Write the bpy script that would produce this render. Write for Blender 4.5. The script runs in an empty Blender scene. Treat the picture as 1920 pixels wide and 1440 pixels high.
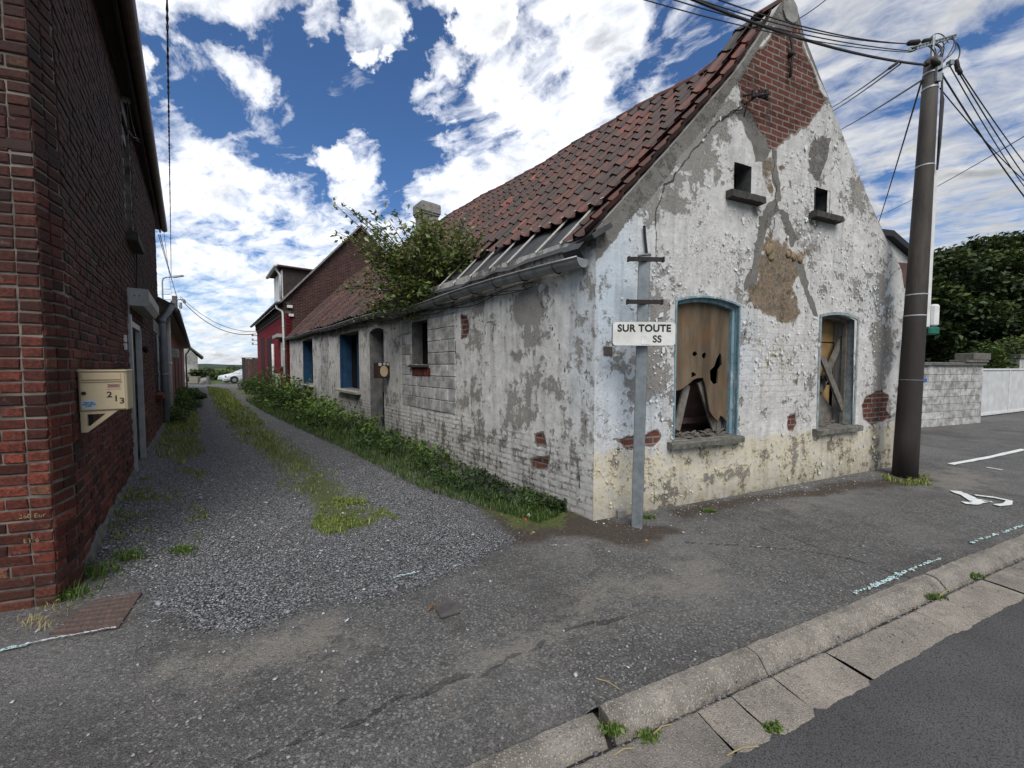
import bpy, math, random
import numpy as np
from mathutils import Vector
from mathutils.geometry import tessellate_polygon
random.seed(7)
RNG = np.random.default_rng(11)
scene = bpy.context.scene
COL = scene.collection
# ------------------------------------------------------------------ camera, world, sun, exposure
FPX = 721.0
PITCH = math.atan(32 / FPX)
EYE = 1.6
cam_d = bpy.data.cameras.new('camera')
cam_d.sensor_width = 36.0
cam_d.lens = 36.0 * FPX / 1920.0
cam_d.clip_start = 0.05
cam_d.clip_end = 6000
cam = bpy.data.objects.new('camera', cam_d)
cam.location = (0, 0, EYE)
cam.rotation_euler = (math.pi / 2 - PITCH, 0, 0)
COL.objects.link(cam)
scene.camera = cam
scene.view_settings.view_transform = 'Standard'
scene.view_settings.look = 'None'
scene.view_settings.exposure = 0.78
scene.view_settings.gamma = 1.0
scene.cycles.max_bounces = 6

SUN_AZ, SUN_EL = math.radians(176), math.radians(50)   # azimuth clockwise from +Y
sd_ = bpy.data.lights.new('sun', 'SUN')
sd_.energy = 2.0
sd_.angle = math.radians(38)
sd_.color = (1.0, 0.95, 0.88)
sun = bpy.data.objects.new('sun', sd_)
_dir = Vector((math.sin(SUN_AZ) * math.cos(SUN_EL), math.cos(SUN_AZ) * math.cos(SUN_EL), math.sin(SUN_EL)))
sun.rotation_euler = _dir.to_track_quat('Z', 'Y').to_euler()
sun.location = (4, -6, 12)
COL.objects.link(sun)


def ray(x, y):
    a = (x - 960) / FPX
    b = (720 - y) / FPX
    return Vector((a, math.cos(PITCH) + b * math.sin(PITCH), -math.sin(PITCH) + b * math.cos(PITCH)))


def ground_at(x, y, z=0.0):
    r = ray(x, y)
    k = (z - EYE) / r.z
    return Vector((r.x * k, r.y * k, z))


def deep(x, y, Y):
    """the point at depth Y on the sight line through a pixel"""
    r = ray(x, y)
    k = Y / r.y
    return Vector((r.x * k, Y, EYE + r.z * k))


class NT:
    """terse node-tree builder"""
    def __init__(self, tree):
        self.t = tree
        self.n = tree.nodes
        self.l = tree.links

    def node(self, typ, **kw):
        nd = self.n.new(typ)
        for k, v in kw.items():
            setattr(nd, k, v)
        return nd

    def put(self, sock, v):
        if v is None:
            return
        if isinstance(v, bpy.types.NodeSocket):
            self.l.new(v, sock)
        else:
            if sock.type in ('RGBA',) and len(v) == 3:
                v = (*v, 1)
            sock.default_value = v

    def m(self, op, a, b=None, c=None, clamp=False):
        nd = self.node('ShaderNodeMath', operation=op)
        nd.use_clamp = clamp
        for i, v in enumerate((a, b, c)):
            self.put(nd.inputs[i], v)
        return nd.outputs[0]

    def vm(self, op, a, b=None):
        nd = self.node('ShaderNodeVectorMath', operation=op)
        self.put(nd.inputs[0], a)
        self.put(nd.inputs[1], b)
        return nd.outputs['Value'] if op in ('DOT_PRODUCT', 'LENGTH') else nd.outputs[0]

    def scale(self, v, s):
        nd = self.node('ShaderNodeVectorMath', operation='MULTIPLY')
        self.put(nd.inputs[0], v)
        self.put(nd.inputs[1], s if isinstance(s, (tuple, list, bpy.types.NodeSocket)) else (s, s, s))
        return nd.outputs[0]

    def noise(self, vec, scale, detail=5, rough=0.55, dist=0.0, color=False, typ=None):
        nd = self.node('ShaderNodeTexNoise')
        if typ:
            nd.noise_type = typ
        self.put(nd.inputs['Vector'], vec)
        self.put(nd.inputs['Scale'], scale)
        self.put(nd.inputs['Detail'], detail)
        self.put(nd.inputs['Roughness'], rough)
        self.put(nd.inputs['Distortion'], dist)
        return nd.outputs[1 if color else 0]

    def vor(self, vec, scale, feature='F1', out=0, rand=1.0):
        nd = self.node('ShaderNodeTexVoronoi', feature=feature)
        self.put(nd.inputs['Vector'], vec)
        self.put(nd.inputs['Scale'], scale)
        self.put(nd.inputs['Randomness'], rand)
        return nd.outputs[out]

    def step(self, v, lo, hi, a=0.0, b=1.0, smooth=False):
        nd = self.node('ShaderNodeMapRange')
        nd.interpolation_type = 'SMOOTHSTEP' if smooth else 'LINEAR'
        self.put(nd.inputs[0], v)
        for i, q in enumerate((lo, hi, a, b)):
            self.put(nd.inputs[i + 1], q)
        return nd.outputs[0]

    def mix(self, f, a, b, mode='MIX'):
        nd = self.node('ShaderNodeMix', data_type='RGBA', blend_type=mode)
        self.put(nd.inputs[0], f)
        self.put(nd.inputs[6], a)
        self.put(nd.inputs[7], b)
        return nd.outputs[2]

    def ramp(self, f, pts):
        nd = self.node('ShaderNodeValToRGB')
        e = nd.color_ramp.elements
        while len(e) < len(pts):
            e.new(0.5)
        for q, (p, c) in zip(e, pts):
            q.position = p
            q.color = (*c, 1) if len(c) == 3 else c
        self.put(nd.inputs[0], f)
        return nd.outputs[0]

    def attr(self, name, out='Fac'):
        nd = self.node('ShaderNodeAttribute', attribute_name=name)
        return nd.outputs[out]

    def attr4(self, name):
        nd = self.node('ShaderNodeAttribute', attribute_name=name)
        s = self.node('ShaderNodeSeparateColor')
        self.l.new(nd.outputs['Color'], s.inputs[0])
        return s.outputs[0], s.outputs[1], s.outputs[2], nd.outputs['Alpha']

    def obj(self):
        return self.node('ShaderNodeTexCoord').outputs['Object']

    def pos(self):
        return self.node('ShaderNodeNewGeometry').outputs['Position']

    def sep(self, v):
        nd = self.node('ShaderNodeSeparateXYZ')
        self.put(nd.inputs[0], v)
        return nd.outputs

    def comb(self, x, y, z):
        nd = self.node('ShaderNodeCombineXYZ')
        for i, v in enumerate((x, y, z)):
            self.put(nd.inputs[i], v)
        return nd.outputs[0]

    def bump(self, h, strength=0.5, dist=0.01, normal=None):
        nd = self.node('ShaderNodeBump')
        self.put(nd.inputs['Height'], h)
        nd.inputs['Strength'].default_value = strength
        nd.inputs['Distance'].default_value = dist
        if normal is not None:
            self.l.new(normal, nd.inputs['Normal'])
        return nd.outputs[0]


def new_mat(name):
    m = bpy.data.materials.new(name)
    m.use_nodes = True
    t = NT(m.node_tree)
    t.p = m.node_tree.nodes['Principled BSDF']
    return m, t


def finish(t, color, rough=0.8, normal=None, metal=0.0, spec=0.4, **kw):
    t.put(t.p.inputs['Base Color'], color)
    t.put(t.p.inputs['Roughness'], rough)
    t.put(t.p.inputs['Metallic'], metal)
    t.put(t.p.inputs['Specular IOR Level'], spec)
    if normal is not None:
        t.l.new(normal, t.p.inputs['Normal'])
    for k, v in kw.items():
        t.put(t.p.inputs[k], v)


def simple(name, c1, c2=None, scale=8, rough=0.7, metal=0.0, bump=0.3, dist=0.003, spec=0.4, tint=0.0, detail=6, **kw):
    m, t = new_mat(name)
    c2 = c2 or tuple(x * 0.7 for x in c1)
    n = t.noise(t.obj(), scale, detail, 0.6)
    col = t.mix(t.step(n, 0.35, 0.65), c2, c1)
    if tint:
        tv = t.attr('tint')
        col = t.mix(1.0, col, t.ramp(tv, [(0, (1 - tint,) * 3), (1, (1 + tint,) * 3)]), 'MULTIPLY')
    finish(t, col, rough, t.bump(t.noise(t.obj(), scale * 5, 5, 0.6), bump, dist), metal, spec, **kw)
    return m


# ------------------------------------------------------------------ sky (world)
world = bpy.data.worlds.new('World')
scene.world = world
world.use_nodes = True
world.cycles.sampling_method = 'MANUAL'
world.cycles.sample_map_resolution = 512
wt = NT(world.node_tree)
bg = world.node_tree.nodes['Background']
sky = wt.node('ShaderNodeTexSky', sky_type='NISHITA')
sky.sun_disc = False
sky.sun_elevation = SUN_EL
sky.sun_rotation = SUN_AZ
sky.air_density = 1.0
sky.dust_density = 0.6
sky.ozone_density = 3.0
D_ = wt.node('ShaderNodeTexCoord').outputs['Generated']
dn = wt.vm('NORMALIZE', D_)
dx, dy, dz = wt.sep(dn)
zc = wt.m('MAXIMUM', dz, 0.0)
inv = wt.m('DIVIDE', 1.0, wt.m('ADD', zc, 0.17))
P = wt.comb(wt.m('MULTIPLY', dx, inv), wt.m('MULTIPLY', dy, inv), 0.0)
# streaky field: stretch along one wind direction
rot = wt.node('ShaderNodeVectorRotate', rotation_type='Z_AXIS')
rot.inputs['Angle'].default_value = math.radians(35)
wt.l.new(P, rot.inputs['Vector'])
Pr = wt.scale(rot.outputs[0], (1.0, 1.7, 1.0))
warp = wt.noise(P, 2.2, 4, 0.5, color=True)
Pw = wt.vm('ADD', Pr, wt.scale(wt.vm('SUBTRACT', warp, (0.5, 0.5, 0.5)), 0.38))
n1 = wt.noise(Pw, 1.7, 12, 0.60, 0.15)
n2 = wt.noise(wt.vm('ADD', Pw, (3.1, 7.7, 0)), 6.0, 9, 0.62, 0.3)
_w1 = wt.noise(dn, 4.0, 6, 0.6, color=True)
_w2 = wt.noise(dn, 17.0, 5, 0.65, color=True)
dw_ = wt.vm('NORMALIZE', wt.vm('ADD', wt.vm('ADD', dn, wt.scale(wt.vm('SUBTRACT', _w1, (0.5, 0.5, 0.5)), 0.24)), wt.scale(wt.vm('SUBTRACT', _w2, (0.5, 0.5, 0.5)), 0.10)))


def blob(px, py, rad_px, amount, soft=0.5):
    """a patch of the sky, given by the direction it lies in: amount added at its middle"""
    v = ray(px, py).normalized()
    v2 = ray(px + rad_px, py).normalized()
    c_edge = v.dot(v2)
    d = wt.vm('DOT_PRODUCT', dw_, tuple(v))
    return wt.step(d, c_edge - (1 - c_edge) * soft, 1.0, 0.0, amount, smooth=True)


hol = 0.0
for b in [(450, 165, 130, -.42), (600, 190, 150, -.45), (720, 225, 130, -.42), (860, 190, 110, -.36), (520, 250, 90, -.30), (655, 350, 60, -.16), (830, 60, 60, -.40),
          (985, 110, 70, -.26), (560, 330, 70, -.20), (330, 140, 80, -.34), (640, 110, 110, -.30), (760, 300, 90, -.25), (1000, 240, 80, -.16), (1290, 40, 110, -.20),
          (470, 90, 90, -.14), (1130, 300, 60, -.12), (900, 360, 60, -.12), (1700, 330, 60, -.25), (1185, 130, 60, -.30), (1060, 150, 50, -.22), (1130, 20, 45, -.2), (1800, 40, 50, -.14)]:
    hol = wt.m('ADD', hol, blob(*b))
acc = wt.m('ADD', wt.m('MAXIMUM', hol, -0.52), 0.235)
for b in [(590, 38, 44, .52), (715, 58, 78, .58), (918, 52, 52, .55), (1110, 60, 100, .34), (848, 130, 40, .42), (707, 146, 24, .50), (746, 124, 18, .44), (828, 212, 36, .40),
          (950, 165, 46, .40), (277, 118, 38, .50), (662, 300, 78, .60), (596, 275, 40, .40), (400, 40, 120, .16), (470, 110, 36, .25), (990, 320, 150, .16), (1040, 230, 80, .20), (430, 330, 120, .12)]:
    acc = wt.m('ADD', acc, blob(*b))
dens = wt.m('ADD', wt.m('ADD', wt.m('MULTIPLY', wt.m('SUBTRACT', n1, 0.5), 1.6), wt.m('MULTIPLY', wt.m('SUBTRACT', n2, 0.5), 1.35)), acc)
alpha = wt.m('POWER', wt.step(dens, -0.07, 0.42, 0, 1), 1.15)
# light and grey of the clouds: thick parts underneath go grey-blue
n3 = wt.noise(wt.vm('ADD', Pw, (9.0, 1.0, 0)), 4.2, 10, 0.62)
thick = wt.step(wt.m('ADD', dens, wt.m('MULTIPLY', wt.m('SUBTRACT', n3, 0.5), 1.6)), -0.05, 1.05, 0, 1)
glow = wt.m('ADD', blob(1020, 180, 360, 0.34, 0.8), blob(450, 300, 380, 0.34, 0.8))
low = wt.step(dz, 0.02, 0.42, 0, 1)
br = wt.m('ADD', 0.34, wt.m('ADD', wt.m('MULTIPLY', low, 0.10), glow))
br = wt.m('MULTIPLY', br, wt.step(thick, 0, 1, 1.34, 0.50))
ccol = wt.mix(thick, (1.0, 0.995, 0.985), (0.87, 0.915, 0.98))
ccol = wt.mix(1.0, ccol, wt.comb(br, br, br), 'MULTIPLY')
blue = wt.mix(1.0, sky.outputs[0], (0.040, 0.055, 0.072), 'MULTIPLY')
haze_f = wt.step(dz, 0.0, 0.24, 0.9, 0.0, smooth=True)
blue = wt.mix(haze_f, blue, (0.36, 0.44, 0.54))
wcol = wt.mix(alpha, blue, ccol)
wt.l.new(wcol, bg.inputs['Color'])
bg.inputs['Strength'].default_value = 1.0


# ------------------------------------------------------------------ number noise, polygon distance
def _hash(ix, iy, seed):
    h = (ix.astype(np.int64) * 374761393 + iy.astype(np.int64) * 668265263 + seed * 2246822519) & 0xffffffff
    h = ((h ^ (h >> 13)) * 1274126177) & 0xffffffff
    return ((h ^ (h >> 16)) & 0xffff) / 65535.0


def vnoise(x, y, seed=0):
    ix, iy = np.floor(x), np.floor(y)
    fx, fy = x - ix, y - iy
    fx = fx * fx * (3 - 2 * fx)
    fy = fy * fy * (3 - 2 * fy)
    ix = ix.astype(np.int64)
    iy = iy.astype(np.int64)
    a, b = _hash(ix, iy, seed), _hash(ix + 1, iy, seed)
    c, d = _hash(ix, iy + 1, seed), _hash(ix + 1, iy + 1, seed)
    return (a * (1 - fx) + b * fx) * (1 - fy) + (c * (1 - fx) + d * fx) * fy


def fbm(x, y, sc=1.0, octv=5, seed=0, rough=0.5):
    s, a, t = 0.0, 1.0, 0.0
    for i in range(octv):
        s = s + a * vnoise(x * sc, y * sc, seed + i * 17)
        t += a
        a *= rough
        sc *= 2.03
    return s / t - 0.5


def poly_sd(x, y, poly):
    """signed distance, negative inside"""
    n = len(poly)
    d = np.full(x.shape, 1e9)
    ins = np.zeros(x.shape, bool)
    for i in range(n):
        (x1, y1), (x2, y2) = poly[i], poly[(i + 1) % n]
        ex, ey = x2 - x1, y2 - y1
        l2 = ex * ex + ey * ey + 1e-12
        h = np.clip(((x - x1) * ex + (y - y1) * ey) / l2, 0, 1)
        d = np.minimum(d, np.hypot(x - x1 - h * ex, y - y1 - h * ey))
        c = ((y1 > y) != (y2 > y)) & (x < ex * (y - y1) / (ey if abs(ey) > 1e-12 else 1e-12) + x1)
        ins ^= c
    return np.where(ins, -d, d)


def line_d(x, y, pts):
    d = np.full(x.shape, 1e9)
    for (x1, y1), (x2, y2) in zip(pts, pts[1:]):
        ex, ey = x2 - x1, y2 - y1
        l2 = ex * ex + ey * ey + 1e-12
        h = np.clip(((x - x1) * ex + (y - y1) * ey) / l2, 0, 1)
        d = np.minimum(d, np.hypot(x - x1 - h * ex, y - y1 - h * ey))
    return d


# ------------------------------------------------------------------ meshes and objects
class MB:
    def __init__(self):
        self.v, self.f, self.mi, self.tn = [], [], [], []

    def add(self, vs, fs, mi=0, tint=0.5):
        b = len(self.v)
        self.v += [tuple(q) for q in vs]
        self.f += [tuple(b + i for i in f) for f in fs]
        self.mi += [mi] * len(fs)
        self.tn += [tint] * len(vs)

    def box8(self, P8, mi=0, tint=0.5):
        self.add(P8, [(0, 3, 2, 1), (4, 5, 6, 7), (0, 1, 5, 4), (1, 2, 6, 5), (2, 3, 7, 6), (3, 0, 4, 7)], mi, tint)

    def fbox(self, fr, s0, s1, z0, z1, o0, o1, mi=0, tint=0.5, bev=0.0):
        """box in a wall frame: along, up, outward"""
        if bev <= 0:
            P8 = [fr.w(s, z, o) for z in (z0, z1) for (s, o) in ((s0, o0), (s1, o0), (s1, o1), (s0, o1))]
            self.box8(P8, mi, tint)
            return
        b = bev
        vs, fs = [], []
        lv = [(z0, b), (z0 + b, 0), (z1 - b, 0), (z1, b)]
        for z, i in lv:
            r = []
            for (s, o, ds, do) in ((s0, o0, 1, 1), (s1, o0, -1, 1), (s1, o1, -1, -1), (s0, o1, 1, -1)):
                if i:
                    r.append((s + ds * b, o + do * b))
                    r.append((s + ds * b, o + do * b))
                else:
                    r.append((s + ds * b, o) if ds * do < 0 else (s, o + do * b))
                    r.append((s, o + do * b) if ds * do < 0 else (s + ds * b, o))
            vs += [fr.w(s, z, o) for s, o in r]
        for k in range(3):
            for j in range(8):
                a, c = k * 8 + j, k * 8 + (j + 1) % 8
                fs.append((a, c, c + 8, a + 8))
        fs.append(tuple(reversed(range(8))))
        fs.append(tuple(range(24, 32)))
        self.add(vs, fs, mi, tint)

    def tube(self, pts, r, n=8, mi=0, tint=0.5, caps=True, r2=None):
        pts = [Vector(p) for p in pts]
        m = len(pts)
        vs, fs = [], []
        up0 = None
        for i, p in enumerate(pts):
            d = (pts[min(i + 1, m - 1)] - pts[max(i - 1, 0)]).normalized()
            up = Vector((0, 0, 1)) if abs(d.z) < 0.95 else Vector((1, 0, 0))
            if up0 is not None:
                up = up0
            x = d.cross(up)
            if x.length < 1e-4:
                x = d.cross(Vector((0.3, 1, 0.1)))
            x.normalize()
            yv = x.cross(d).normalized()
            up0 = yv
            rr = r if r2 is None else r + (r2 - r) * i / max(1, m - 1)
            if isinstance(r, (list, tuple)):
                rr = r[i]
            for k in range(n):
                a = 2 * math.pi * k / n
                vs.append(p + x * (rr * math.cos(a)) + yv * (rr * math.sin(a)))
        for i in range(m - 1):
            for k in range(n):
                a, b = i * n + k, i * n + (k + 1) % n
                fs.append((a, b, b + n, a + n))
        if caps:
            fs.append(tuple(range(n - 1, -1, -1)))
            fs.append(tuple((m - 1) * n + k for k in range(n)))
        self.add(vs, fs, mi, tint)

    def bar(self, p, q, w, h, mi=0, tint=0.5, up=(0, 0, 1)):
        p, q = Vector(p), Vector(q)
        d = (q - p).normalized()
        up = Vector(up)
        if abs(d.dot(up)) > 0.98:
            up = Vector((1, 0, 0))
        x = d.cross(up).normalized()
        yv = x.cross(d).normalized()
        P8 = []
        for c in (p, q):
            for sx, sy in ((-1, -1), (1, -1), (1, 1), (-1, 1)):
                P8.append(c + x * (sx * w / 2) + yv * (sy * h / 2))
        self.box8(P8, mi, tint)

    def prism(self, fr, poly, o0, o1, mi=0, tint=0.5, holes=()):
        """polygon in frame coordinates (s,z) given thickness o0..o1"""
        loops = [list(poly)] + [list(h) for h in holes]
        flat = [q for lp in loops for q in lp]
        tri = tessellate_polygon([[Vector((q[0], q[1], 0)) for q in lp] for lp in loops])
        n = len(flat)
        vs = [fr.w(s, z, o1) for s, z in flat] + [fr.w(s, z, o0) for s, z in flat]
        fs = []
        for t_ in tri:
            fs.append(tuple(t_))
            fs.append(tuple(i + n for i in reversed(t_)))
        b = 0
        for lp in loops:
            k = len(lp)
            for i in range(k):
                j = (i + 1) % k
                fs.append((b + i, b + j, b + j + n, b + i + n))
            b += k
        self.add(vs, fs, mi, tint)


def link(o, parent=None, **props):
    COL.objects.link(o)
    if parent is not None:
        o.parent = parent
        o.matrix_parent_inverse = parent_inv(parent)
    for k, v in props.items():
        o[k] = v
    return o


def parent_inv(p):
    from mathutils import Matrix
    return Matrix.Translation(p.location).inverted() if p.type == 'EMPTY' else Matrix.Identity(4)


def ob(name, mb, mats, parent=None, smooth=False, **props):
    me = bpy.data.meshes.new(name)
    me.from_pydata(mb.v, [], mb.f)
    mats = mats if isinstance(mats, (list, tuple)) else [mats]
    for m in mats:
        me.materials.append(m)
    if len(mats) > 1:
        me.polygons.foreach_set('material_index', mb.mi)
    at = me.attributes.new('tint', 'FLOAT', 'POINT')
    at.data.foreach_set('value', mb.tn)
    if smooth:
        me.polygons.foreach_set('use_smooth', [True] * len(me.polygons))
    me.update()
    return link(bpy.data.objects.new(name, me), parent, **props)


def empty(name, loc, label, category, group=None):
    o = bpy.data.objects.new(name, None)
    o.location = loc
    o.empty_display_size = 0.2
    COL.objects.link(o)
    o['label'] = label
    o['category'] = category
    if group:
        o['group'] = group
    return o


def np_obj(name, V, F, mats, parent=None, smooth=False, attrs=None, tint=None, mi=None, **props):
    """V (n,3), F (m,k) index array"""
    me = bpy.data.meshes.new(name)
    V = np.asarray(V, np.float32)
    F = np.asarray(F, np.int32)
    m, k = F.shape
    me.vertices.add(len(V))
    me.vertices.foreach_set('co', V.ravel())
    me.loops.add(m * k)
    me.loops.foreach_set('vertex_index', F.ravel())
    me.polygons.add(m)
    me.polygons.foreach_set('loop_start', np.arange(0, m * k, k, dtype=np.int32))
    for q in (mats if isinstance(mats, (list, tuple)) else [mats]):
        me.materials.append(q)
    if mi is not None:
        me.polygons.foreach_set('material_index', np.asarray(mi, np.int32))
    if smooth:
        me.polygons.foreach_set('use_smooth', np.ones(m, bool))
    if tint is not None:
        a = me.attributes.new('tint', 'FLOAT', 'POINT')
        a.data.foreach_set('value', np.asarray(tint, np.float32))
    for nm, arr in (attrs or {}).items():
        arr = np.asarray(arr, np.float32)
        if arr.ndim == 1:
            a = me.attributes.new(nm, 'FLOAT', 'POINT')
            a.data.foreach_set('value', arr)
        elif arr.shape[1] == 4:
            a = me.attributes.new(nm, 'FLOAT_COLOR', 'POINT')
            a.data.foreach_set('color', arr.ravel())
        else:
            a = me.attributes.new(nm, 'FLOAT_VECTOR', 'POINT')
            a.data.foreach_set('vector', arr.ravel())
    me.update(calc_edges=True)
    return link(bpy.data.objects.new(name, me), parent, **props)


class Frame:
    """a vertical wall plane: origin on the ground, direction along, outward normal"""
    def __init__(self, O, d, out):
        self.O = Vector((O[0], O[1], 0))
        self.d = Vector((d[0], d[1], 0)).normalized()
        n = Vector((self.d.y, -self.d.x, 0))
        self.n = n if n.dot(Vector((out[0], out[1], 0))) > 0 else -n

    def w(self, s, z, o=0.0):
        p = self.O + self.d * s + self.n * o
        return (p.x, p.y, z)

    def wn(self, s, z, o=0.0):
        s, z = np.asarray(s, float), np.asarray(z, float)
        o = np.broadcast_to(np.asarray(o, float), s.shape)
        return np.stack([self.O.x + self.d.x * s + self.n.x * o, self.O.y + self.d.y * s + self.n.y * o, z], -1)

    def px(self, x, y, off=0.0):
        r = ray(x, y)
        O = self.O + self.n * off
        k = O.dot(self.n) / (r.x * self.n.x + r.y * self.n.y)
        p = Vector((r.x * k, r.y * k, EYE + r.z * k))
        return ((p - O).dot(self.d), p.z)

    def poly(self, pts, off=0.0):
        return [self.px(x, y, off) for x, y in pts]

    def shift(self, s=0.0, o=0.0):
        f = Frame(self.O + self.d * s + self.n * o, self.d, self.n)
        return f


def vp_dir(x):
    r = ray(x, 688)
    return Vector((r.x, r.y, 0)).normalized()


U = vp_dir(2700)                 # along the street
AD = vp_dir(389)                 # along the alley
A = ground_at(1112, 977)         # near corner of the cottage
GA = Frame(A, U, (0, -1))        # gable wall
SD = Frame(A, AD, (-1, -0.5))    # side wall on the alley
KC = -1.455


def street(s, v, z=0.0):
    """s along the street from the corner, v back from the kerb line"""
    p = Vector((A.x, A.y, 0)) + U * s
    cur = KC - (p.x * U.y - p.y * U.x)
    nb = Vector((-U.y, U.x, 0))
    p = p + nb * (v - cur)
    return Vector((p.x, p.y, z))


V_GABLE = KC - (A.x * U.y - A.y * U.x)


def text_obj(name, s, size, origin, xdir, ydir, mat, parent, depth=0.001, align='CENTER', bold=0.0):
    cu = bpy.data.curves.new(name, 'FONT')
    cu.body = s
    cu.size = size
    cu.extrude = depth
    cu.offset = bold
    cu.space_character = 1.06 if len(s) > 3 else 1.05
    cu.align_x = align
    cu.align_y = 'CENTER'
    tmp = bpy.data.objects.new(name, cu)
    COL.objects.link(tmp)
    dg = bpy.context.evaluated_depsgraph_get()
    me = bpy.data.meshes.new_from_object(tmp.evaluated_get(dg))
    bpy.data.objects.remove(tmp)
    xd, yd = Vector(xdir).normalized(), Vector(ydir).normalized()
    zd = xd.cross(yd)
    for v in me.vertices:
        c = v.co.copy()
        v.co = Vector(origin) + xd * c.x + yd * c.y + zd * c.z
    me.materials.clear()
    me.materials.append(mat)
    return link(bpy.data.objects.new(name, me), parent)
# ------------------------------------------------------------------ materials
def brick_colors(t, sz, tone=((0.10, 0.022, 0.016), (0.19, 0.045, 0.030)), mortar=(0.27, 0.25, 0.22), w=0.225, h=0.075, ms=0.011, scale=1.0, wob_amt=0.012):
    nd = t.node('ShaderNodeTexBrick')
    nd.offset = 0.5
    nd.inputs['Scale'].default_value = scale
    nd.inputs['Brick Width'].default_value = w
    nd.inputs['Row Height'].default_value = h
    nd.inputs['Mortar Size'].default_value = ms
    nd.inputs['Mortar Smooth'].default_value = 0.25
    nd.inputs['Bias'].default_value = 0.0
    nd.inputs['Color1'].default_value = (*tone[0], 1)
    nd.inputs['Color2'].default_value = (*tone[1], 1)
    nd.inputs['Mortar'].default_value = (*mortar, 1)
    wob = t.noise(sz, 9, 3, 0.5, color=True)
    v = t.vm('ADD', sz, t.scale(t.vm('SUBTRACT', wob, (0.5, 0.5, 0.5)), wob_amt))
    t.l.new(v, nd.inputs['Vector'])
    return nd.outputs['Color'], nd.outputs['Fac']


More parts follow.
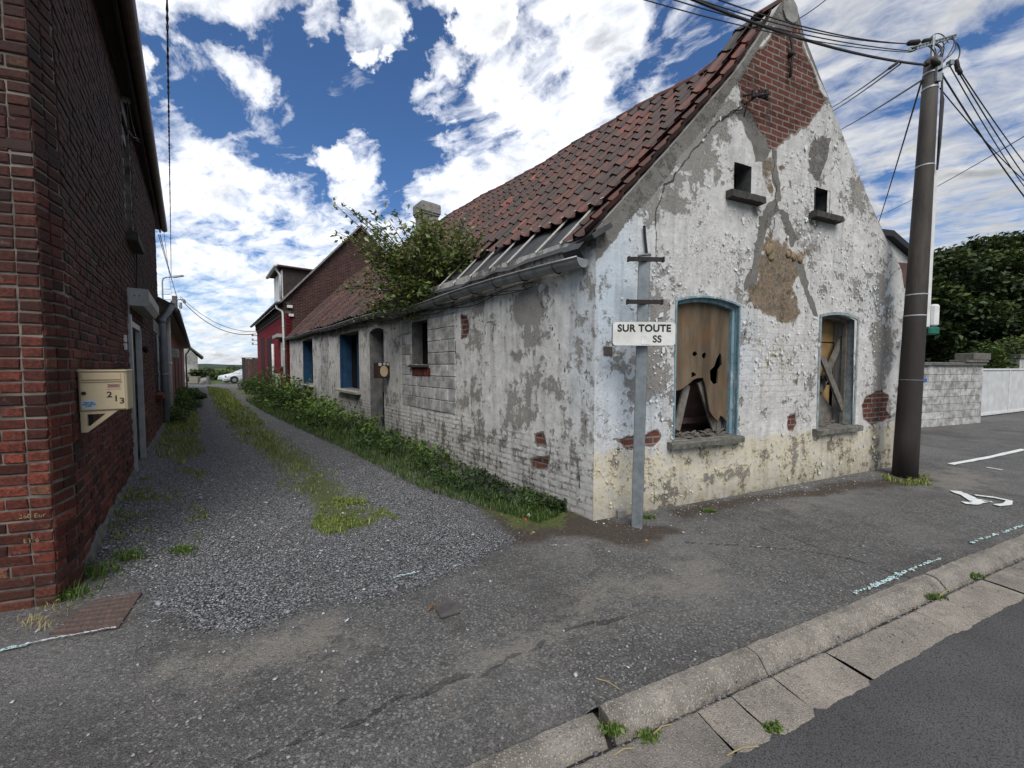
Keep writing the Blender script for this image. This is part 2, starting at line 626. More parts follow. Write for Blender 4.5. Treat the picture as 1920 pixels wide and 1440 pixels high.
def plaster_mat(name, white=(0.62, 0.61, 0.59), plaster=(0.245, 0.235, 0.22), side=False):
    """peeling whitewash over grey render over brick; the coarse layout sits in the wall's own attributes
    ma = (peel, brick, cement, ochre)  mb = (yellow, dirt, blue, courses)"""
    m, t = new_mat(name)
    sz = t.attr('sz', 'Vector')
    peel, brick, cem, och, = t.attr4('ma')
    yel, dirt_dark, blu, crs = t.attr4('mb')
    cmk = t.attr('crack')
    nL = t.noise(sz, 1.6, 6, 0.6)
    nM = t.noise(sz, 5.5, 10, 0.68, 0.25)
    nF = t.noise(sz, 24, 8, 0.68, 0.5)
    nG = t.noise(t.scale(sz, (1.0, 0.30, 1.0)), 11, 8, 0.7) if side else t.noise(sz, 13, 9, 0.72, 0.4)
    nX = t.noise(sz, 70, 4, 0.6)
    # peel field
    pf = t.m('ADD', t.m('MULTIPLY', t.m('SUBTRACT', nL, 0.5), 1.3), t.m('MULTIPLY', t.m('SUBTRACT', nM, 0.5), 1.15))
    pf = t.m('ADD', pf, t.m('MULTIPLY', t.m('SUBTRACT', nG, 0.5), 0.65 if not side else 0.9))
    pf = t.m('ADD', pf, t.m('MULTIPLY', t.m('SUBTRACT', nF, 0.5), 0.35))
    pf = t.m('ADD', pf, t.m('SUBTRACT', peel, 0.5))
    peeled = t.m('MULTIPLY', t.step(pf, 0.0, 0.03), t.step(nF, 0.2, 0.5, 0.85, 1.0))
    edge = t.m('MULTIPLY', t.step(pf, -0.05, 0.0), t.m('SUBTRACT', 1.0, peeled))
    chips = t.step(t.m('ADD', nF, t.m('MULTIPLY', nX, 0.3)), 0.735, 0.765)
    # flaking curls
    vr = t.vor(t.vm('ADD', sz, t.scale(t.noise(sz, 14, 4, 0.6, color=True), 0.06)), 22, 'DISTANCE_TO_EDGE')
    fl = t.m('MULTIPLY', t.m('MULTIPLY', t.step(vr, 0.07, 0.0), t.step(nM, 0.44, 0.56)), t.step(nL, 0.44, 0.58))
    # paint
    wv = t.mix(t.step(nM, 0.36, 0.62), tuple(c * 0.70 for c in white), white)
    wv = t.mix(t.m('MULTIPLY', t.step(nG, 0.50, 0.66), 0.40), wv, (0.34, 0.325, 0.30))
    wv = t.mix(t.m('MULTIPLY', blu, 0.85), wv, (0.46, 0.54, 0.62))
    yn = t.step(t.m('ADD', t.m('ADD', t.m('MULTIPLY', nM, 1.5), t.m('MULTIPLY', nL, 0.9)), t.m('MULTIPLY', yel, 0.7)), 1.45, 1.95)
    wv = t.mix(t.m('MULTIPLY', yn, t.step(yel, 0.02, 0.3)), wv, (0.56, 0.50, 0.355))
    wv = t.mix(t.m('MULTIPLY', t.step(nX, 0.5, 0.8), 0.35), wv, (0.30, 0.29, 0.27))
    # bare render
    pv = t.mix(t.step(nF, 0.3, 0.7), tuple(c * 0.72 for c in plaster), tuple(c * 1.15 for c in plaster))
    pv = t.mix(t.m('MULTIPLY', t.step(nL, 0.5, 0.6), 0.5), pv, (0.31, 0.285, 0.25))
    base = t.mix(peeled, wv, pv)
    chips = t.m('MULTIPLY', chips, t.step(nL, 0.46, 0.60))
    base = t.mix(t.m('MULTIPLY', chips, t.m('SUBTRACT', 1.0, peeled)), base, (0.23, 0.21, 0.19))
    base = t.mix(t.m('MULTIPLY', fl, 0.45), base, (0.15, 0.14, 0.13))
    # ochre old masonry
    of = t.step(t.m('ADD', och, t.m('MULTIPLY', t.m('SUBTRACT', nM, 0.5), 1.7)), 0.44, 0.56)
    bc2, bf2 = brick_colors(t, sz, ((0.17, 0.10, 0.065), (0.27, 0.19, 0.125)), (0.23, 0.20, 0.16), ms=0.009)
    oc = t.mix(t.step(nF, 0.35, 0.65), (0.085, 0.068, 0.052), (0.27, 0.21, 0.145))
    oc = t.mix(t.step(nM, 0.38, 0.50), bc2, oc)
    oc = t.mix(t.m('MULTIPLY', t.step(nG, 0.5, 0.62), 0.7), oc, (0.10, 0.088, 0.072))
    base = t.mix(of, base, oc)
    # brick exposed, with a crumbling rim of bare render
    bR = t.step(t.m('ADD', brick, t.m('MULTIPLY', t.m('SUBTRACT', nF, 0.5), 0.9)), 0.12, 0.20)
    base = t.mix(bR, base, t.mix(nG, (0.12, 0.11, 0.10), (0.27, 0.25, 0.22)))
    bc, bf = brick_colors(t, sz, ((0.085, 0.026, 0.020), (0.155, 0.048, 0.035)), (0.22, 0.20, 0.175))
    bc = t.mix(t.m('MULTIPLY', t.step(nM, 0.35, 0.7), 0.45), bc, (0.06, 0.025, 0.02))
    bF = t.step(t.m('ADD', brick, t.m('MULTIPLY', t.m('SUBTRACT', nF, 0.5), 0.5)), 0.48, 0.52)
    base = t.mix(bF, base, bc)
    # cement repair
    cF = t.step(t.m('ADD', cem, t.m('MULTIPLY', t.m('SUBTRACT', nF, 0.5), 0.35)), 0.48, 0.52)
    cc = t.mix(t.step(nM, 0.3, 0.7), (0.11, 0.104, 0.095), (0.21, 0.20, 0.185))
    base = t.mix(cF, base, cc)
    # whitewashed courses relief
    wc, wf = brick_colors(t, sz, ms=0.012 if not side else 0.016, wob_amt=0.045)
    joint = t.m('MULTIPLY', t.m('MULTIPLY', wf, crs), t.step(t.m('ADD', nM, t.m('MULTIPLY', nG, 0.4)), 0.55, 0.85))
    base = t.mix(t.m('MULTIPLY', joint, 0.8 if side else 0.45), base, (0.13, 0.115, 0.10))
    # dirt and the other dark areas of the mask
    df = t.m('MULTIPLY', dirt_dark, t.step(t.m('ADD', nM, t.m('MULTIPLY', nG, 0.5)), 0.45, 0.95))
    base = t.mix(df, base, (0.055, 0.050, 0.038))
    stre = t.noise(t.scale(sz, (1.0, 0.10, 1.0)), 7, 7, 0.65)
    base = t.mix(t.m('MULTIPLY', t.step(stre, 0.50, 0.70), 0.42), base, (0.12, 0.11, 0.098))
    base = t.mix(t.m('MULTIPLY', t.step(cmk, 0.45, 0.6), 0.85), base, (0.035, 0.03, 0.027))
    hgt = t.m('ADD', t.m('MULTIPLY', t.m('SUBTRACT', 1.0, peeled), 0.5), t.m('MULTIPLY', edge, 0.55))
    hgt = t.m('SUBTRACT', hgt, t.m('MULTIPLY', chips, 0.5))
    hgt = t.m('ADD', hgt, t.m('MULTIPLY', nF, 0.8))
    hgt = t.m('SUBTRACT', hgt, t.m('MULTIPLY', fl, 0.6))
    hgt = t.m('SUBTRACT', hgt, t.m('MULTIPLY', joint, 0.8))
    hgt = t.m('SUBTRACT', hgt, t.m('MULTIPLY', t.m('MULTIPLY', bF, bf), 1.2))
    hgt = t.m('ADD', hgt, t.m('MULTIPLY', nM, 1.0))
    nrm = t.bump(hgt, 0.85, 0.011)
    finish(t, base, 0.92, nrm, spec=0.2)
    return m


M_gable = plaster_mat('peeling_whitewash_gable')
M_side = plaster_mat('peeling_whitewash_side', white=(0.70, 0.69, 0.66), plaster=(0.265, 0.258, 0.24), side=True)


def brick_mat(name, c1, c2, dark_top=None, mossy=False):
    """colour varies brick by brick through the tint attribute"""
    m, t = new_mat(name)
    po = t.pos()
    tv = t.attr('tint')
    c = t.ramp(tv, [(0, tuple(x * 0.30 for x in c1)), (0.2, c1), (0.7, c2), (0.93, tuple(x * 1.35 for x in c2)), (1, (c2[0] * 1.3, c2[1] * 2.2, c2[2] * 2.0))])
    n = t.noise(po, 45, 7, 0.65)
    c = t.mix(t.m('MULTIPLY', t.step(n, 0.42, 0.62), 0.75), c, tuple(x * 0.35 for x in c1))
    n5 = t.noise(po, 5.5, 8, 0.7)
    c = t.mix(t.m('MULTIPLY', t.step(n5, 0.48, 0.66), 0.55), c, (0.028, 0.016, 0.014))
    n2 = t.noise(po, 2.2, 6, 0.6)
    z = t.sep(po)[2]
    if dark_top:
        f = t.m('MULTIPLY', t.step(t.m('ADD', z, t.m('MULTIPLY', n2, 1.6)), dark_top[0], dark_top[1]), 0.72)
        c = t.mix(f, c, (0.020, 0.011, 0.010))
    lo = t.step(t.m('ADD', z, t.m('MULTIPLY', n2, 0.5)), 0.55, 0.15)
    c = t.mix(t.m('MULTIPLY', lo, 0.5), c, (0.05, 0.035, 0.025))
    ef = t.step(t.noise(po, 14, 8, 0.7), 0.60, 0.72)
    c = t.mix(t.m('MULTIPLY', ef, 0.28), c, (0.24, 0.20, 0.18))
    h = t.m('ADD', n, t.m('MULTIPLY', t.noise(po, 130, 4, 0.6), 0.5))
    finish(t, c, 0.85, t.bump(h, 0.9, 0.007), spec=0.3)
    return m


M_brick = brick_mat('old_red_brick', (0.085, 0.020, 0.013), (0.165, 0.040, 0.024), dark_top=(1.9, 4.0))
M_mortar = simple('lime_mortar', (0.19, 0.17, 0.145), (0.04, 0.033, 0.028), 4, 0.95, bump=0.8, dist=0.006)
M_plinth = simple('cement_skirting', (0.17, 0.165, 0.15), (0.07, 0.068, 0.06), 9, 0.95, bump=0.9, dist=0.01)


def flat_brick_mat(name, tone, mortar, w=0.225, h=0.075, ms=0.011, grime=0.5, strength=0.8, sc=1.0):
    m, t = new_mat(name)
    sz = t.attr('sz', 'Vector')
    c, f = brick_colors(t, sz, tone, mortar, w, h, ms)
    n = t.noise(sz, 4, 8, 0.65)
    c = t.mix(t.m('MULTIPLY', t.step(n, 0.42, 0.7), grime), c, tuple(x * 0.3 for x in tone[0]))
    nf = t.noise(sz, 40, 6, 0.6)
    h_ = t.m('SUBTRACT', t.m('MULTIPLY', nf, 0.5), f)
    finish(t, c, 0.88, t.bump(h_, strength, 0.012), spec=0.25)
    return m


M_redpaint = flat_brick_mat('crimson_painted_brick', ((0.20, 0.012, 0.020), (0.29, 0.022, 0.032)), (0.10, 0.010, 0.014), grime=0.45)
M_darkbrick = flat_brick_mat('dark_gable_brick', ((0.036, 0.013, 0.012), (0.075, 0.023, 0.020)), (0.11, 0.09, 0.08), grime=0.5)
M_farbrick = flat_brick_mat('row_house_brick', ((0.18, 0.045, 0.032), (0.28, 0.080, 0.055)), (0.26, 0.23, 0.20), grime=0.3)
M_block = flat_brick_mat('whitewashed_blockwork', ((0.42, 0.42, 0.41), (0.54, 0.54, 0.53)), (0.27, 0.26, 0.25), 0.5, 0.2, 0.012, grime=0.45)
M_greyblock = flat_brick_mat('grey_block_infill', ((0.13, 0.13, 0.13), (0.19, 0.19, 0.19)), (0.07, 0.07, 0.07), 0.5, 0.2, 0.012, grime=0.45)


def tile_mat():
    m, t = new_mat('clay_pantile')
    tv = t.attr('tint')
    po = t.pos()
    c = t.ramp(tv, [(0, (0.018, 0.013, 0.012)), (0.3, (0.042, 0.017, 0.014)), (0.6, (0.100, 0.027, 0.018)), (0.9, (0.14, 0.037, 0.023)), (1, (0.20, 0.058, 0.032))])
    n = t.noise(po, 7, 9, 0.7)
    c = t.mix(t.m('MULTIPLY', t.step(n, 0.44, 0.60), 0.85), c, (0.030, 0.024, 0.020))
    n2 = t.noise(po, 40, 5, 0.6)
    c = t.mix(t.m('MULTIPLY', t.step(n2, 0.60, 0.70), 0.55), c, (0.13, 0.125, 0.10))
    n3 = t.noise(po, 1.3, 5, 0.6)
    c = t.mix(t.m('MULTIPLY', t.step(n3, 0.50, 0.65), 0.35), c, (0.035, 0.030, 0.026))
    finish(t, c, 0.62, t.bump(n2, 0.5, 0.004), spec=0.45)
    return m


M_tile = tile_mat()
M_membrane = simple('bitumen_roof_felt', (0.060, 0.062, 0.066), (0.035, 0.036, 0.038), 5, 0.75, bump=0.5, dist=0.01)
M_batten = simple('pale_roof_batten', (0.55, 0.54, 0.51), (0.40, 0.39, 0.36), 20, 0.7, bump=0.3)
M_zinc = simple('weathered_zinc', (0.36, 0.37, 0.37), (0.22, 0.225, 0.23), 6, 0.5, metal=0.35, bump=0.3, dist=0.003)
M_darkzinc = simple('darkened_zinc', (0.13, 0.135, 0.14), (0.08, 0.08, 0.085), 9, 0.55, metal=0.3, bump=0.3)
M_galv = simple('galvanised_steel', (0.27, 0.30, 0.315), (0.19, 0.215, 0.225), 14, 0.5, metal=0.45, bump=0.25, dist=0.002)
M_iron = simple('rusty_black_iron', (0.035, 0.030, 0.028), (0.018, 0.016, 0.015), 20, 0.75, metal=0.3, bump=0.5)
M_rust = simple('rusted_steel', (0.095, 0.058, 0.048), (0.060, 0.042, 0.036), 18, 0.85, bump=0.6)
M_pvc = simple('white_plastic', (0.66, 0.66, 0.65), (0.52, 0.52, 0.51), 6, 0.45, bump=0.1)
M_greypvc = simple('grey_plastic', (0.22, 0.24, 0.26), (0.15, 0.165, 0.18), 6, 0.5, bump=0.15)
M_alu = simple('aluminium_frame', (0.42, 0.43, 0.44), (0.33, 0.34, 0.35), 8, 0.4, metal=0.4, bump=0.1)
M_greige = simple('grey_painted_box', (0.40, 0.40, 0.385), (0.30, 0.30, 0.29), 5, 0.6, bump=0.15)
M_cable = simple('black_cable_sheath', (0.022, 0.022, 0.024), (0.015, 0.015, 0.016), 20, 0.6, bump=0.1)
M_redcable = simple('brown_cable_sheath', (0.075, 0.035, 0.035), (0.03, 0.02, 0.022), 30, 0.6, bump=0.1)
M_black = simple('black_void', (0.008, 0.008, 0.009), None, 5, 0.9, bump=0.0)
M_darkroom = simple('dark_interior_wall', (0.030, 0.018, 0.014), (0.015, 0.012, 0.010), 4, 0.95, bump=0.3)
M_cream = simple('cream_enamel', (0.50, 0.41, 0.265), (0.44, 0.355, 0.225), 4, 0.38, bump=0.05, spec=0.5)
M_creamdark = simple('cream_enamel_shadow_gap', (0.20, 0.155, 0.09), None, 6, 0.5, bump=0.05)
M_brass = simple('worn_nameplate', (0.30, 0.17, 0.14), (0.22, 0.12, 0.10), 30, 0.5, bump=0.1)
M_ink = simple('dark_brown_lettering', (0.045, 0.030, 0.022), None, 8, 0.6, bump=0.0)
M_sticker = simple('pale_blue_sticker', (0.36, 0.45, 0.52), (0.30, 0.39, 0.46), 30, 0.5, bump=0.0)
M_blueink = simple('navy_lettering', (0.02, 0.035, 0.10), None, 8, 0.6, bump=0.0)
M_signwhite = simple('sign_enamel', (0.66, 0.66, 0.63), (0.52, 0.52, 0.49), 7, 0.45, bump=0.08)
M_signblack = simple('sign_lettering', (0.012, 0.012, 0.012), None, 8, 0.5, bump=0.0)
M_patch = simple('paper_patch', (0.74, 0.74, 0.73), None, 8, 0.7, bump=0.0)
M_chalk = simple('chalk_writing', (0.34, 0.25, 0.12), (0.09, 0.05, 0.03), 60, 0.9, bump=0.0)


def bluepaint():
    m, t = new_mat('flaking_blue_paint')
    po = t.pos()
    n = t.noise(t.scale(po, (1, 1, 0.35)), 14, 8, 0.7)
    n2 = t.noise(t.scale(po, (1, 1, 0.5)), 42, 6, 0.7)
    c = t.mix(t.step(n, 0.35, 0.65), (0.10, 0.175, 0.21), (0.22, 0.325, 0.37))
    c = t.mix(t.step(t.m('ADD', n, t.m('MULTIPLY', n2, 0.5)), 0.84, 0.88), c, (0.42, 0.42, 0.39))
    c = t.mix(t.step(n2, 0.60, 0.63), c, (0.11, 0.10, 0.085))
    finish(t, c, 0.75, t.bump(t.m('ADD', n, n2), 0.8, 0.005), spec=0.3)
    return m


M_bluepaint = bluepaint()
M_deepblue = simple('deep_blue_paint', (0.012, 0.060, 0.135), (0.008, 0.035, 0.085), 5, 0.6, bump=0.3)
M_greywood = simple('weathered_grey_wood', (0.17, 0.155, 0.135), (0.09, 0.082, 0.072), 12, 0.85, bump=0.7, dist=0.004)
M_palewood = simple('weathered_pale_panel', (0.24, 0.215, 0.19), (0.17, 0.15, 0.13), 7, 0.85, bump=0.4)
M_stone = simple('bluestone_sill', (0.15, 0.145, 0.125), (0.075, 0.072, 0.06), 14, 0.9, bump=0.9, dist=0.008)
M_darkstone = simple('dark_stone_sill', (0.060, 0.055, 0.050), (0.03, 0.028, 0.026), 14, 0.9, bump=0.8, dist=0.006)
M_palesill = simple('pale_stone_sill', (0.36, 0.35, 0.32), (0.25, 0.24, 0.22), 14, 0.9, bump=0.6)
M_concrete = simple('grey_concrete', (0.26, 0.255, 0.24), (0.16, 0.155, 0.145), 9, 0.9, bump=0.7, dist=0.006)
M_foam = simple('expanding_foam', (0.34, 0.26, 0.155), (0.20, 0.145, 0.085), 25, 0.9, bump=1.0, dist=0.02)
M_glass = simple('dark_window_glass', (0.012, 0.014, 0.016), None, 3, 0.08, bump=0.0, spec=0.6)
M_teal = simple('teal_plastic', (0.01, 0.16, 0.10), (0.008, 0.10, 0.07), 6, 0.5, bump=0.1)
M_whitewash = simple('aged_white_render', (0.50, 0.50, 0.48), (0.30, 0.295, 0.28), 4, 0.95, bump=0.7, dist=0.01)
M_whitepanel = simple('white_gate_panel', (0.54, 0.55, 0.55), (0.42, 0.43, 0.43), 3, 0.7, bump=0.3)
M_greyroof = simple('grey_fibre_roof', (0.12, 0.11, 0.10), (0.07, 0.065, 0.06), 8, 0.85, bump=0.5)
M_brown = simple('brown_fascia', (0.045, 0.028, 0.025), (0.025, 0.017, 0.016), 6, 0.5, bump=0.2)


def osb_mat():
    m, t = new_mat('stained_chipboard')
    po = t.pos()
    n = t.noise(po, 3.0, 6, 0.6, 0.6)
    st = t.noise(t.scale(po, (1, 1, 0.16)), 7, 6, 0.6)
    g = t.noise(po, 90, 4, 0.6)
    c = t.mix(t.step(st, 0.35, 0.65), (0.075, 0.055, 0.036), (0.165, 0.125, 0.083))
    c = t.mix(t.m('MULTIPLY', t.step(n, 0.5, 0.68), 0.6), c, (0.13, 0.068, 0.030))
    c = t.mix(t.m('MULTIPLY', t.step(g, 0.5, 0.7), 0.4), c, (0.08, 0.055, 0.035))
    finish(t, c, 0.85, t.bump(g, 0.5, 0.003), spec=0.25)
    return m


M_osb = osb_mat()
M_yellowboard = simple('new_pine_board', (0.33, 0.215, 0.10), (0.24, 0.145, 0.06), 7, 0.7, bump=0.3)


def pole_mat():
    m, t = new_mat('brown_concrete_pole')
    po = t.pos()
    z = t.sep(po)[2]
    n = t.noise(t.scale(po, (1, 1, 0.25)), 9, 7, 0.6)
    c = t.mix(t.step(n, 0.35, 0.7), (0.034, 0.028, 0.025), (0.070, 0.060, 0.053))
    nv = t.noise(t.scale(po, (1, 1, 0.05)), 28, 5, 0.6)
    c = t.mix(t.m('MULTIPLY', t.step(nv, 0.52, 0.66), 0.5), c, (0.020, 0.016, 0.015))
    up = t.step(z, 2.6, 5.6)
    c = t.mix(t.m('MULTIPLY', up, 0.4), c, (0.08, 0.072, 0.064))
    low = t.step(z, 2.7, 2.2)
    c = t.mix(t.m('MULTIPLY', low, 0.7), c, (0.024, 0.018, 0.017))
    finish(t, c, 0.75, t.bump(n, 0.4, 0.006), spec=0.35)
    return m


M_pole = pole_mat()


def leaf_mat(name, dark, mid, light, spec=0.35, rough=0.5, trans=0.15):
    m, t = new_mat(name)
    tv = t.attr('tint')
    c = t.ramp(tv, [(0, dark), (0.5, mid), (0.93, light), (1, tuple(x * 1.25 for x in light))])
    finish(t, c, rough, None, spec=spec)
    tr = t.node('ShaderNodeBsdfTranslucent')
    t.l.new(c, tr.inputs['Color'])
    mx = t.node('ShaderNodeMixShader')
    mx.inputs[0].default_value = trans
    t.l.new(t.p.outputs[0], mx.inputs[1])
    t.l.new(tr.outputs[0], mx.inputs[2])
    out = t.t.nodes['Material Output']
    t.l.new(mx.outputs[0], out.inputs['Surface'])
    return m


M_leaf = leaf_mat('sapling_leaf', (0.020, 0.042, 0.012), (0.105, 0.155, 0.036), (0.25, 0.27, 0.08), trans=0.25, rough=0.35, spec=0.6)
M_weed = leaf_mat('nettle_leaf', (0.014, 0.030, 0.008), (0.048, 0.090, 0.018), (0.115, 0.185, 0.035), trans=0.2)
M_grass = leaf_mat('dry_grass', (0.06, 0.10, 0.020), (0.14, 0.195, 0.036), (0.30, 0.32, 0.10), trans=0.2)
M_fgrass = leaf_mat('fresh_grass', (0.035, 0.075, 0.012), (0.075, 0.13, 0.022), (0.14, 0.20, 0.04), trans=0.2)
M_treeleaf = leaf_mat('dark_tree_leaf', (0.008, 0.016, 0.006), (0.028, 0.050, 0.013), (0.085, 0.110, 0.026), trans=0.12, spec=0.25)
M_bushleaf = leaf_mat('bright_bush_leaf', (0.03, 0.055, 0.012), (0.06, 0.095, 0.018), (0.11, 0.15, 0.03), trans=0.15)
M_farleaf = leaf_mat('distant_tree_leaf', (0.020, 0.034, 0.016), (0.035, 0.055, 0.022), (0.06, 0.085, 0.03), trans=0.1)
M_bark = simple('bark', (0.055, 0.043, 0.032), (0.03, 0.024, 0.018), 14, 0.9, bump=0.8)
M_straw = simple('dry_straw', (0.33, 0.27, 0.14), (0.22, 0.17, 0.08), 20, 0.8, bump=0.1)
M_stones = None


def stone_mat():
    m, t = new_mat('gravel_stone')
    tv = t.attr('tint')
    c = t.ramp(tv, [(0, (0.055, 0.057, 0.062)), (0.5, (0.19, 0.195, 0.21)), (0.88, (0.38, 0.385, 0.40)), (1, (0.62, 0.61, 0.60))])
    finish(t, c, 0.65, None, spec=0.4)
    return m


M_stones = stone_mat()


def ground_mat(name):
    """old pavement asphalt, sand, gravel, soil and green in one skin; attribute gm = (gravel, green, soil, sand)"""
    m, t = new_mat(name)
    po = t.pos()
    gr, gn, so, sa = t.attr4('gm')
    nL = t.noise(po, 0.9, 7, 0.6)
    nM = t.noise(po, 4.5, 8, 0.66)
    nF = t.noise(po, 30, 6, 0.7)
    v1 = t.vor(po, 82, 'F1', 0)
    v1c = t.vor(po, 82, 'F1', 1)
    v2 = t.vor(po, 150, 'F1', 0)
    v2c = t.vor(po, 150, 'F1', 1)
    r1 = t.sep(v1c)[0]
    r2 = t.sep(v2c)[0]
    asp = t.mix(t.step(nM, 0.35, 0.68), (0.085, 0.083, 0.081), (0.215, 0.209, 0.20))
    asp = t.mix(t.m('MULTIPLY', t.step(r2, 0.60, 0.95), t.step(v2, 0.55, 0.25)), asp, (0.23, 0.225, 0.215))
    asp = t.mix(t.m('MULTIPLY', t.step(r2, 0.25, 0.05), t.step(v2, 0.6, 0.3)), asp, (0.018, 0.018, 0.019))
    v3c = t.sep(t.vor(po, 85, 'F1', 1))[2]
    v3 = t.vor(po, 85, 'F1', 0)
    agg = t.ramp(v3c, [(0, (0.034, 0.034, 0.035)), (0.5, (0.115, 0.113, 0.111)), (0.85, (0.23, 0.226, 0.218)), (1, (0.44, 0.43, 0.41))])
    agg = t.mix(t.step(v3, 0.42, 0.75), agg, (0.022, 0.022, 0.022))
    asp = t.mix(t.step(t.m('ADD', nM, t.m('MULTIPLY', nF, 0.5)), 0.5, 1.0, 0.22, 0.62), asp, agg)
    asp = t.mix(t.m('MULTIPLY', t.step(nL, 0.48, 0.62), 0.35), asp, (0.20, 0.195, 0.187))
    wear = t.step(t.m('ADD', nF, t.m('MULTIPLY', nM, 0.8)), 0.94, 1.10)
    asp = t.mix(t.m('MULTIPLY', wear, 0.6), asp, (0.022, 0.022, 0.022))
    big = t.noise(po, 0.55, 5, 0.65)
    asp = t.mix(t.m('MULTIPLY', t.step(big, 0.50, 0.60), 0.40), asp, (0.050, 0.047, 0.044))
    # sand dusting
    sf = t.step(t.m('ADD', t.m('MULTIPLY', sa, 1.3), t.m('ADD', t.m('MULTIPLY', t.m('SUBTRACT', nM, 0.5), 1.4), t.m('MULTIPLY', t.m('SUBTRACT', nF, 0.5), 1.5))), 0.36, 0.80)
    sc_ = t.mix(nF, (0.16, 0.147, 0.127), (0.30, 0.275, 0.24))
    c = t.mix(t.m('MULTIPLY', sf, t.step(r2, 0.0, 1.0, 0.95, 0.45)), asp, sc_)
    # soil
    sof = t.step(t.m('ADD', so, t.m('MULTIPLY', t.m('SUBTRACT', nM, 0.5), 0.9)), 0.38, 0.62)
    soc = t.mix(t.step(nF, 0.35, 0.65), (0.028, 0.021, 0.016), (0.085, 0.062, 0.045))
    c = t.mix(t.m('MULTIPLY', sof, 0.85), c, soc)
    # gravel
    gf = t.step(t.m('ADD', gr, t.m('ADD', t.m('MULTIPLY', t.m('SUBTRACT', nM, 0.5), 1.3), t.m('MULTIPLY', t.m('SUBTRACT', nF, 0.5), 1.2))), 0.36, 0.64)
    gc = t.ramp(r1, [(0, (0.06, 0.062, 0.067)), (0.5, (0.195, 0.20, 0.215)), (0.85, (0.34, 0.345, 0.36)), (1, (0.60, 0.60, 0.59))])
    gc = t.mix(t.step(v1, 0.42, 0.75), gc, (0.02, 0.02, 0.021))
    gc = t.mix(t.m('MULTIPLY', t.step(nL, 0.4, 0.65), 0.35), gc, (0.12, 0.12, 0.122))
    c = t.mix(gf, c, gc)
    # moss and low green
    gnf = t.step(t.m('ADD', gn, t.m('ADD', t.m('MULTIPLY', t.m('SUBTRACT', nM, 0.5), 1.0), t.m('MULTIPLY', t.m('SUBTRACT', nF, 0.5), 0.9))), 0.42, 0.66)
    gnc = t.mix(t.step(nF, 0.3, 0.7), (0.045, 0.068, 0.014), (0.125, 0.155, 0.036))
    gnc = t.mix(t.step(nM, 0.55, 0.7), gnc, (0.13, 0.115, 0.05))
    c = t.mix(t.m('MULTIPLY', gnf, 0.85), c, gnc)
    crk = t.m('MULTIPLY', t.step(t.m('ADD', t.attr('crack'), t.m('MULTIPLY', t.m('SUBTRACT', nF, 0.5), 0.5)), 0.45, 0.62), 0.5)
    c = t.mix(crk, c, (0.016, 0.016, 0.016))
    # relief
    hg = t.m('MULTIPLY', gf, t.m('SUBTRACT', 1.0, v1))
    ha = t.m('MULTIPLY', t.m('SUBTRACT', 1.0, v2), 0.35)
    h = t.m('ADD', t.m('ADD', hg, ha), t.m('MULTIPLY', nF, 1.1))
    h = t.m('ADD', h, t.m('MULTIPLY', nM, 1.6))
    h = t.m('SUBTRACT', h, t.m('MULTIPLY', crk, 0.8))
    finish(t, c, 0.88, t.bump(h, 1.0, 0.018), spec=0.3)
    return m


M_ground = ground_mat('old_asphalt_and_gravel')


def road_mat():
    m, t = new_mat('road_asphalt')
    po = t.pos()
    v = t.vor(po, 150, 'F1', 0)
    vc = t.sep(t.vor(po, 150, 'F1', 1))[0]
    n = t.noise(po, 1.5, 7, 0.6)
    nf = t.noise(po, 60, 4, 0.6)
    c = t.mix(t.step(n, 0.35, 0.65), (0.058, 0.058, 0.059), (0.092, 0.091, 0.091))
    c = t.mix(t.m('MULTIPLY', t.step(vc, 0.55, 1.0), 0.6), c, (0.095, 0.095, 0.097))
    c = t.mix(t.step(v, 0.45, 0.8), c, (0.030, 0.030, 0.031))
    h = t.m('ADD', t.m('SUBTRACT', 1.0, v), nf)
    finish(t, c, 0.85, t.bump(h, 0.45, 0.005), spec=0.35)
    return m


M_road = road_mat()


def kerb_mat(name, c1, c2, speck):
    m, t = new_mat(name)
    po = t.pos()
    n = t.noise(po, 3.5, 8, 0.65)
    c = t.mix(t.step(n, 0.35, 0.68), c2, c1)
    vc = t.sep(t.vor(po, 130, 'F1', 1))
    v = t.vor(po, 130, 'F1', 0)
    ag = t.m('MULTIPLY', t.step(v, 0.55, 0.3), t.step(vc[0], 0.62, 0.9))
    c = t.mix(t.m('MULTIPLY', ag, 0.75), c, speck)
    c = t.mix(t.m('MULTIPLY', t.step(vc[1], 0.8, 1.0), 0.5), c, (0.05, 0.045, 0.04))
    c = t.mix(t.m('MULTIPLY', t.step(t.noise(po, 11, 6, 0.7), 0.55, 0.7), 0.4), c, (0.06, 0.055, 0.048))
    tv = t.attr('tint')
    c = t.mix(1.0, c, t.ramp(tv, [(0, (0.8, 0.8, 0.8)), (1, (1.15, 1.13, 1.1))]), 'MULTIPLY')
    finish(t, c, 0.9, t.bump(t.m('ADD', t.m('SUBTRACT', 1.0, v), t.noise(po, 25, 5, 0.6)), 0.7, 0.006), spec=0.3)
    return m


M_kerb = kerb_mat('worn_kerb_concrete', (0.27, 0.25, 0.22), (0.125, 0.115, 0.10), (0.45, 0.43, 0.39))
M_slab = kerb_mat('gutter_slab_concrete', (0.27, 0.245, 0.215), (0.16, 0.147, 0.13), (0.36, 0.34, 0.31))
M_roadpaint = simple('white_spray_paint', (0.68, 0.70, 0.70), (0.52, 0.54, 0.54), 25, 0.8, bump=0.2)
M_cyanpaint = simple('pale_cyan_spray_paint', (0.40, 0.62, 0.62), (0.50, 0.60, 0.60), 25, 0.8, bump=0.2)
M_field = simple('meadow', (0.060, 0.095, 0.020), (0.045, 0.065, 0.016), 0.4, 0.95, bump=0.3)
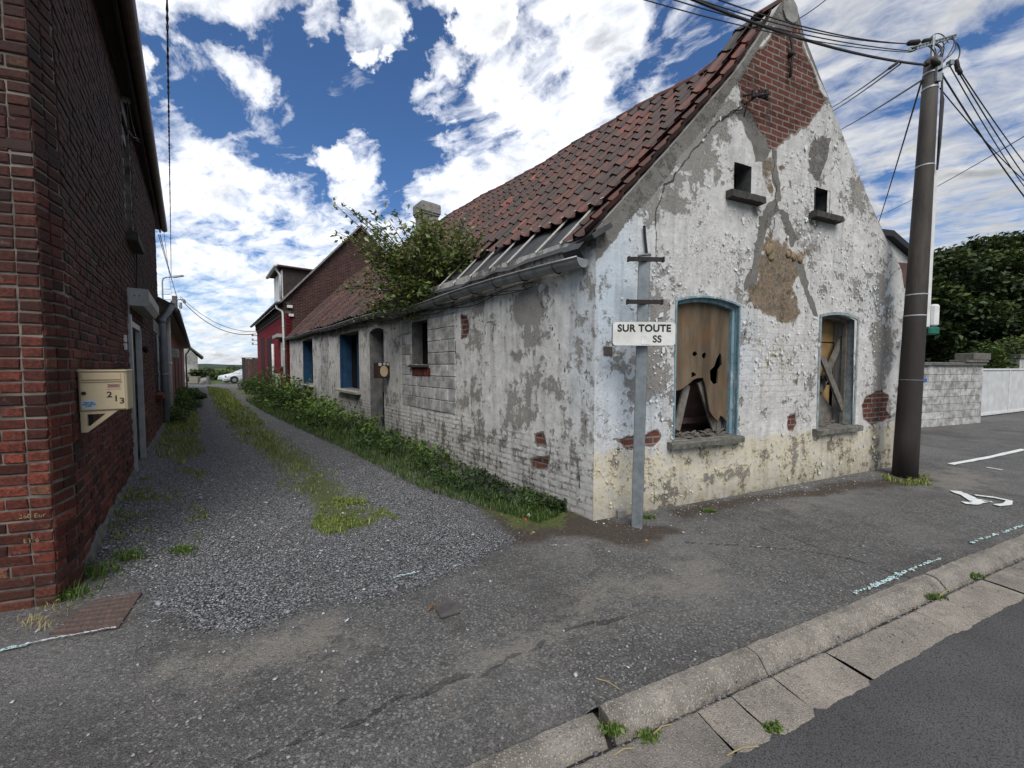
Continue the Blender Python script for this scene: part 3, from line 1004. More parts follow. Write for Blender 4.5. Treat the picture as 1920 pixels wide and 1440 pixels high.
# ------------------------------------------------------------------ ground
F1 = ground_at(107, 1131)
F2 = ground_at(150, 1095)
LD = vp_dir(370)
LW = Frame(F2, LD, (1, 0.5))          # alley wall of the tall brick house
FRONT = Frame(F1, -vp_dir(3300), (0, -1))   # its street face, running left from the chamfer
CH = Frame(F1, F2 - F1, (1, -0.5))    # the chamfered corner


def alley_height(x, y):
    px_, py_ = x - LW.O.x, y - LW.O.y
    dl = px_ * LW.n.x + py_ * LW.n.y
    tl = px_ * LW.d.x + py_ * LW.d.y
    h = 0.15 * np.exp(-(np.maximum(dl, 0) / 0.42) ** 2) * np.clip((tl - 0.05) / 0.9, 0, 1) * np.clip((10 - tl) / 7, 0, 1)
    h = h + 0.012 * fbm(x, y, 1.1, 3, 5) * 2
    return h


def gpoly(pts):
    return [tuple(ground_at(x, y)[:2]) for x, y in pts]


G_GRAVEL = gpoly([(140, 1050), (265, 1105), (255, 1150), (330, 1185), (430, 1200), (500, 1178), (600, 1150), (700, 1140), (790, 1100), (890, 1060),
                  (960, 1010), (890, 958), (440, 745), (420, 716), (340, 716), (300, 800), (150, 1010)])
G_GREEN = [(gpoly([(390, 725), (425, 730), (500, 800), (570, 850), (650, 905), (735, 985), (680, 1008), (585, 990), (545, 900), (480, 850), (410, 780)]), 0.72),
           (gpoly([(300, 850), (325, 770), (350, 745), (372, 765), (372, 850), (340, 880)]), 0.8),
           (gpoly([(250, 900), (370, 880), (380, 1030), (220, 1060), (160, 1070), (165, 1020)]), 0.40),
           (gpoly([(430, 728), (500, 735), (720, 860), (930, 960), (1095, 960), (1085, 1000), (960, 995), (840, 930), (600, 815)]), 0.85),
           (gpoly([(1650, 890), (1745, 890), (1735, 915), (1660, 905)]), 0.45)]
G_SOIL = [(gpoly([(880, 950), (1090, 930), (1110, 975), (1240, 985), (1280, 1002), (1180, 1022), (1090, 1010), (960, 1015)]), 0.95),
          (gpoly([(1240, 955), (1480, 915), (1700, 888), (1780, 905), (1500, 935), (1290, 975)]), 0.8),
          (gpoly([(60, 1170), (150, 1120), (270, 1105), (260, 1165), (200, 1215), (90, 1215)]), 0.55),
          (gpoly([(640, 1340), (1130, 1330), (1150, 1390), (900, 1425)]), 0.35),
          (gpoly([(800, 1120), (900, 1130), (930, 1180), (860, 1200), (790, 1160)]), 0.5)]
G_SAND = [(gpoly([(180, 1300), (300, 1240), (480, 1180), (640, 1160), (760, 1200), (640, 1260), (420, 1290), (260, 1330)]), 0.62),
          (gpoly([(760, 1290), (880, 1210), (1080, 1100), (1200, 1060), (1260, 1010), (1340, 1040), (1420, 1100), (1330, 1130), (1190, 1150), (1000, 1280), (880, 1330)]), 0.52),
          (gpoly([(1000, 1010), (1250, 1000), (1500, 930), (1700, 905), (1560, 960), (1300, 1010), (1100, 1050)]), 0.45),
          (gpoly([(0, 1440), (0, 1250), (300, 1330), (700, 1400), (640, 1440)]), 0.2),
          (gpoly([(1690, 890), (1790, 870), (1900, 900), (1840, 930), (1720, 920)]), 0.6)]
G_CRACK = [gpoly(p) for p in ([(430, 1440), (620, 1375), (800, 1290), (960, 1235)], [(960, 1235), (1060, 1180), (1200, 1150)],
                              [(1280, 1015), (1490, 1030), (1560, 1040), (1720, 1085)], [(1430, 990), (1560, 1035)])]


def ground_attrs(V):
    x, y = V[:, 0].astype(float), V[:, 1].astype(float)
    wx = x + 0.35 * fbm(x, y, 1.6, 4, 3)
    wy = y + 0.35 * fbm(x, y, 1.6, 4, 9)
    soft = 0.28 + 0.02 * np.hypot(x, y)

    def msk(poly, w):
        return np.clip(0.5 - poly_sd(wx, wy, poly) / w, 0, 1)
    gr = msk(G_GRAVEL, soft)
    gr = np.maximum(gr, np.clip((np.hypot(x, y) - 18) / 6, 0, 1) * 0.0)
    gn = np.zeros(len(x))
    so = np.zeros(len(x))
    sa = np.full(len(x), 0.12)
    for p, a in G_GREEN:
        gn = np.maximum(gn, a * msk(p, soft * 1.3))
    for p, a in G_SOIL:
        so = np.maximum(so, a * msk(p, soft))
    for p, a in G_SAND:
        sa = np.maximum(sa, a * msk(p, soft * 1.5))
    ck = np.zeros(len(x))
    jx = x + 0.10 * fbm(x, y, 7, 3, 21)
    jy = y + 0.10 * fbm(x, y, 7, 3, 22)
    for p in G_CRACK:
        ck = np.maximum(ck, np.clip(1 - line_d(jx, jy, p) / 0.036, 0, 1))
    return {'gm': np.stack([gr, gn, so, sa], 1), 'crack': ck}


def grid_faces(nr, nc):
    i = np.arange(nr - 1)[:, None] * nc + np.arange(nc - 1)[None, :]
    return np.stack([i, i + 1, i + 1 + nc, i + nc], -1).reshape(-1, 4)


def street_grid(ss, vv, hfun):
    S, Vv = np.meshgrid(ss, vv)
    o = street(0, 0)
    nb = Vector((-U.y, U.x, 0))
    X = o.x + U.x * S + nb.x * Vv
    Y = o.y + U.y * S + nb.y * Vv
    Z = hfun(X, Y, S, Vv)
    return np.stack([X, Y, Z], -1).reshape(-1, 3), grid_faces(len(vv), len(ss))


def pav_h(X, Y, S, V_):
    return 0.010 * fbm(X, Y, 0.8, 4, 2) * np.clip(V_ / 0.3, 0, 1) - 0.045 * np.clip((-1.27 - S) / 0.15, 0, 1) * np.clip((0.22 - V_) / 0.2, 0, 1)


ss = np.concatenate([np.arange(-9, -6, 0.3), np.arange(-6, 7, 0.035), np.arange(7, 40, 0.5)])
vv = np.linspace(0, V_GABLE + 0.0, 54)
V, F = street_grid(ss, vv, pav_h)
np_obj('pavement', V, F, M_ground, smooth=True, attrs=ground_attrs(V), kind='structure')
# alley
base = street(0, V_GABLE)
cs = np.arange(-6.2, 0.12, 0.04)
ts = np.concatenate([np.arange(0, 7, 0.045), np.geomspace(7, 52, 120)])
CS, TS = np.meshgrid(cs, ts)
X = base.x + U.x * CS + AD.x * TS
Y = base.y + U.y * CS + AD.y * TS
Z = alley_height(X, Y) * np.clip(TS / 0.4, 0, 1) + pav_h(X, Y, CS, 1 + TS) * np.clip(1 - TS / 0.5, 0, 1)
Z[TS > 40] -= (TS[TS > 40] - 40) * 0.02
V = np.stack([X, Y, Z], -1).reshape(-1, 3)
np_obj('alley', V, grid_faces(len(ts), len(cs)), M_ground, smooth=True, attrs=ground_attrs(V), kind='structure')
# forecourt right of the cottage
V, F = street_grid(np.concatenate([np.arange(6.35, 12, 0.12), np.arange(12, 40, 0.5)]), V_GABLE + np.arange(0, 12, 0.15), lambda X, Y, S, V_: 0.01 * fbm(X, Y, 0.8, 4, 2) * np.clip((V_ - V_GABLE) / 0.3, 0, 1) * 0 + pav_h(X, Y, S, V_))
np_obj('forecourt', V, F, M_ground, smooth=True, attrs=ground_attrs(V), kind='structure')


def sg(x, y, z=0.0):
    """pixel to street coordinates (s, v)"""
    p = ground_at(x, y, z)
    s = (p.x - A.x) * U.x + (p.y - A.y) * U.y
    v = KC - (p.x * U.y - p.y * U.x)
    return s, v


# road with an irregular asphalt edge
ZR = -0.05
S_ = np.concatenate([np.arange(-12, -3, 0.4), np.arange(-3, 5, 0.02), np.arange(5, 60, 0.4)])
v_edge = sg(1635, 1270, ZR)[1]
rows = [v_edge, v_edge - 0.06, v_edge - 0.3, v_edge - 1.5, v_edge - 7]
S2, V2 = np.meshgrid(S_, rows)
V2[0] += 0.022 * fbm(S_, S_ * 0, 5.0, 4, 7) * 2 + 0.006 * fbm(S_, S_ * 0, 40, 2, 8) * 2
o = street(0, 0)
nb = Vector((-U.y, U.x, 0))
V = np.stack([o.x + U.x * S2 + nb.x * V2, o.y + U.y * S2 + nb.y * V2, np.full(S2.shape, ZR + 0.012)], -1)
V[0, :, 2] = ZR + 0.001
V[1, :, 2] = ZR + 0.012
np_obj('road', V.reshape(-1, 3), grid_faces(len(rows), len(S_)), M_road, smooth=True, kind='structure')
# big ground sheet out to the horizon
mb = MB()
R_ = 4000
mb.add([(-R_, -60, -0.16), (R_, -60, -0.16), (R_, R_, -0.16), (-R_, R_, -0.16)], [(0, 1, 2, 3)])
ob('ground', mb, M_field, kind='structure')

# kerb blocks and gutter slabs (each block one run of the kerb)
v_gap = sg(1442, 1264, ZR)[1]
js = [sg(1125, 1327)[0], sg(1402, 1215)[0], sg(1592, 1135)[0]]
while js[-1] < 30:
    js.append(js[-1] + 1.0)
kb = MB()


def kerb_block(s0, s1, dz=0.0, tiltl=0.0, dv=0.0, tint=0.5):
    n = max(2, int((s1 - s0) / 0.05))
    prof = [(0.012, -0.10), (0.010, -0.004), (0.0, 0.012), (-0.045, 0.013), (-0.066, 0.006), (-0.082, -0.008), (v_gap + 0.012, ZR - 0.02), (v_gap + 0.012, -0.15)]
    vs, fs = [], []
    for i in range(n + 1):
        s = s0 + (s1 - s0) * i / n
        e = 0.006 if i in (0, n) else 0.0
        for j, (v, z) in enumerate(prof):
            k = random.uniform(-0.0025, 0.0025)
            zz = z + dz + tiltl * (s1 - s) + (k if 1 < j < 6 else 0) - (e if 1 < j < 6 else 0)
            vs.append(street(s, v + dv + k, zz))
    m = len(prof)
    for i in range(n):
        for j in range(m - 1):
            a = i * m + j
            fs.append((a, a + 1, a + 1 + m, a + m))
    fs.append(tuple(range(m)))
    fs.append(tuple(n * m + j for j in reversed(range(m))))
    kb.add(vs, fs, 0, tint)


for a_, b_ in zip(js, js[1:]):
    kerb_block(a_ + 0.004, b_ - 0.004, random.uniform(-0.003, 0.003), 0, random.uniform(-0.003, 0.003), random.random())
kerb_block(js[0] - 0.84, js[0] - 0.035, -0.022, -0.030, 0.0, 0.3)
kerb_block(js[0] - 1.9, js[0] - 0.86, -0.046, -0.01, 0.0, 0.6)
kerb_block(js[0] - 2.9, js[0] - 1.91, -0.05, 0.0, 0.0, 0.5)
ob('kerb', kb, M_kerb, kind='structure')
sl = MB()
sj = [sg(1160, 1440, ZR)[0] - 1.0, sg(1160, 1440, ZR)[0] - 0.5, sg(1165, 1400, ZR)[0] + 0.0, sg(1340, 1370, ZR)[0], sg(1412, 1343, ZR)[0], sg(1487, 1300, ZR)[0], sg(1594, 1252, ZR)[0], sg(1762, 1166, ZR)[0]]
sj = sorted(sj)
while sj[-1] < 30:
    sj.append(sj[-1] + random.choice([0.5, 0.75, 1.0]))
for a_, b_ in zip(sj, sj[1:]):
    n = max(2, int((b_ - a_) / 0.04))
    dz = random.uniform(-0.004, 0.004)
    sk = random.uniform(-0.02, 0.03)
    vs, fs = [], []
    rowsv = [(v_gap - 0.012, -0.03), (v_gap - 0.018, 0.004), (v_gap - 0.028, 0.009), ((v_gap + v_edge) / 2, 0.008), (v_edge - 0.045, 0.004), (v_edge - 0.06, -0.03)]
    for i in range(n + 1):
        s = a_ + 0.003 + (b_ - a_ - 0.006) * i / n
        for j, (v, z) in enumerate(rowsv):
            e = -0.006 if i in (0, n) else 0
            vs.append(street(s + sk * j / 5 + (random.uniform(-.006, .006) if i in (0, n) else 0), v + random.uniform(-.002, .002), ZR + z + dz + e))
    m = len(rowsv)
    for i in range(n):
        for j in range(m - 1):
            q = i * m + j
            fs.append((q, q + 1, q + 1 + m, q + m))
    sl.add(vs, fs, 0, random.random())
ob('gutter_strip', sl, M_slab, kind='structure')
mb = MB()
mb.add([street(-12, 0.05, ZR - 0.03), street(40, 0.05, ZR - 0.03), street(40, v_edge - 0.2, ZR - 0.03), street(-12, v_edge - 0.2, ZR - 0.03)], [(0, 1, 2, 3)])
ob('gutter_bed', mb, simple('gutter_dirt', (0.05, 0.042, 0.034), (0.018, 0.016, 0.014), 30, 0.95, bump=0.9), kind='structure')

# ------------------------------------------------------------------ cottage
cottage = empty('cottage', GA.w(2.8, 0, -3), 'derelict whitewashed cottage with peeling walls and a red pantile roof on the alley corner', 'cottage')
S_R = 6.0                      # length of the gable wall at the ground
OUT = [(0.0, 2.98), (1.0, 4.04), (1.98, 5.12), (2.46, 5.77), (2.66, 6.07), (2.75, 6.17), (2.86, 6.22), (2.96, 6.20), (3.04, 6.08), (3.12, 5.89), (3.86, 5.13), (5.05, 3.90), (5.90, 3.12), (5.98, 2.85), (6.05, 2.6)]
OUTS, OUTZ = np.array([p[0] for p in OUT]), np.array([p[1] for p in OUT])


def right_edge(z):
    return 6.03 - 0.07 * z


def squeeze_s(S, Z):
    return S - (S_R - right_edge(Z)) * np.clip((S - 3.2) / (S_R - 3.2), 0, 1)


def wall_grid(fr, name, s0, s1, ds, z0, z1, dz, holes, mat, top=None, masks=None, disp=0.006, parent=None, seed=1, squeeze=None, label=None):
    def snap(a, b, d, marks):
        g = np.arange(a, b + d * 0.5, d)
        g[-1] = b
        for m_ in marks:
            g[np.argmin(abs(g - m_))] = m_
        return np.sort(g)
    gs = snap(s0, s1, ds, [q for h in holes for q in h[:2]])
    gz = snap(z0, z1, dz, [q for h in holes for q in h[2:4]])
    S, Z = np.meshgrid(gs, gz)
    tz = np.interp(S, OUTS, OUTZ) if top is None else top(S)
    over = Z >= tz
    Zc = np.minimum(Z, tz)
    for (a, b, c, d, arch) in holes:
        if arch:
            sm, hw = (a + b) / 2, (b - a) / 2
            ins = (abs(S - sm) <= hw) & (Zc >= d - 1e-6)
            Zc = Zc + np.where(ins, arch * (1 - ((S - sm) / hw) ** 2) * np.exp(-((Zc - d) / 0.18) ** 2), 0)
    Sx = S.copy()
    if squeeze is not None:
        Sx = squeeze(S, Zc)
    att = masks(Sx, Zc)
    D = disp * (fbm(Sx, Zc, 1.4, 3, seed) * 3.0 + fbm(Sx, Zc, 7, 4, seed + 5) * 1.0)
    D = D - 0.010 * np.clip(att['ma'][..., 1] * 2 - 0.8, 0, 1) - 0.004 * att['ma'][..., 3]
    V = fr.wn(Sx, Zc, D).reshape(-1, 3)
    nr, nc = S.shape
    Fc = grid_faces(nr, nc)
    drop = over.reshape(-1)[Fc].all(1)
    cS, cZ = S.reshape(-1)[Fc].mean(1), Z.reshape(-1)[Fc].mean(1)
    for (a, b, c, d, arch) in holes:
        drop |= (cS > a) & (cS < b) & (cZ > c) & (cZ < d)
    Fc = Fc[~drop]
    if fr.d.cross(Vector((0, 0, 1))).dot(fr.n) < 0:
        Fc = Fc[:, ::-1]
    A_ = {'ma': att['ma'].reshape(-1, 4), 'mb': att['mb'].reshape(-1, 4), 'crack': att['crack'].reshape(-1), 'sz': np.stack([Sx, Zc, Z * 0], -1).reshape(-1, 3)}
    kw = {'label': label} if label else {}
    return np_obj(name, V, Fc, mat, parent, True, A_, **kw)


def mask_tools(S, Z, seed, amt=0.10, sc=5.0):
    wx = S + amt * fbm(S, Z, sc, 4, seed)
    wz = Z + amt * fbm(S, Z, sc, 4, seed + 31)
    return wx, wz


g = GA.poly


def gable_masks(S, Z):
    wx, wz = mask_tools(S, Z, 3, 0.16, 4.5)

    def M(pts, w=0.05, k=1.0, hard=False):
        x_, z_ = (S, Z) if hard else (wx, wz)
        return k * np.clip(0.5 - poly_sd(x_, z_, g(pts)) / w, 0, 1)
    mx = np.maximum
    # exposed brick
    b = M([(1455, 52), (1498, 48), (1507, 95), (1530, 150), (1546, 180), (1530, 205), (1512, 235), (1492, 250), (1470, 262), (1452, 276), (1440, 278), (1428, 262), (1420, 240), (1402, 215), (1395, 195), (1388, 168), (1384, 150), (1398, 125), (1420, 98)], 0.07)
    b = mx(b, M([(1628, 742), (1655, 728), (1664, 745), (1660, 765), (1672, 778), (1650, 790), (1640, 800), (1620, 785), (1618, 765)], 0.04))
    b = mx(b, M([(1478, 778), (1490, 775), (1495, 790), (1486, 806), (1476, 800)], 0.04))
    b = mx(b, M([(1156, 822), (1185, 815), (1192, 832), (1228, 805), (1236, 822), (1222, 838), (1170, 838)], 0.04))
    b = mx(b, M([(1388, 190), (1412, 180), (1430, 230), (1405, 215)], 0.05))
    # cement repairs
    c = M([(1380, 204), (1400, 205), (1426, 245), (1445, 280), (1430, 300), (1413, 304), (1408, 280)], 0.03)
    c = mx(c, M([(1424, 408), (1447, 408), (1434, 450), (1424, 495), (1412, 530), (1396, 548), (1392, 530), (1412, 490), (1420, 440)], 0.03))
    c = mx(c, M([(1460, 392), (1479, 398), (1486, 425), (1495, 452), (1482, 462), (1470, 438)], 0.03))
    c = mx(c, M([(1440, 380), (1455, 372), (1462, 392), (1447, 410), (1430, 420), (1432, 395)], 0.03))
    c = mx(c, M([(1490, 496), (1508, 498), (1512, 520), (1526, 560), (1534, 596), (1524, 592), (1510, 545), (1498, 515)], 0.03))
    c = mx(c, M([(1526, 263), (1556, 253), (1552, 300), (1534, 338), (1514, 330), (1518, 285)], 0.03))
    c = mx(c, M([(1446, 280), (1456, 280), (1458, 330), (1464, 375), (1452, 380), (1448, 340)], 0.03))
    # parging along the rakes
    rake = np.interp(S, OUTS, OUTZ)
    nse = fbm(S, Z, 3, 4, 77)
    c = mx(c, np.where(S < 2.9, np.clip(0.5 - ((rake - Z) - 0.22 - 0.16 * nse - 0.10 * np.clip(2 - S, 0, 2)) / 0.22, 0, 1) * 0.62, 0))
    c = mx(c, np.where(S > 2.9, np.clip(0.5 - ((rake - Z) - 0.09 - 0.06 * nse) / 0.04, 0, 1), 0))
    c = mx(c, M([(1462, 0), (1500, 0), (1502, 50), (1455, 55), (1445, 40)], 0.03))
    # ochre masonry
    o = M([(1449, 440), (1480, 462), (1512, 480), (1506, 512), (1488, 545), (1500, 580), (1478, 612), (1450, 600), (1410, 572), (1400, 548), (1422, 502), (1432, 460)], 0.30)
    o = mx(o, M([(1424, 285), (1450, 290), (1452, 330), (1445, 375), (1432, 350), (1425, 320)], 0.1, 0.55))
    o = mx(o, M([(1455, 300), (1490, 300), (1480, 420), (1462, 400)], 0.1, 0.38))
    o = mx(o, M([(1400, 640), (1520, 640), (1525, 740), (1420, 740), (1395, 700)], 0.3, 0.34))
    # how much paint is gone
    p = np.full(S.shape, 0.35)

    def bump(x, y, rx, rz, a):
        s_, z_ = GA.px(x, y)
        return a * np.exp(-((S - s_) / rx) ** 2 - ((Z - z_) / rz) ** 2)
    for q in [(1205, 700, 0.35, 0.45, 0.28), (1210, 560, 0.25, 0.2, 0.22), (1250, 330, 0.5, 0.5, 0.22), (1300, 250, 0.4, 0.4, 0.16), (1165, 500, 0.12, 0.5, -0.12),
              (1180, 560, 0.2, 0.5, -0.10), (1330, 480, 0.6, 0.5, -0.16), (1470, 330, 0.5, 0.5, -0.2), (1600, 640, 0.35, 0.4, 0.0), (1645, 540, 0.5, 0.35, 0.22),
              (1650, 670, 0.28, 0.45, 0.36), (1580, 450, 0.6, 0.5, -0.05), (1600, 350, 0.6, 0.5, 0.10), (1440, 700, 0.5, 0.6, -0.14), (1300, 900, 0.8, 0.2, 0.08),
              (1230, 600, 0.12, 0.6, 0.1), (1430, 820, 0.5, 0.2, -0.05), (1350, 420, 0.8, 0.8, -0.06), (1125, 800, 0.12, 0.8, -0.1)]:
        p = p + bump(*q)
    p = p + M([(1270, 230), (1370, 160), (1395, 210), (1330, 300), (1240, 400), (1200, 420)], 0.5, 0.12)
    yel = np.clip((0.80 - Z + 0.18 * nse) / 0.16, 0, 1) * 0.9
    yel = mx(yel, bump(1450, 680, 0.6, 0.6, 0.5))
    dirt_dark = np.clip((0.38 - Z + 0.25 * nse) / 0.45, 0, 1) * 0.85
    dirt_dark = mx(dirt_dark, bump(1690, 850, 0.6, 0.45, 0.9))
    for hx, hz in ((1397, 395), (1548, 425), (1315, 850), (1566, 828)):
        dirt_dark = mx(dirt_dark, bump(hx, hz, 0.3, 0.16, 0.55))  # dark patch just below each sill
    blu = np.clip(bump(1150, 560, 0.45, 1.2, 0.95) + bump(1200, 780, 0.6, 0.4, 0.4) + bump(1655, 560, 0.35, 0.25, 0.7) + bump(1400, 650, 0.25, 0.6, 0.35), 0, 1)
    crs = np.clip(bump(1460, 700, 0.9, 0.55, 0.65) + bump(1400, 610, 0.6, 0.5, 0.2) + bump(1480, 340, 0.5, 0.5, 0.45), 0, 1)
    jx, jz = mask_tools(S, Z, 90, 0.10, 7)
    ck = np.zeros(S.shape)
    for pts, w in [([(1452, 280), (1450, 330), (1458, 380), (1448, 440)], 0.018), ([(1388, 196), (1352, 226), (1290, 296), (1240, 360), (1231, 400), (1230, 480)], 0.020),
                   ([(1100, 870), (1108, 820), (1104, 760)], 0.02), ([(1395, 640), (1405, 580), (1400, 545)], 0.010), ([(1563, 300), (1580, 340), (1586, 360)], 0.016),
                   ([(1340, 200), (1355, 240), (1345, 300)], 0.006), ([(1620, 470), (1640, 510), (1600, 560)], 0.007), ([(1160, 842), (1240, 838)], 0.012),
                   ([(1480, 620), (1470, 660), (1482, 700)], 0.007), ([(1410, 850), (1404, 900)], 0.006), ([(1520, 830), (1530, 880)], 0.006), ([(1376, 640), (1392, 720), (1388, 800)], 0.006)]:
        ck = mx(ck, np.clip(1 - line_d(jx, jz, g(pts)) / w, 0, 1))
    return {'ma': np.stack([p, b, c, o], -1), 'mb': np.stack([yel, dirt_dark, blu, crs], -1), 'crack': ck}


def hole(fr, x0, x1, yt, yb, arch=0.0):
    """opening from pixel marks: left, right, top and bottom rows read at the left side"""
    s0, _ = fr.px(x0, yb)
    s1, _ = fr.px(x1, yb)
    return s0, s1, arch


H1 = (1.085, 2.085, 0.76, 2.33, 0.075)
H2 = (3.72, 4.57, 0.74, 2.28, 0.06)
H3 = (1.94, 2.24, 3.68, 4.03, 0.0)
H4 = (3.50, 3.82, 3.68, 4.01, 0.0)
wall_grid(GA, 'gable_wall', 0.0, S_R, 0.0165, -0.05, 6.24, 0.0165, [H1, H2, H3, H4], M_gable, masks=gable_masks, parent=cottage, seed=4, squeeze=squeeze_s)


def reveal(mb, fr, h, depth, mi_l=0, mi_r=0, mi_t=0, mi_b=0):
    a, b, c, d, arch = h
    n = 10 if arch else 1
    top = [(a + (b - a) * i / n, d + arch * (1 - (2 * i / n - 1) ** 2)) for i in range(n + 1)]
    e = 0.002
    mb.add([fr.w(a, c, e), fr.w(a, d, e), fr.w(a, d, -depth), fr.w(a, c, -depth)], [(0, 1, 2, 3)], mi_l)
    mb.add([fr.w(b, c, e), fr.w(b, d, e), fr.w(b, d, -depth), fr.w(b, c, -depth)], [(3, 2, 1, 0)], mi_r)
    mb.add([fr.w(a, c, e), fr.w(b, c, e), fr.w(b, c, -depth), fr.w(a, c, -depth)], [(0, 1, 2, 3)], mi_b)
    vs = [fr.w(s, z, e) for s, z in top] + [fr.w(s, z, -depth) for s, z in top]
    k = n + 1
    mb.add(vs, [(i, i + 1, i + 1 + k, i + k) for i in range(n)], mi_t)


def arch_frame(mb, fr, h, width, o0, o1, inset=0.0, mi=0, bottom=False):
    """frame bars round an opening, the head following its arch"""
    a, b, c, d, arch = h
    a, b = a + inset, b - inset
    mb.fbox(fr, a, a + width, c, d, o0, o1, mi, bev=0.006)
    mb.fbox(fr, b - width, b, c, d, o0, o1, mi, bev=0.006)
    n = 10
    up = [(a + (b - a) * i / n, d + arch * (1 - (2 * i / n - 1) ** 2)) for i in range(n + 1)]
    lo = [(s, z - width) for s, z in reversed(up)]
    mb.prism(fr, up + lo, o0 + 0.002, o1 + 0.002, mi)
    if bottom:
        mb.fbox(fr, a, b, c, c + width, o0, o1, mi, bev=0.006)


def band(mb, fr, h, w, o, mi=0):
    """painted surround round the opening, proud of the wall"""
    a, b, c, d, arch = h
    n = 10
    mb.fbox(fr, a - w, a, c, d + 0.02, -0.02, o, mi)
    mb.fbox(fr, b, b + w, c, d + 0.02, -0.02, o, mi)
    up = [(a - w + (b - a + 2 * w) * i / n, d + w + arch * (1 - (2 * i / n - 1) ** 2)) for i in range(n + 1)]
    lo = [(s, z - w) for s, z in reversed(up)]
    mb.prism(fr, up + lo, -0.02, o + 0.002, mi)


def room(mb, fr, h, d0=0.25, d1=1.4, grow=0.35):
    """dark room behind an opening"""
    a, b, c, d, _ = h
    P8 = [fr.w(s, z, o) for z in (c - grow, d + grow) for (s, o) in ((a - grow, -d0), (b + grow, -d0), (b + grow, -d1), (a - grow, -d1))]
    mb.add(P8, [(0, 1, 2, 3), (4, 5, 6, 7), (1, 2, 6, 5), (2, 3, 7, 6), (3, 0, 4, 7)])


def rough_slab(mb, fr, s0, s1, z0, z1, o0, o1, mi=0, jit=0.012, n=14):
    """stone sill with worn uneven edges"""
    vs, fs = [], []
    for i in range(n + 1):
        s = s0 + (s1 - s0) * i / n
        dip = random.uniform(-jit, jit)
        pr = [(o0, z0), (o1 + random.uniform(-jit, jit), z0 + random.uniform(0, jit)), (o1 + random.uniform(-jit, jit), z1 - 0.012 - abs(dip) * .5), (o1 - 0.015, z1 - abs(dip) * .4), (o0, z1 + 0.008)]
        vs += [fr.w(s, z, o) for o, z in pr]
    for i in range(n):
        for j in range(5):
            a, b = i * 5 + j, i * 5 + (j + 1) % 5
            fs.append((a, b, b + 5, a + 5))
    fs += [tuple(range(5)), tuple(n * 5 + j for j in reversed(range(5)))]
    mb.add(vs, fs, mi)


# left ground-floor window: blue frame, holed chipboard
mb = MB()
reveal(mb, GA, H1, 0.26, 0, 0, 0, 1)
band(mb, GA, H1, 0.022, 0.012, 0)
arch_frame(mb, GA, H1, 0.042, -0.11, -0.05, 0.0, 0)
w1 = ob('window', mb, [M_bluepaint, M_greywood], cottage, label='blue framed window boarded with a stained chipboard full of holes')
mb = MB()
bd = GA.poly([(1278, 590), (1278, 813)], -0.10)
HB = [GA.px(x, y, -0.10) for x, y in [(1264, 736), (1277, 730), (1289, 722), (1300, 712), (1307, 709), (1318, 708), (1322, 720), (1326, 740), (1331, 771), (1340, 785), (1345, 800), (1345, 826)]]
outer = [(1.10, 2.33), (1.35, 2.375), (1.585, 2.39), (1.82, 2.375), (2.07, 2.33), (2.07, 1.02)]
outer += [GA.px(x, y, -0.10) for x, y in [(1366, 796), (1356, 782), (1351, 779), (1346, 790)]]
outer += [GA.px(x, y, -0.10) for x, y in [(1338, 782), (1331, 771), (1326, 740), (1322, 720), (1318, 708), (1307, 709), (1300, 712), (1289, 722), (1277, 730), (1267, 736)]]
outer[-1] = (1.10, outer[-1][1])
def blobpx(cx, cy, rx, ry, n=9, ph=0.0):
    return [GA.px(cx + rx * math.cos(ph + 6.283 * i / n) * random.uniform(.55, 1.35), cy + ry * math.sin(ph + 6.283 * i / n) * random.uniform(.75, 1.2), -0.10) for i in range(n)]
holes_ = [blobpx(1303, 664, 4.5, 6), blobpx(1321, 667, 4.5, 6.5), blobpx(1300, 703, 4, 5, ph=1),
          [GA.px(x, y, -0.10) for x, y in [(1350, 661), (1353, 668), (1354, 684), (1347, 694), (1346, 708), (1345, 719), (1338, 721), (1332, 712), (1331, 695), (1339, 687), (1344, 672)]]]
mb.prism(GA, outer, -0.118, -0.10, 0, holes=holes_)
ob('window_board', mb, M_osb, w1)
mb = MB()
for (x0, y0, x1, y1, w_) in [(1268, 806, 1291, 722, 0.10), (1312, 716, 1344, 806, 0.09), (1346, 812, 1352, 776, 0.07), (1357, 813, 1361, 790, 0.08)]:
    p, q = GA.px(x0, y0, -0.16), GA.px(x1, y1, -0.16)
    mb.bar(GA.w(p[0], p[1], -0.16), GA.w(q[0], q[1], -0.19), w_, 0.025, up=tuple(GA.n))
    ob('broken_plank', mb, M_greywood, w1)
    mb = MB()
for i in range(26):
    s = random.uniform(1.2, 2.0)
    o_ = random.uniform(-0.22, -0.03)
    mb.bar(GA.w(s, 0.775 + random.uniform(0, .03), o_), GA.w(s + random.uniform(-.14, .14), 0.78 + random.uniform(0, .05), o_ + random.uniform(-.05, .05)), random.uniform(.015, .05), 0.012)
ob('rubble', mb, M_greywood, w1, kind='stuff')
mb = MB()
rough_slab(mb, GA, 0.98, 2.14, 0.675, 0.752, -0.05, 0.085)
ob('sill', mb, M_stone, w1)
mb = MB()
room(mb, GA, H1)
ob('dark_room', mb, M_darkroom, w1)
mb = MB()
mb.fbox(GA, 1.25, 2.3, 0.5, 1.7, -0.62, -0.58, 0)
mb.fbox(GA, 1.1, 2.4, 0.86, 0.93, -0.50, -0.45, 0)
ob('inner_panel', mb, simple('brown_inner_panel', (0.075, 0.042, 0.036), (0.035, 0.022, 0.02), 5, 0.9), w1)

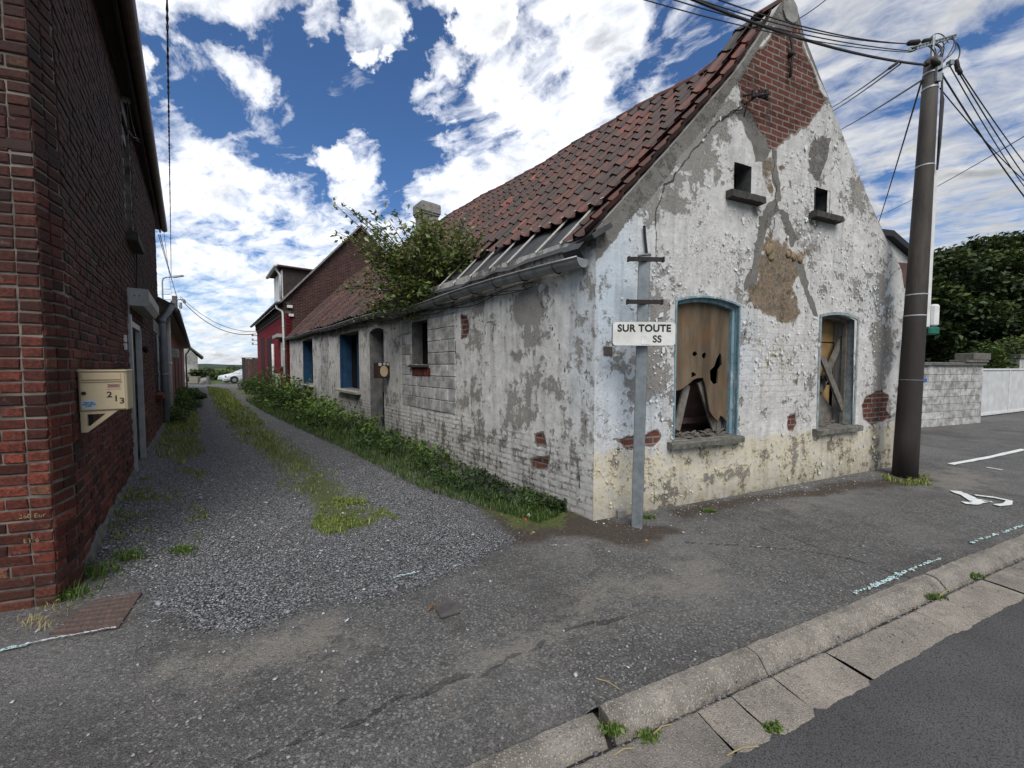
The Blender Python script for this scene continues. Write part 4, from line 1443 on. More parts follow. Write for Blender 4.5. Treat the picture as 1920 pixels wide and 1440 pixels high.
# right ground-floor window: pale frame, crossed planks
mb = MB()
reveal(mb, GA, H2, 0.28, 0, 0, 0, 1)
band(mb, GA, H2, 0.04, 0.010, 0)
arch_frame(mb, GA, H2, 0.045, -0.16, -0.10, 0.0, 1)
w2 = ob('window', mb, [simple('faded_grey_blue_paint', (0.27, 0.33, 0.345), (0.16, 0.18, 0.18), 12, 0.8, bump=0.7), M_greywood], cottage, label='grey framed window shored with crossed weathered planks')
mb = MB()
p, q = GA.px(1547, 742, -0.16), GA.px(1592, 640, -0.16)
for (x0, y0, x1, y1, oo, w_) in [(1545, 712, 1588, 612, -0.20, 0.095), (1541, 670, 1590, 792, -0.13, 0.10), (1538, 735, 1556, 690, -0.24, 0.09)]:
    p, q = GA.px(x0, y0, oo), GA.px(x1, y1, oo)
    mb.bar(GA.w(p[0], p[1], oo), GA.w(q[0], q[1], oo), w_, 0.03, up=tuple(GA.n))
    ob('crossed_plank', mb, M_greywood, w2)
    mb = MB()
mb = MB()
mb.fbox(GA, GA.px(1574, 700, -.22)[0], 4.56, 0.76, 2.27, -0.25, -0.22)
ob('upright_panel', mb, M_palewood, w2)
mb = MB()
mb.fbox(GA, 3.6, 4.88, 1.98, 2.40, -0.31, -0.29, 0, bev=0.004)
mb.fbox(GA, 3.6, 4.75, 1.46, 1.965, -0.315, -0.295, 0, bev=0.004)
mb.fbox(GA, 3.6, 4.55, 0.98, 1.32, -0.33, -0.31, 0, bev=0.004)
ob('pine_board', mb, M_yellowboard, w2)
mb = MB()
mb.prism(GA, [(3.70, 0.74), (4.2, 0.74), (4.12, 0.80), (3.92, 1.0), (3.76, 1.12), (3.70, 1.12)], -0.22, -0.18)
mb.prism(GA, [(4.0, 0.74), (4.85, 0.74), (4.80, 0.92), (4.5, 1.0), (4.3, 1.16), (4.0, 1.2)], -0.28, -0.26)
for i in range(14):
    s = random.uniform(3.8, 4.5)
    o_ = random.uniform(-0.22, -0.03)
    mb.bar(GA.w(s, 0.75 + random.uniform(0, .02), o_), GA.w(s + random.uniform(-.12, .12), 0.755 + random.uniform(0, .03), o_), random.uniform(.015, .05), 0.012)
ob('rubble', mb, M_greywood, w2, kind='stuff')
mb = MB()
rough_slab(mb, GA, 3.60, 4.68, 0.655, 0.738, -0.05, 0.08)
ob('sill', mb, M_stone, w2)
mb = MB()
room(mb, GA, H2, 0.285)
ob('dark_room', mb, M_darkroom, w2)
for h, nm in ((H3, 'upper left attic opening with a dark stone sill'), (H4, 'upper right attic opening with a dark stone sill')):
    mb = MB()
    reveal(mb, GA, h, 0.22, 0, 0, 0, 0)
    a, b, c, d, _ = h
    room(mb, GA, h, 0.22, 0.8, 0.02)
    mb.fbox(GA, a, b, c, d, -0.235, -0.20, 1)
    at = ob('attic_opening', mb, [simple('dark_reveal', (0.10, 0.10, 0.10), (0.05, 0.05, 0.05), 10, 0.9), M_black], cottage, label=nm)
    mb = MB()
    rough_slab(mb, GA, a - 0.13, b + 0.14, c - 0.105, c - 0.015, -0.04, 0.10, jit=0.008)
    ob('sill', mb, M_darkstone, at)

# foam lumps, iron ties, old cable, small wall fixtures
mb = MB()


def lump(mb, c, r, seed, n1=10, n2=14, mi=0, flat=1.0, nrm=None):
    vs, fs = [], []
    rg = random.Random(seed)
    ph = [rg.uniform(0, 6) for _ in range(6)]
    for i in range(n1 + 1):
        th = math.pi * i / n1
        for j in range(n2):
            a = 2 * math.pi * j / n2
            k = 1 + 0.16 * math.sin(3 * a + ph[0] + 2 * th) + 0.12 * math.sin(5 * th + ph[1] + 2 * a) + 0.09 * math.sin(7 * a + ph[2])
            d = Vector((math.sin(th) * math.cos(a), math.sin(th) * math.sin(a), math.cos(th))) * (r * k)
            if nrm is not None:
                d = d - nrm * d.dot(nrm) * (1 - flat)
            vs.append(Vector(c) + d)
    for i in range(n1):
        for j in range(n2):
            a, b = i * n2 + j, i * n2 + (j + 1) % n2
            fs.append((a, a + n2, b + n2, b))
    mb.add(vs, fs, mi)


for x, y, r, sd in [(1441, 468, 0.075, 1), (1446, 480, 0.060, 2), (1488, 481, 0.052, 3), (1500, 485, 0.055, 4), (1478, 476, 0.045, 5)]:
    s, z = GA.px(x, y)
    lump(mb, GA.w(s, z, 0.0), r, sd, flat=0.32, nrm=GA.n)
    if sd in (2, 5):
        ob('foam_repair', mb, M_foam, cottage, smooth=True)
        mb = MB()
mb = MB()
for pts in ([(1477, 70), (1481, 100), (1479, 125), (1476, 148)],):
    mb.tube([GA.w(*GA.px(x, y), 0.035) for x, y in pts], 0.016, 6)
s, z = GA.px(1480, 104)
mb.tube([GA.w(s, z, 0.0), GA.w(s, z, 0.05)], 0.035, 8)
ob('wall_tie', mb, M_iron, cottage, smooth=True)
mb = MB()
mb.tube([GA.w(*GA.px(x, y), 0.03) for x, y in ((1204, 425), (1206, 450), (1209, 478))], 0.014, 6)
ob('wall_tie', mb, M_iron, cottage)
mb = MB()
s, z = GA.px(1395, 200)
mb.tube([GA.w(s, z + 0.02, 0), GA.w(s + 0.05, z + 0.06, 0.12), GA.w(s + 0.12, z + 0.04, 0.22)], 0.012, 6)
mb.tube([GA.w(s - 0.05, z + 0.10, 0.02), GA.w(s + 0.03, z + 0.09, 0.10), GA.w(s + 0.22, z + 0.05, 0.14)], 0.012, 6)
mb.tube([GA.w(s, z - 0.12, 0), GA.w(s, z + 0.02, 0.05), GA.w(s + 0.1, z + 0.11, 0.16)], 0.010, 6)
for k in range(3):
    mb.tube([GA.w(s + 0.02 + k * .07, z + 0.05, 0.10 + k * .03), GA.w(s + 0.02 + k * .07, z + 0.13, 0.10 + k * .03)], 0.022, 8)
mb.tube([GA.w(s - 0.03, z - 0.03, 0.03), GA.w(s - 0.10, z - 0.08, 0.02), GA.w(s - 0.2, z - 0.10, 0.015), GA.w(*GA.px(1352, 226), 0.012)], 0.007, 6)
ob('cable_bracket', mb, M_iron, cottage)
mb = MB()
s, z = GA.px(1140, 658)
mb.fbox(GA, s - 0.055, s + 0.05, z - 0.045, z + 0.045, -0.03, 0.006, 0)
ob('vent_plate', mb, simple('dull_vent', (0.08, 0.07, 0.065), None, 20, 0.8), cottage)
mb = MB()
s, z = GA.px(1697, 600)
mb.fbox(GA, right_edge(z) - 0.20, right_edge(z) - 0.12, 1.93, 2.0, 0, 0.05)
ob('cable_clip', mb, M_pvc, cottage)
# rounded cement cap on the peak
mb = MB()
for (cs_, cz_, r_, o0, o1) in ((2.86, 6.06, 0.145, -0.26, 0.014),):
    mb.prism(GA, [(cs_ + r_ * math.cos(a) * random.uniform(.95, 1.04), cz_ + r_ * math.sin(a) * random.uniform(.95, 1.04)) for a in [i * math.pi / 10 for i in range(20)]], o0, o1)
ob('gable_cap', mb, M_concrete, cottage, smooth=False)
# curled flakes of paint standing off the wall
rf = np.random.default_rng(3)
n = 11000
fs_, fz_ = rf.uniform(0.03, 5.9, n), rf.uniform(0.1, 6.0, n)
ok = (fz_ < np.interp(fs_, OUTS, OUTZ) - 0.25) & (fs_ < right_edge(fz_) - 0.05)
for h_ in (H1, H2, H3, H4):
    ok &= ~((fs_ > h_[0] - .04) & (fs_ < h_[1] + .04) & (fz_ > h_[2] - .08) & (fz_ < h_[3] + .12))
ok &= rf.uniform(0, 1, n) < np.clip(0.25 + 4.0 * fbm(fs_, fz_, 0.9, 4, 12), 0.02, 1)
att = gable_masks(fs_, fz_)['ma']
ok &= (att[:, 1] < .3) & (att[:, 2] < .4) & (att[:, 3] < .35)
fs_, fz_ = fs_[ok], fz_[ok]
n = len(fs_)
L_ = rf.lognormal(math.log(0.010), 0.5, n)
ang = rf.uniform(0, 6.283, n)
lift = rf.uniform(0.001, 0.006, n)
Vf = []
for k in range(5):
    a_ = ang + k * 6.283 / 5 + rf.uniform(-.4, .4, n)
    rr = L_ * rf.uniform(.5, 1.2, n)
    curl = np.clip(np.cos(a_ - ang), 0, 1)
    Vf.append(GA.wn(fs_ + rr * np.cos(a_), fz_ + rr * np.sin(a_), 0.010 + lift * curl * 2 + 0.002))
Vf = np.stack(Vf, 1).reshape(-1, 3)
i_ = np.arange(n) * 5
Ff = np.concatenate([np.stack([i_, i_ + 1, i_ + 2], 1), np.stack([i_, i_ + 2, i_ + 3], 1), np.stack([i_, i_ + 3, i_ + 4], 1)])
tz_ = np.where(fz_ < 0.8, 0.15, 0.5 + 0.5 * rf.uniform(0, 1, n))
m_, t_ = new_mat('lifted_paint_flake')
finish(t_, t_.ramp(t_.attr('tint'), [(0, (0.52, 0.47, 0.34)), (0.4, (0.50, 0.48, 0.42)), (0.6, (0.52, 0.54, 0.56)), (1, (0.62, 0.62, 0.61))]), 0.8)
np_obj('paint_flakes', Vf, Ff, m_, cottage, tint=np.repeat(tz_, 5), kind='stuff')
# back and right walls, gable thickness
mb = MB()
n = 40
for i in range(n):
    sa, sb = S_R * i / n, S_R * (i + 1) / n
    za, zb = np.interp([sa, sb], OUTS, OUTZ)
    ka, kb_ = float(squeeze_s(sa, za)), float(squeeze_s(sb, zb))
    mb.add([GA.w(ka, za, 0.0), GA.w(kb_, zb, 0.0), GA.w(kb_, zb, -0.24), GA.w(ka, za, -0.24)], [(0, 1, 2, 3)])
    mb.add([GA.w(ka, za, -0.24), GA.w(kb_, zb, -0.24), GA.w(kb_, max(2.6, zb - 1.2), -0.24), GA.w(ka, max(2.6, za - 1.2), -0.24)], [(0, 1, 2, 3)])
RW = Frame(GA.w(S_R, 0, 0), AD, (1, 0.3))
mb.add([RW.w(0, -.1), RW.w(18.3, -.1), RW.w(18.3, 2.75), RW.w(0, 2.75)], [(0, 1, 2, 3)])
# cottage: side wall on the alley
SL = 18.45
H5 = (3.77, 4.46, 1.65, 2.45, 0.0)
H6 = (5.98, 6.92, -0.05, 2.43, 0.07)
H7 = (7.76, 9.62, 0.97, 2.55, 0.0)
H8 = (13.35, 15.25, 0.93, 2.66, 0.0)
q_ = SD.poly


def side_masks(S, Z):
    wx, wz = mask_tools(S, Z, 13, 0.16, 3.5)
    mx = np.maximum

    def M(pts, w=0.05, k=1.0, hard=False):
        x_, z_ = (S, Z) if hard else (wx, wz)
        return k * np.clip(0.5 - poly_sd(x_, z_, q_(pts)) / w, 0, 1)
    nse = fbm(S, Z, 2.2, 4, 57)
    b = M([(865, 590), (875, 592), (877, 620), (872, 633), (864, 638), (866, 610)], 0.04)
    b = mx(b, M([(1003, 815), (1018, 812), (1020, 832), (1004, 835)], 0.05))
    b = mx(b, M([(995, 860), (1025, 850), (1022, 878), (998, 876)], 0.06))
    b = mx(b, M([(780, 692), (812, 690), (806, 706), (780, 705)], 0.05))
    b = mx(b, M([(828, 845), (842, 850), (842, 866), (830, 864)], 0.05))
    b = mx(b, np.clip(nse * 3.0 - 0.95, 0, 1) * (Z < 0.8))
    c = np.zeros(S.shape)
    o = np.zeros(S.shape)
    p = np.full(S.shape, 0.385)

    def bump(x, y, rx, rz, a):
        s_, z_ = SD.px(x, y)
        return a * np.exp(-((S - s_) / rx) ** 2 - ((Z - z_) / rz) ** 2)
    for q in [(990, 580, 0.35, 0.28, 0.34), (980, 740, 0.35, 0.5, 0.16), (1060, 760, 0.25, 0.5, 0.12), (885, 740, 0.3, 0.4, 0.14), (920, 600, 0.5, 0.3, 0.08),
              (1085, 560, 0.12, 0.5, 0.1), (1040, 620, 0.25, 0.4, -0.16), (940, 700, 0.5, 0.4, -0.08), (900, 820, 0.6, 0.12, 0.12), (745, 680, 0.5, 0.7, -0.16), (680, 700, 0.3, 0.7, -0.05), (615, 700, 0.8, 0.7, -0.06)]:
        p = p + bump(*q)
    dirt_dark = np.clip((0.75 - Z + 0.5 * nse) / 0.9, 0, 1) * 0.7
    dirt_dark = mx(dirt_dark, np.clip((Z - 2.55 + 0.35 * nse) / 0.4, 0, 1) * 0.5)  # wall also darkens towards its top edge
    blu = np.clip(bump(1095, 560, 0.25, 1.2, 0.6), 0, 1)
    crs = np.clip((0.88 - Z + 0.30 * nse) / 0.2, 0, 1) * 1.0 * (1 - np.clip(1 - S / 0.25, 0, 1) * .6)
    crs = mx(crs, np.clip(0.5 - poly_sd(S, Z, q_([(770, 600), (855, 585), (855, 760), (772, 760)])) / 0.05, 0, 1) * 0.0)
    jx, jz = mask_tools(S, Z, 91, 0.10, 7)
    ck = np.zeros(S.shape)
    for pts, w in [([(1012, 548), (1020, 590), (1035, 615), (1045, 645), (1055, 680), (1060, 700)], 0.012), ([(1005, 555), (1015, 575)], 0.02), ([(880, 590), (900, 600), (950, 612)], 0.009),
                   ([(935, 520), (960, 535), (1000, 545)], 0.007), ([(855, 590), (856, 700), (853, 780)], 0.014), ([(1098, 690), (1093, 850), (1085, 940)], 0.012),
                   ([(1000, 700), (1040, 690), (1050, 720)], 0.004), ([(770, 610), (772, 760)], 0.012)]:
        ck = mx(ck, np.clip(1 - line_d(jx, jz, q_(pts)) / w, 0, 1))
    return {'ma': np.stack([p, b, c, o], -1), 'mb': np.stack([b * 0, dirt_dark, blu, crs], -1), 'crack': ck}


def side_top(S):
    return 2.96 + 0.12 * S / SL


wall_grid(SD, 'side_wall', 0.0, SL, 0.028, -0.1, 3.1, 0.025, [H5, H6, H7, H8], M_side, top=side_top, masks=side_masks, parent=cottage, seed=8, disp=0.008)
ob('rear_wall', mb, M_whitewash, cottage)
# blockwork infill round the narrow window (real blocks, slightly proud)
mb = MB()
s_a, s_b = SD.px(855, 700)[0], 4.47
z = 0.84
row = 0
while z < 2.62:
    s = s_a + 0.02 - (0.25 if row % 2 else 0)
    while s < 4.9:
        a_, b_ = max(s, s_a + 0.02), min(s + 0.47, 4.93)
        z1 = z + 0.19
        if b_ - a_ > 0.06 and not (b_ > H5[0] and a_ < H5[1] and z1 > H5[2] and z < H5[3]):
            mb.fbox(SD, a_, b_, z, z1, -0.02, 0.010 + random.uniform(0, 0.005), 0, random.random(), bev=0.006)
        elif b_ > H5[0] > a_ + 0.06 and z1 > H5[2]:
            mb.fbox(SD, a_, H5[0] - 0.005, z, z1, -0.02, 0.010 + random.uniform(0, 0.005), 0, random.random(), bev=0.006)
        s += 0.482
    z += 0.202
    row += 1


def blockpaint():
    m, t = new_mat('whitewashed_blocks')
    po = t.pos()
    n = t.noise(po, 5, 9, 0.68)
    c = t.mix(t.step(n, 0.38, 0.60), (0.20, 0.195, 0.185), (0.47, 0.47, 0.46))
    c = t.mix(t.m('MULTIPLY', t.step(t.noise(po, 28, 6, 0.7), 0.56, 0.64), 0.7), c, (0.15, 0.14, 0.125))
    c = t.mix(1.0, c, t.ramp(t.attr('tint'), [(0, (0.78,) * 3), (1, (1.1,) * 3)]), 'MULTIPLY')
    finish(t, c, 0.92, t.bump(t.noise(po, 40, 6, 0.6), 0.6, 0.006), spec=0.2)
    return m


ob('block_infill', mb, blockpaint(), cottage)
# narrow window
mb = MB()
reveal(mb, SD, H5, 0.22)
mb.fbox(SD, H5[0], H5[0] + 0.02, H5[2], H5[3], -0.1, -0.06, 1)
w5 = ob('window', mb, [simple('dirty_reveal', (0.16, 0.155, 0.145), (0.07, 0.07, 0.065), 9, 0.9), M_alu], cottage, label='narrow black glassless window high in the blockwork')
mb = MB(); room(mb, SD, H5, 0.22, 1.0, 0.05); ob('dark_room', mb, M_black, w5)
mb = MB()
mb.fbox(SD, H5[0] - 0.05, H5[1] + 0.03, H5[2] - 0.055, H5[2] - 0.012, -0.05, 0.07, bev=0.005)
ob('sill', mb, M_darkstone, w5)
mb = MB()
for i in range(9):
    mb.fbox(SD, 3.66 + i * 0.085, 3.735 + i * 0.085, 1.44, 1.585, 0.0, 0.026, 0, random.random(), bev=0.004)
ob('brick_course', mb, M_brick, w5)
# door
mb = MB()
reveal(mb, SD, H6, 0.30, 0, 0, 0, 0)
d6 = ob('door', mb, simple('grey_door_reveal', (0.20, 0.20, 0.195), (0.10, 0.10, 0.10), 5, 0.9, bump=0.5), cottage, label='decayed grey door with splintered dark lower half')
mb = MB()
mb.fbox(SD, H6[0], H6[1], 0.98, 2.5, -0.32, -0.285, 0)
for zz in (1.4, 1.85):
    mb.fbox(SD, H6[0], H6[1], zz, zz + .015, -0.29, -0.28, 1)
for (x, y) in ((0.35, 1.35), (0.5, 1.28)):
    mb.fbox(SD, H6[0] + x, H6[0] + x + .03, y, y + .04, -0.29, -0.279, 1)
ob('door_leaf', mb, [simple('grey_door', (0.105, 0.105, 0.11), (0.065, 0.065, 0.07), 5, 0.85), M_black], d6)
mb = MB()
for i in range(30):
    s = random.uniform(H6[0] + .04, H6[1] - .04)
    z0 = random.uniform(-0.05, 0.5)
    mb.bar(SD.w(s, z0, -0.28), SD.w(s + random.uniform(-.1, .1), z0 + random.uniform(.2, .5), -0.27 + random.uniform(-.02, .03)), random.uniform(.03, .12), 0.015, random.choice((0, 0, 1)), up=tuple(SD.n))
ob('splintered_panel', mb, [simple('dark_splinters', (0.05, 0.05, 0.055), (0.02, 0.02, 0.022), 20, 0.9), M_deepblue], d6)
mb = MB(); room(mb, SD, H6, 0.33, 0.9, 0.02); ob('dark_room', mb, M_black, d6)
# two blue windows
for h, lab in ((H7, 'wide open window with deep blue jamb beside the door'), (H8, 'open window with deep blue jamb at the far end')):
    a, b, c, d, _ = h
    mb = MB()
    reveal(mb, SD, h, 0.34, 1, 0, 1, 1)
    mb.fbox(SD, b - 0.03, b, c, d, -0.05, 0.0, 0)
    w_ = ob('window', mb, [M_deepblue, simple('shaded_reveal', (0.22, 0.215, 0.205), (0.12, 0.12, 0.115), 6, 0.9)], cottage, label=lab)
    mb = MB()
    mb.fbox(SD, a, a + (b - a) * 0.55, c, d, -0.33, -0.30, 0)
    for i in range(3):
        mb.fbox(SD, a + 0.01, a + (b - a) * 0.55 - 0.01, c + 0.4 * i + 0.3, c + 0.4 * i + .312, -0.301, -0.296, 0)
    ob('inner_board', mb, M_palewood if h is H7 else M_black, w_)
    mb = MB()
    mb.fbox(SD, a + (b - a) * 0.55, a + (b - a) * 0.55 + 0.08, c, d, -0.33, -0.27, 0)
    ob('mullion', mb, M_deepblue, w_)
    mb = MB()
    rough_slab(mb, SD, a - 0.1, b + 0.1, c - 0.085, c - 0.014, -0.1, 0.13, jit=0.004)
    ob('sill', mb, M_palesill, w_)
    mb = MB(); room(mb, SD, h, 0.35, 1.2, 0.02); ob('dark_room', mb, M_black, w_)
# bricked-up niche
mb = MB()
z, k = 0.35, 0
while z < 2.45:
    s = 11.0 - (0.2 if k % 2 else 0)
    while s < 12.05:
        a_, b_ = max(s, 11.0), min(s + 0.45, 12.05)
        if b_ - a_ > .05:
            mb.fbox(SD, a_, b_, z, z + 0.185, -0.02, 0.006 + random.uniform(0, .004), 0, 0.6 + 0.4 * random.random(), bev=0.004)
        s += 0.46
    z += 0.2
    k += 1
n = 9
for i in range(n):
    t0 = math.pi * (0.15 + 0.7 * i / n); t1 = math.pi * (0.15 + 0.7 * (i + 0.93) / n)
    cs_, cz_ = 11.53, 1.98
    mb.prism(SD, [(cs_ + .62 * math.cos(t0), cz_ + .62 * math.sin(t0)), (cs_ + .74 * math.cos(t0), cz_ + .74 * math.sin(t0)), (cs_ + .74 * math.cos(t1), cz_ + .74 * math.sin(t1)), (cs_ + .62 * math.cos(t1), cz_ + .62 * math.sin(t1))], -0.01, 0.018, 0, 0.1)
ob('bricked_up_niche', mb, bpy.data.materials['whitewashed_blocks'], cottage)

# ------------------------------------------------------------------ cottage roof
NIN = -SD.n
SK = U.dot(AD) / U.dot(NIN)
DR = 2.74


def z_ridge(tau):
    return 5.86 + 0.25 * min(tau / 8.0, 1.0) + 0.02 * math.sin(tau * 0.9)


def z_eave(tau):
    return 2.93 + 0.14 * tau / SL


def RP(tau, d, h=0.0, wob=True):
    """point on the roof: tau along the ridge, d inward from the alley wall, h off the slope"""
    t = tau + SK * d * max(0.0, 1 - tau / SL)
    zr, ze = z_ridge(tau), z_eave(tau)
    z = ze + (zr - ze) * d / DR
    if wob:
        z += 0.018 * math.sin(tau * 1.7 + d * 1.1) + 0.012 * math.sin(tau * 4.1 + d * 2.3)
    s_g = d / U.dot(NIN)
    lift_ = max(0.0, min(1.0, (0.85 - tau) / 0.5))
    if lift_ > 0 and s_g > 0:
        z += (float(np.interp(s_g, OUTS, OUTZ)) - z - 0.02) * lift_ ** 2 * (3 - 2 * lift_)
    L = math.hypot(DR, zr - ze)
    nx, nz = (zr - ze) / L, DR / L
    p = Vector((A.x, A.y, 0)) + AD * t + NIN * d
    return Vector((p.x - NIN.x * nx * h, p.y - NIN.y * nx * h, z + nz * h))


def rp_px(x, y):
    """pixel to roof coordinates"""
    e1, e2 = AD, (NIN * DR + Vector((0, 0, 3.05)))
    nrm = e1.cross(e2)
    O = Vector((A.x, A.y, 2.95))
    r = ray(x, y)
    k = (O - Vector((0, 0, EYE))).dot(nrm) / r.dot(nrm)
    p = Vector((0, 0, EYE)) + r * k
    d = (p - O).dot(NIN)
    t = (p - O).dot(AD)
    tau = (t - SK * d) / (1 - SK * d / SL)
    return tau, d


MISS = [rp_px(x, y) for x, y in [(1140, 392), (1092, 408), (1045, 425), (1000, 448), (960, 464), (925, 466)]]
print('MISS', [(round(a, 2), round(b, 2)) for a, b in MISS])
K = 9
tl = MB()


def tile_prof(u):
    return 0.062 * (0.5 + 0.5 * math.cos(2 * math.pi * (u - 0.06))) ** 2.6 - 0.008 * math.sin(2 * math.pi * u)


def put_tile(fn, u0, u1, r0, r1, lift0, lift1, tint, jit=0.0):
    """fn(u, r, h) gives the point on the slope; r rises up the slope"""
    vs = []
    for j in range(K + 1):
        x = j / K
        u = u0 + (u1 - u0) * x
        hh = tile_prof(x)
        vs.append(fn(u, r0 + jit, hh + lift0))
        vs.append(fn(u, r1 + jit, hh + lift1))
        vs.append(fn(u, r0 + jit + 0.003, hh + lift0 - 0.020))
    fs = []
    for j in range(K):
        a = j * 3
        fs.append((a, a + 3, a + 4, a + 1))
        fs.append((a + 2, a + 5, a + 3, a))
    tl.add(vs, fs, 0, tint)


CW = 0.196
EXP = 0.262      # in d
tau = 0.24
ncol = int((SL - 0.24) / CW)
for c_ in range(ncol):
    t0 = 0.24 + c_ * CW
    tm = t0 + CW / 2
    if tm < 5.6:
        if tm < MISS[-1][0]:
            dm = np.interp(tm, [m_[0] for m_ in MISS], [m_[1] for m_ in MISS])
        else:
            dm = max(-0.1, MISS[-1][1] - (tm - MISS[-1][0]) * 0.28) if tm < 4.9 else 0.45
    else:
        dm = -9
    cj = random.uniform(-0.006, 0.006)
    for r_ in range(12):
        d0 = -0.13 + r_ * EXP * 0.92
        if d0 < dm - 0.05:
            continue
        d1 = min(d0 + EXP + 0.03, DR)
        if d0 > DR - 0.02:
            break
        tn = min(1, max(0, random.gauss(0.46, 0.24)))
        jt = random.uniform(-0.012, 0.012)
        sl_ = random.uniform(-0.008, 0.008)
        slope_k = 1.0
        put_tile(lambda u, d, h: RP(u + (d - d0) * sl_, d, h), t0 + cj, t0 + CW * 1.0 + cj + 0.004, d0, d1, 0.036, 0.006, tn, jt)
ob('roof_tiles', tl, M_tile, cottage, smooth=False)
# verge tiles climbing the gable
tl = MB()
vs_ = []
arc = [(0.0, 2.98)]
for i in range(1, 60):
    s_ = 2.58 * i / 59
    arc.append((s_, float(np.interp(s_, OUTS, OUTZ))))
lens = [0]
for p, q in zip(arc, arc[1:]):
    lens.append(lens[-1] + math.hypot(q[0] - p[0], q[1] - p[1]))


def verge(u, r, h):
    s_ = float(np.interp(r, lens, [p[0] for p in arc])) if r >= 0 else r * 0.7
    z_ = float(np.interp(r, lens, [p[1] for p in arc])) if r >= 0 else 2.98 + r * 0.72
    return Vector(GA.w(s_ - h * 0.72, z_ + h * 0.70, 0.022 - u))


r = -0.10
while r < lens[-1] - 0.1:
    put_tile(verge, 0.0, 0.23, r, min(r + 0.36, lens[-1]), 0.036, 0.008, min(1, max(0, random.gauss(0.62, 0.2))))
    put_tile(verge, 0.215, 0.445, r, min(r + 0.36, lens[-1]), 0.045, 0.012, min(1, max(0, random.gauss(0.42, 0.2))))
    r += 0.30
ob('verge_tiles', tl, M_tile, cottage)
# ridge tiles
mb = MB()
tau = 0.0
while tau < SL:
    t1 = min(tau + 0.36, SL)
    vs, fs = [], []
    for i, tt in enumerate((tau, t1)):
        c0 = RP(tt, DR, 0)
        rr = 0.115 if i else 0.10
        for k in range(9):
            a = math.pi * k / 8
            vs.append(c0 + NIN * (-rr * math.cos(a)) + Vector((0, 0, -0.04 + rr * math.sin(a))))
    for k in range(8):
        fs.append((k, k + 1, k + 10, k + 9))
    fs.append(tuple(range(9)))
    fs.append(tuple(range(17, 8, -1)))
    mb.add(vs, fs, 0, random.uniform(.2, .8))
    tau += 0.345
ob('ridge_tiles', mb, M_tile, cottage)
# roof felt, right slope, ceiling
mb = MB()
n = 60
for i in range(n):
    ta, tb = 0.1 + (SL - 0.1) * i / n, 0.1 + (SL - 0.1) * (i + 1) / n
    if not 4.3 < ta < 4.9:
        m_ = 6
        for j in range(m_):
            da, db = -0.08 + (DR + 0.08) * j / m_, -0.08 + (DR + 0.08) * (j + 1) / m_
            w_ = lambda t_, d_: 0.018 * math.sin(t_ * 9 + d_ * 3)
            mb.add([RP(ta, da, -0.03 + w_(ta, da)), RP(tb, da, -0.03 + w_(tb, da)), RP(tb, db, -0.03 + w_(tb, db)), RP(ta, db, -0.03 + w_(ta, db))], [(0, 1, 2, 3)])
ob('roof_felt', mb, M_membrane, cottage)
mb = MB()
for i in range(24):
    ta, tb = SL * i / 24, SL * (i + 1) / 24
    e0 = Vector(RW.w(ta + 0.1, 2.50, -0.05)); e1 = Vector(RW.w(tb + 0.1, 2.50, -0.05))
    mb.add([RP(ta + 0.9, DR, -0.05), RP(tb + 0.9, DR, -0.05), e1, e0], [(0, 1, 2, 3)])
ob('rear_slope', mb, M_tile, cottage)
mb = MB()
# battens left bare where the tiles have gone
for k in range(9):
    ta = 0.42 + k * 0.47 + random.uniform(-.05, .05)
    mb.bar(RP(ta + 0.02, -0.02, 0.02), RP(ta, 1.7, 0.012), 0.022, 0.018, up=(0, 0, 1))
pr = [RP(0.35 + 4.4 * i / 24, 0.44 + 0.02 * math.sin(i), 0.045) for i in range(25)]
mb.tube(pr, 0.013, 4)
ob('roof_batten', mb, M_batten, cottage)
mb = MB()
mb.add([RP(0.02, -0.16, 0.03), RP(0.30, -0.14, 0.0), RP(0.30, 0.10, -0.01), RP(0.0, 0.12, 0.03), RP(0.02, -0.16, -0.10), RP(0.30, -0.14, -0.10)], [(0, 1, 2, 3), (0, 4, 5, 1)])
mb.bar(GA.w(-0.12, 2.86, -0.02), GA.w(0.10, 3.00, -0.02), 0.30, 0.05)
ob('eaves_flashing', mb, M_membrane, cottage)
# gutter
g0 = SD.px(1088, 484, 0.15)
g1 = SD.px(545, 632, 0.15)
print('gutter', g0, g1)


def gut(t_):
    f = t_ / SL
    z = g0[1] + (g1[1] - g0[1]) * min(1.0, f * 1.02) + 0.018 * math.sin(t_ * 1.1) - 0.035 * math.exp(-((t_ - 4) / 1.2) ** 2) + 0.0
    return z


mb = MB()
NG = 60
prof = [(0.085 * math.cos(a), 0.085 * math.sin(a)) for a in [math.pi + math.pi * i / 10 for i in range(11)]]
vs, fs = [], []
T0 = g0[0]
for i in range(NG + 1):
    t_ = T0 + (SL + 0.25 - T0) * (i / NG) ** 1.3
    z = gut(t_)
    for (o, zz) in prof:
        vs.append(SD.w(t_, z + zz, 0.115 + o))
    for (o, zz) in prof:
        vs.append(SD.w(t_, z + zz * 0.93, 0.115 + o * 0.93))
m_ = 22
for i in range(NG):
    for j in range(10):
        a = i * m_ + j
        fs.append((a, a + 1, a + 1 + m_, a + m_))
        b_ = a + 11
        fs.append((b_ + m_, b_ + 1 + m_, b_ + 1, b_))
    for j in (0, 10):
        a = i * m_ + j
        fs.append((a, a + m_, a + m_ + 11, a + 11))
mb.add(vs, fs)
mb.add([SD.w(T0, gut(T0) + zz, 0.115 + o) for o, zz in prof], [tuple(range(11))])
mb.add([SD.w(T0 - 0.006, gut(T0) + zz * 1.05, 0.115 + o * 1.05) for o, zz in prof], [tuple(range(11))])
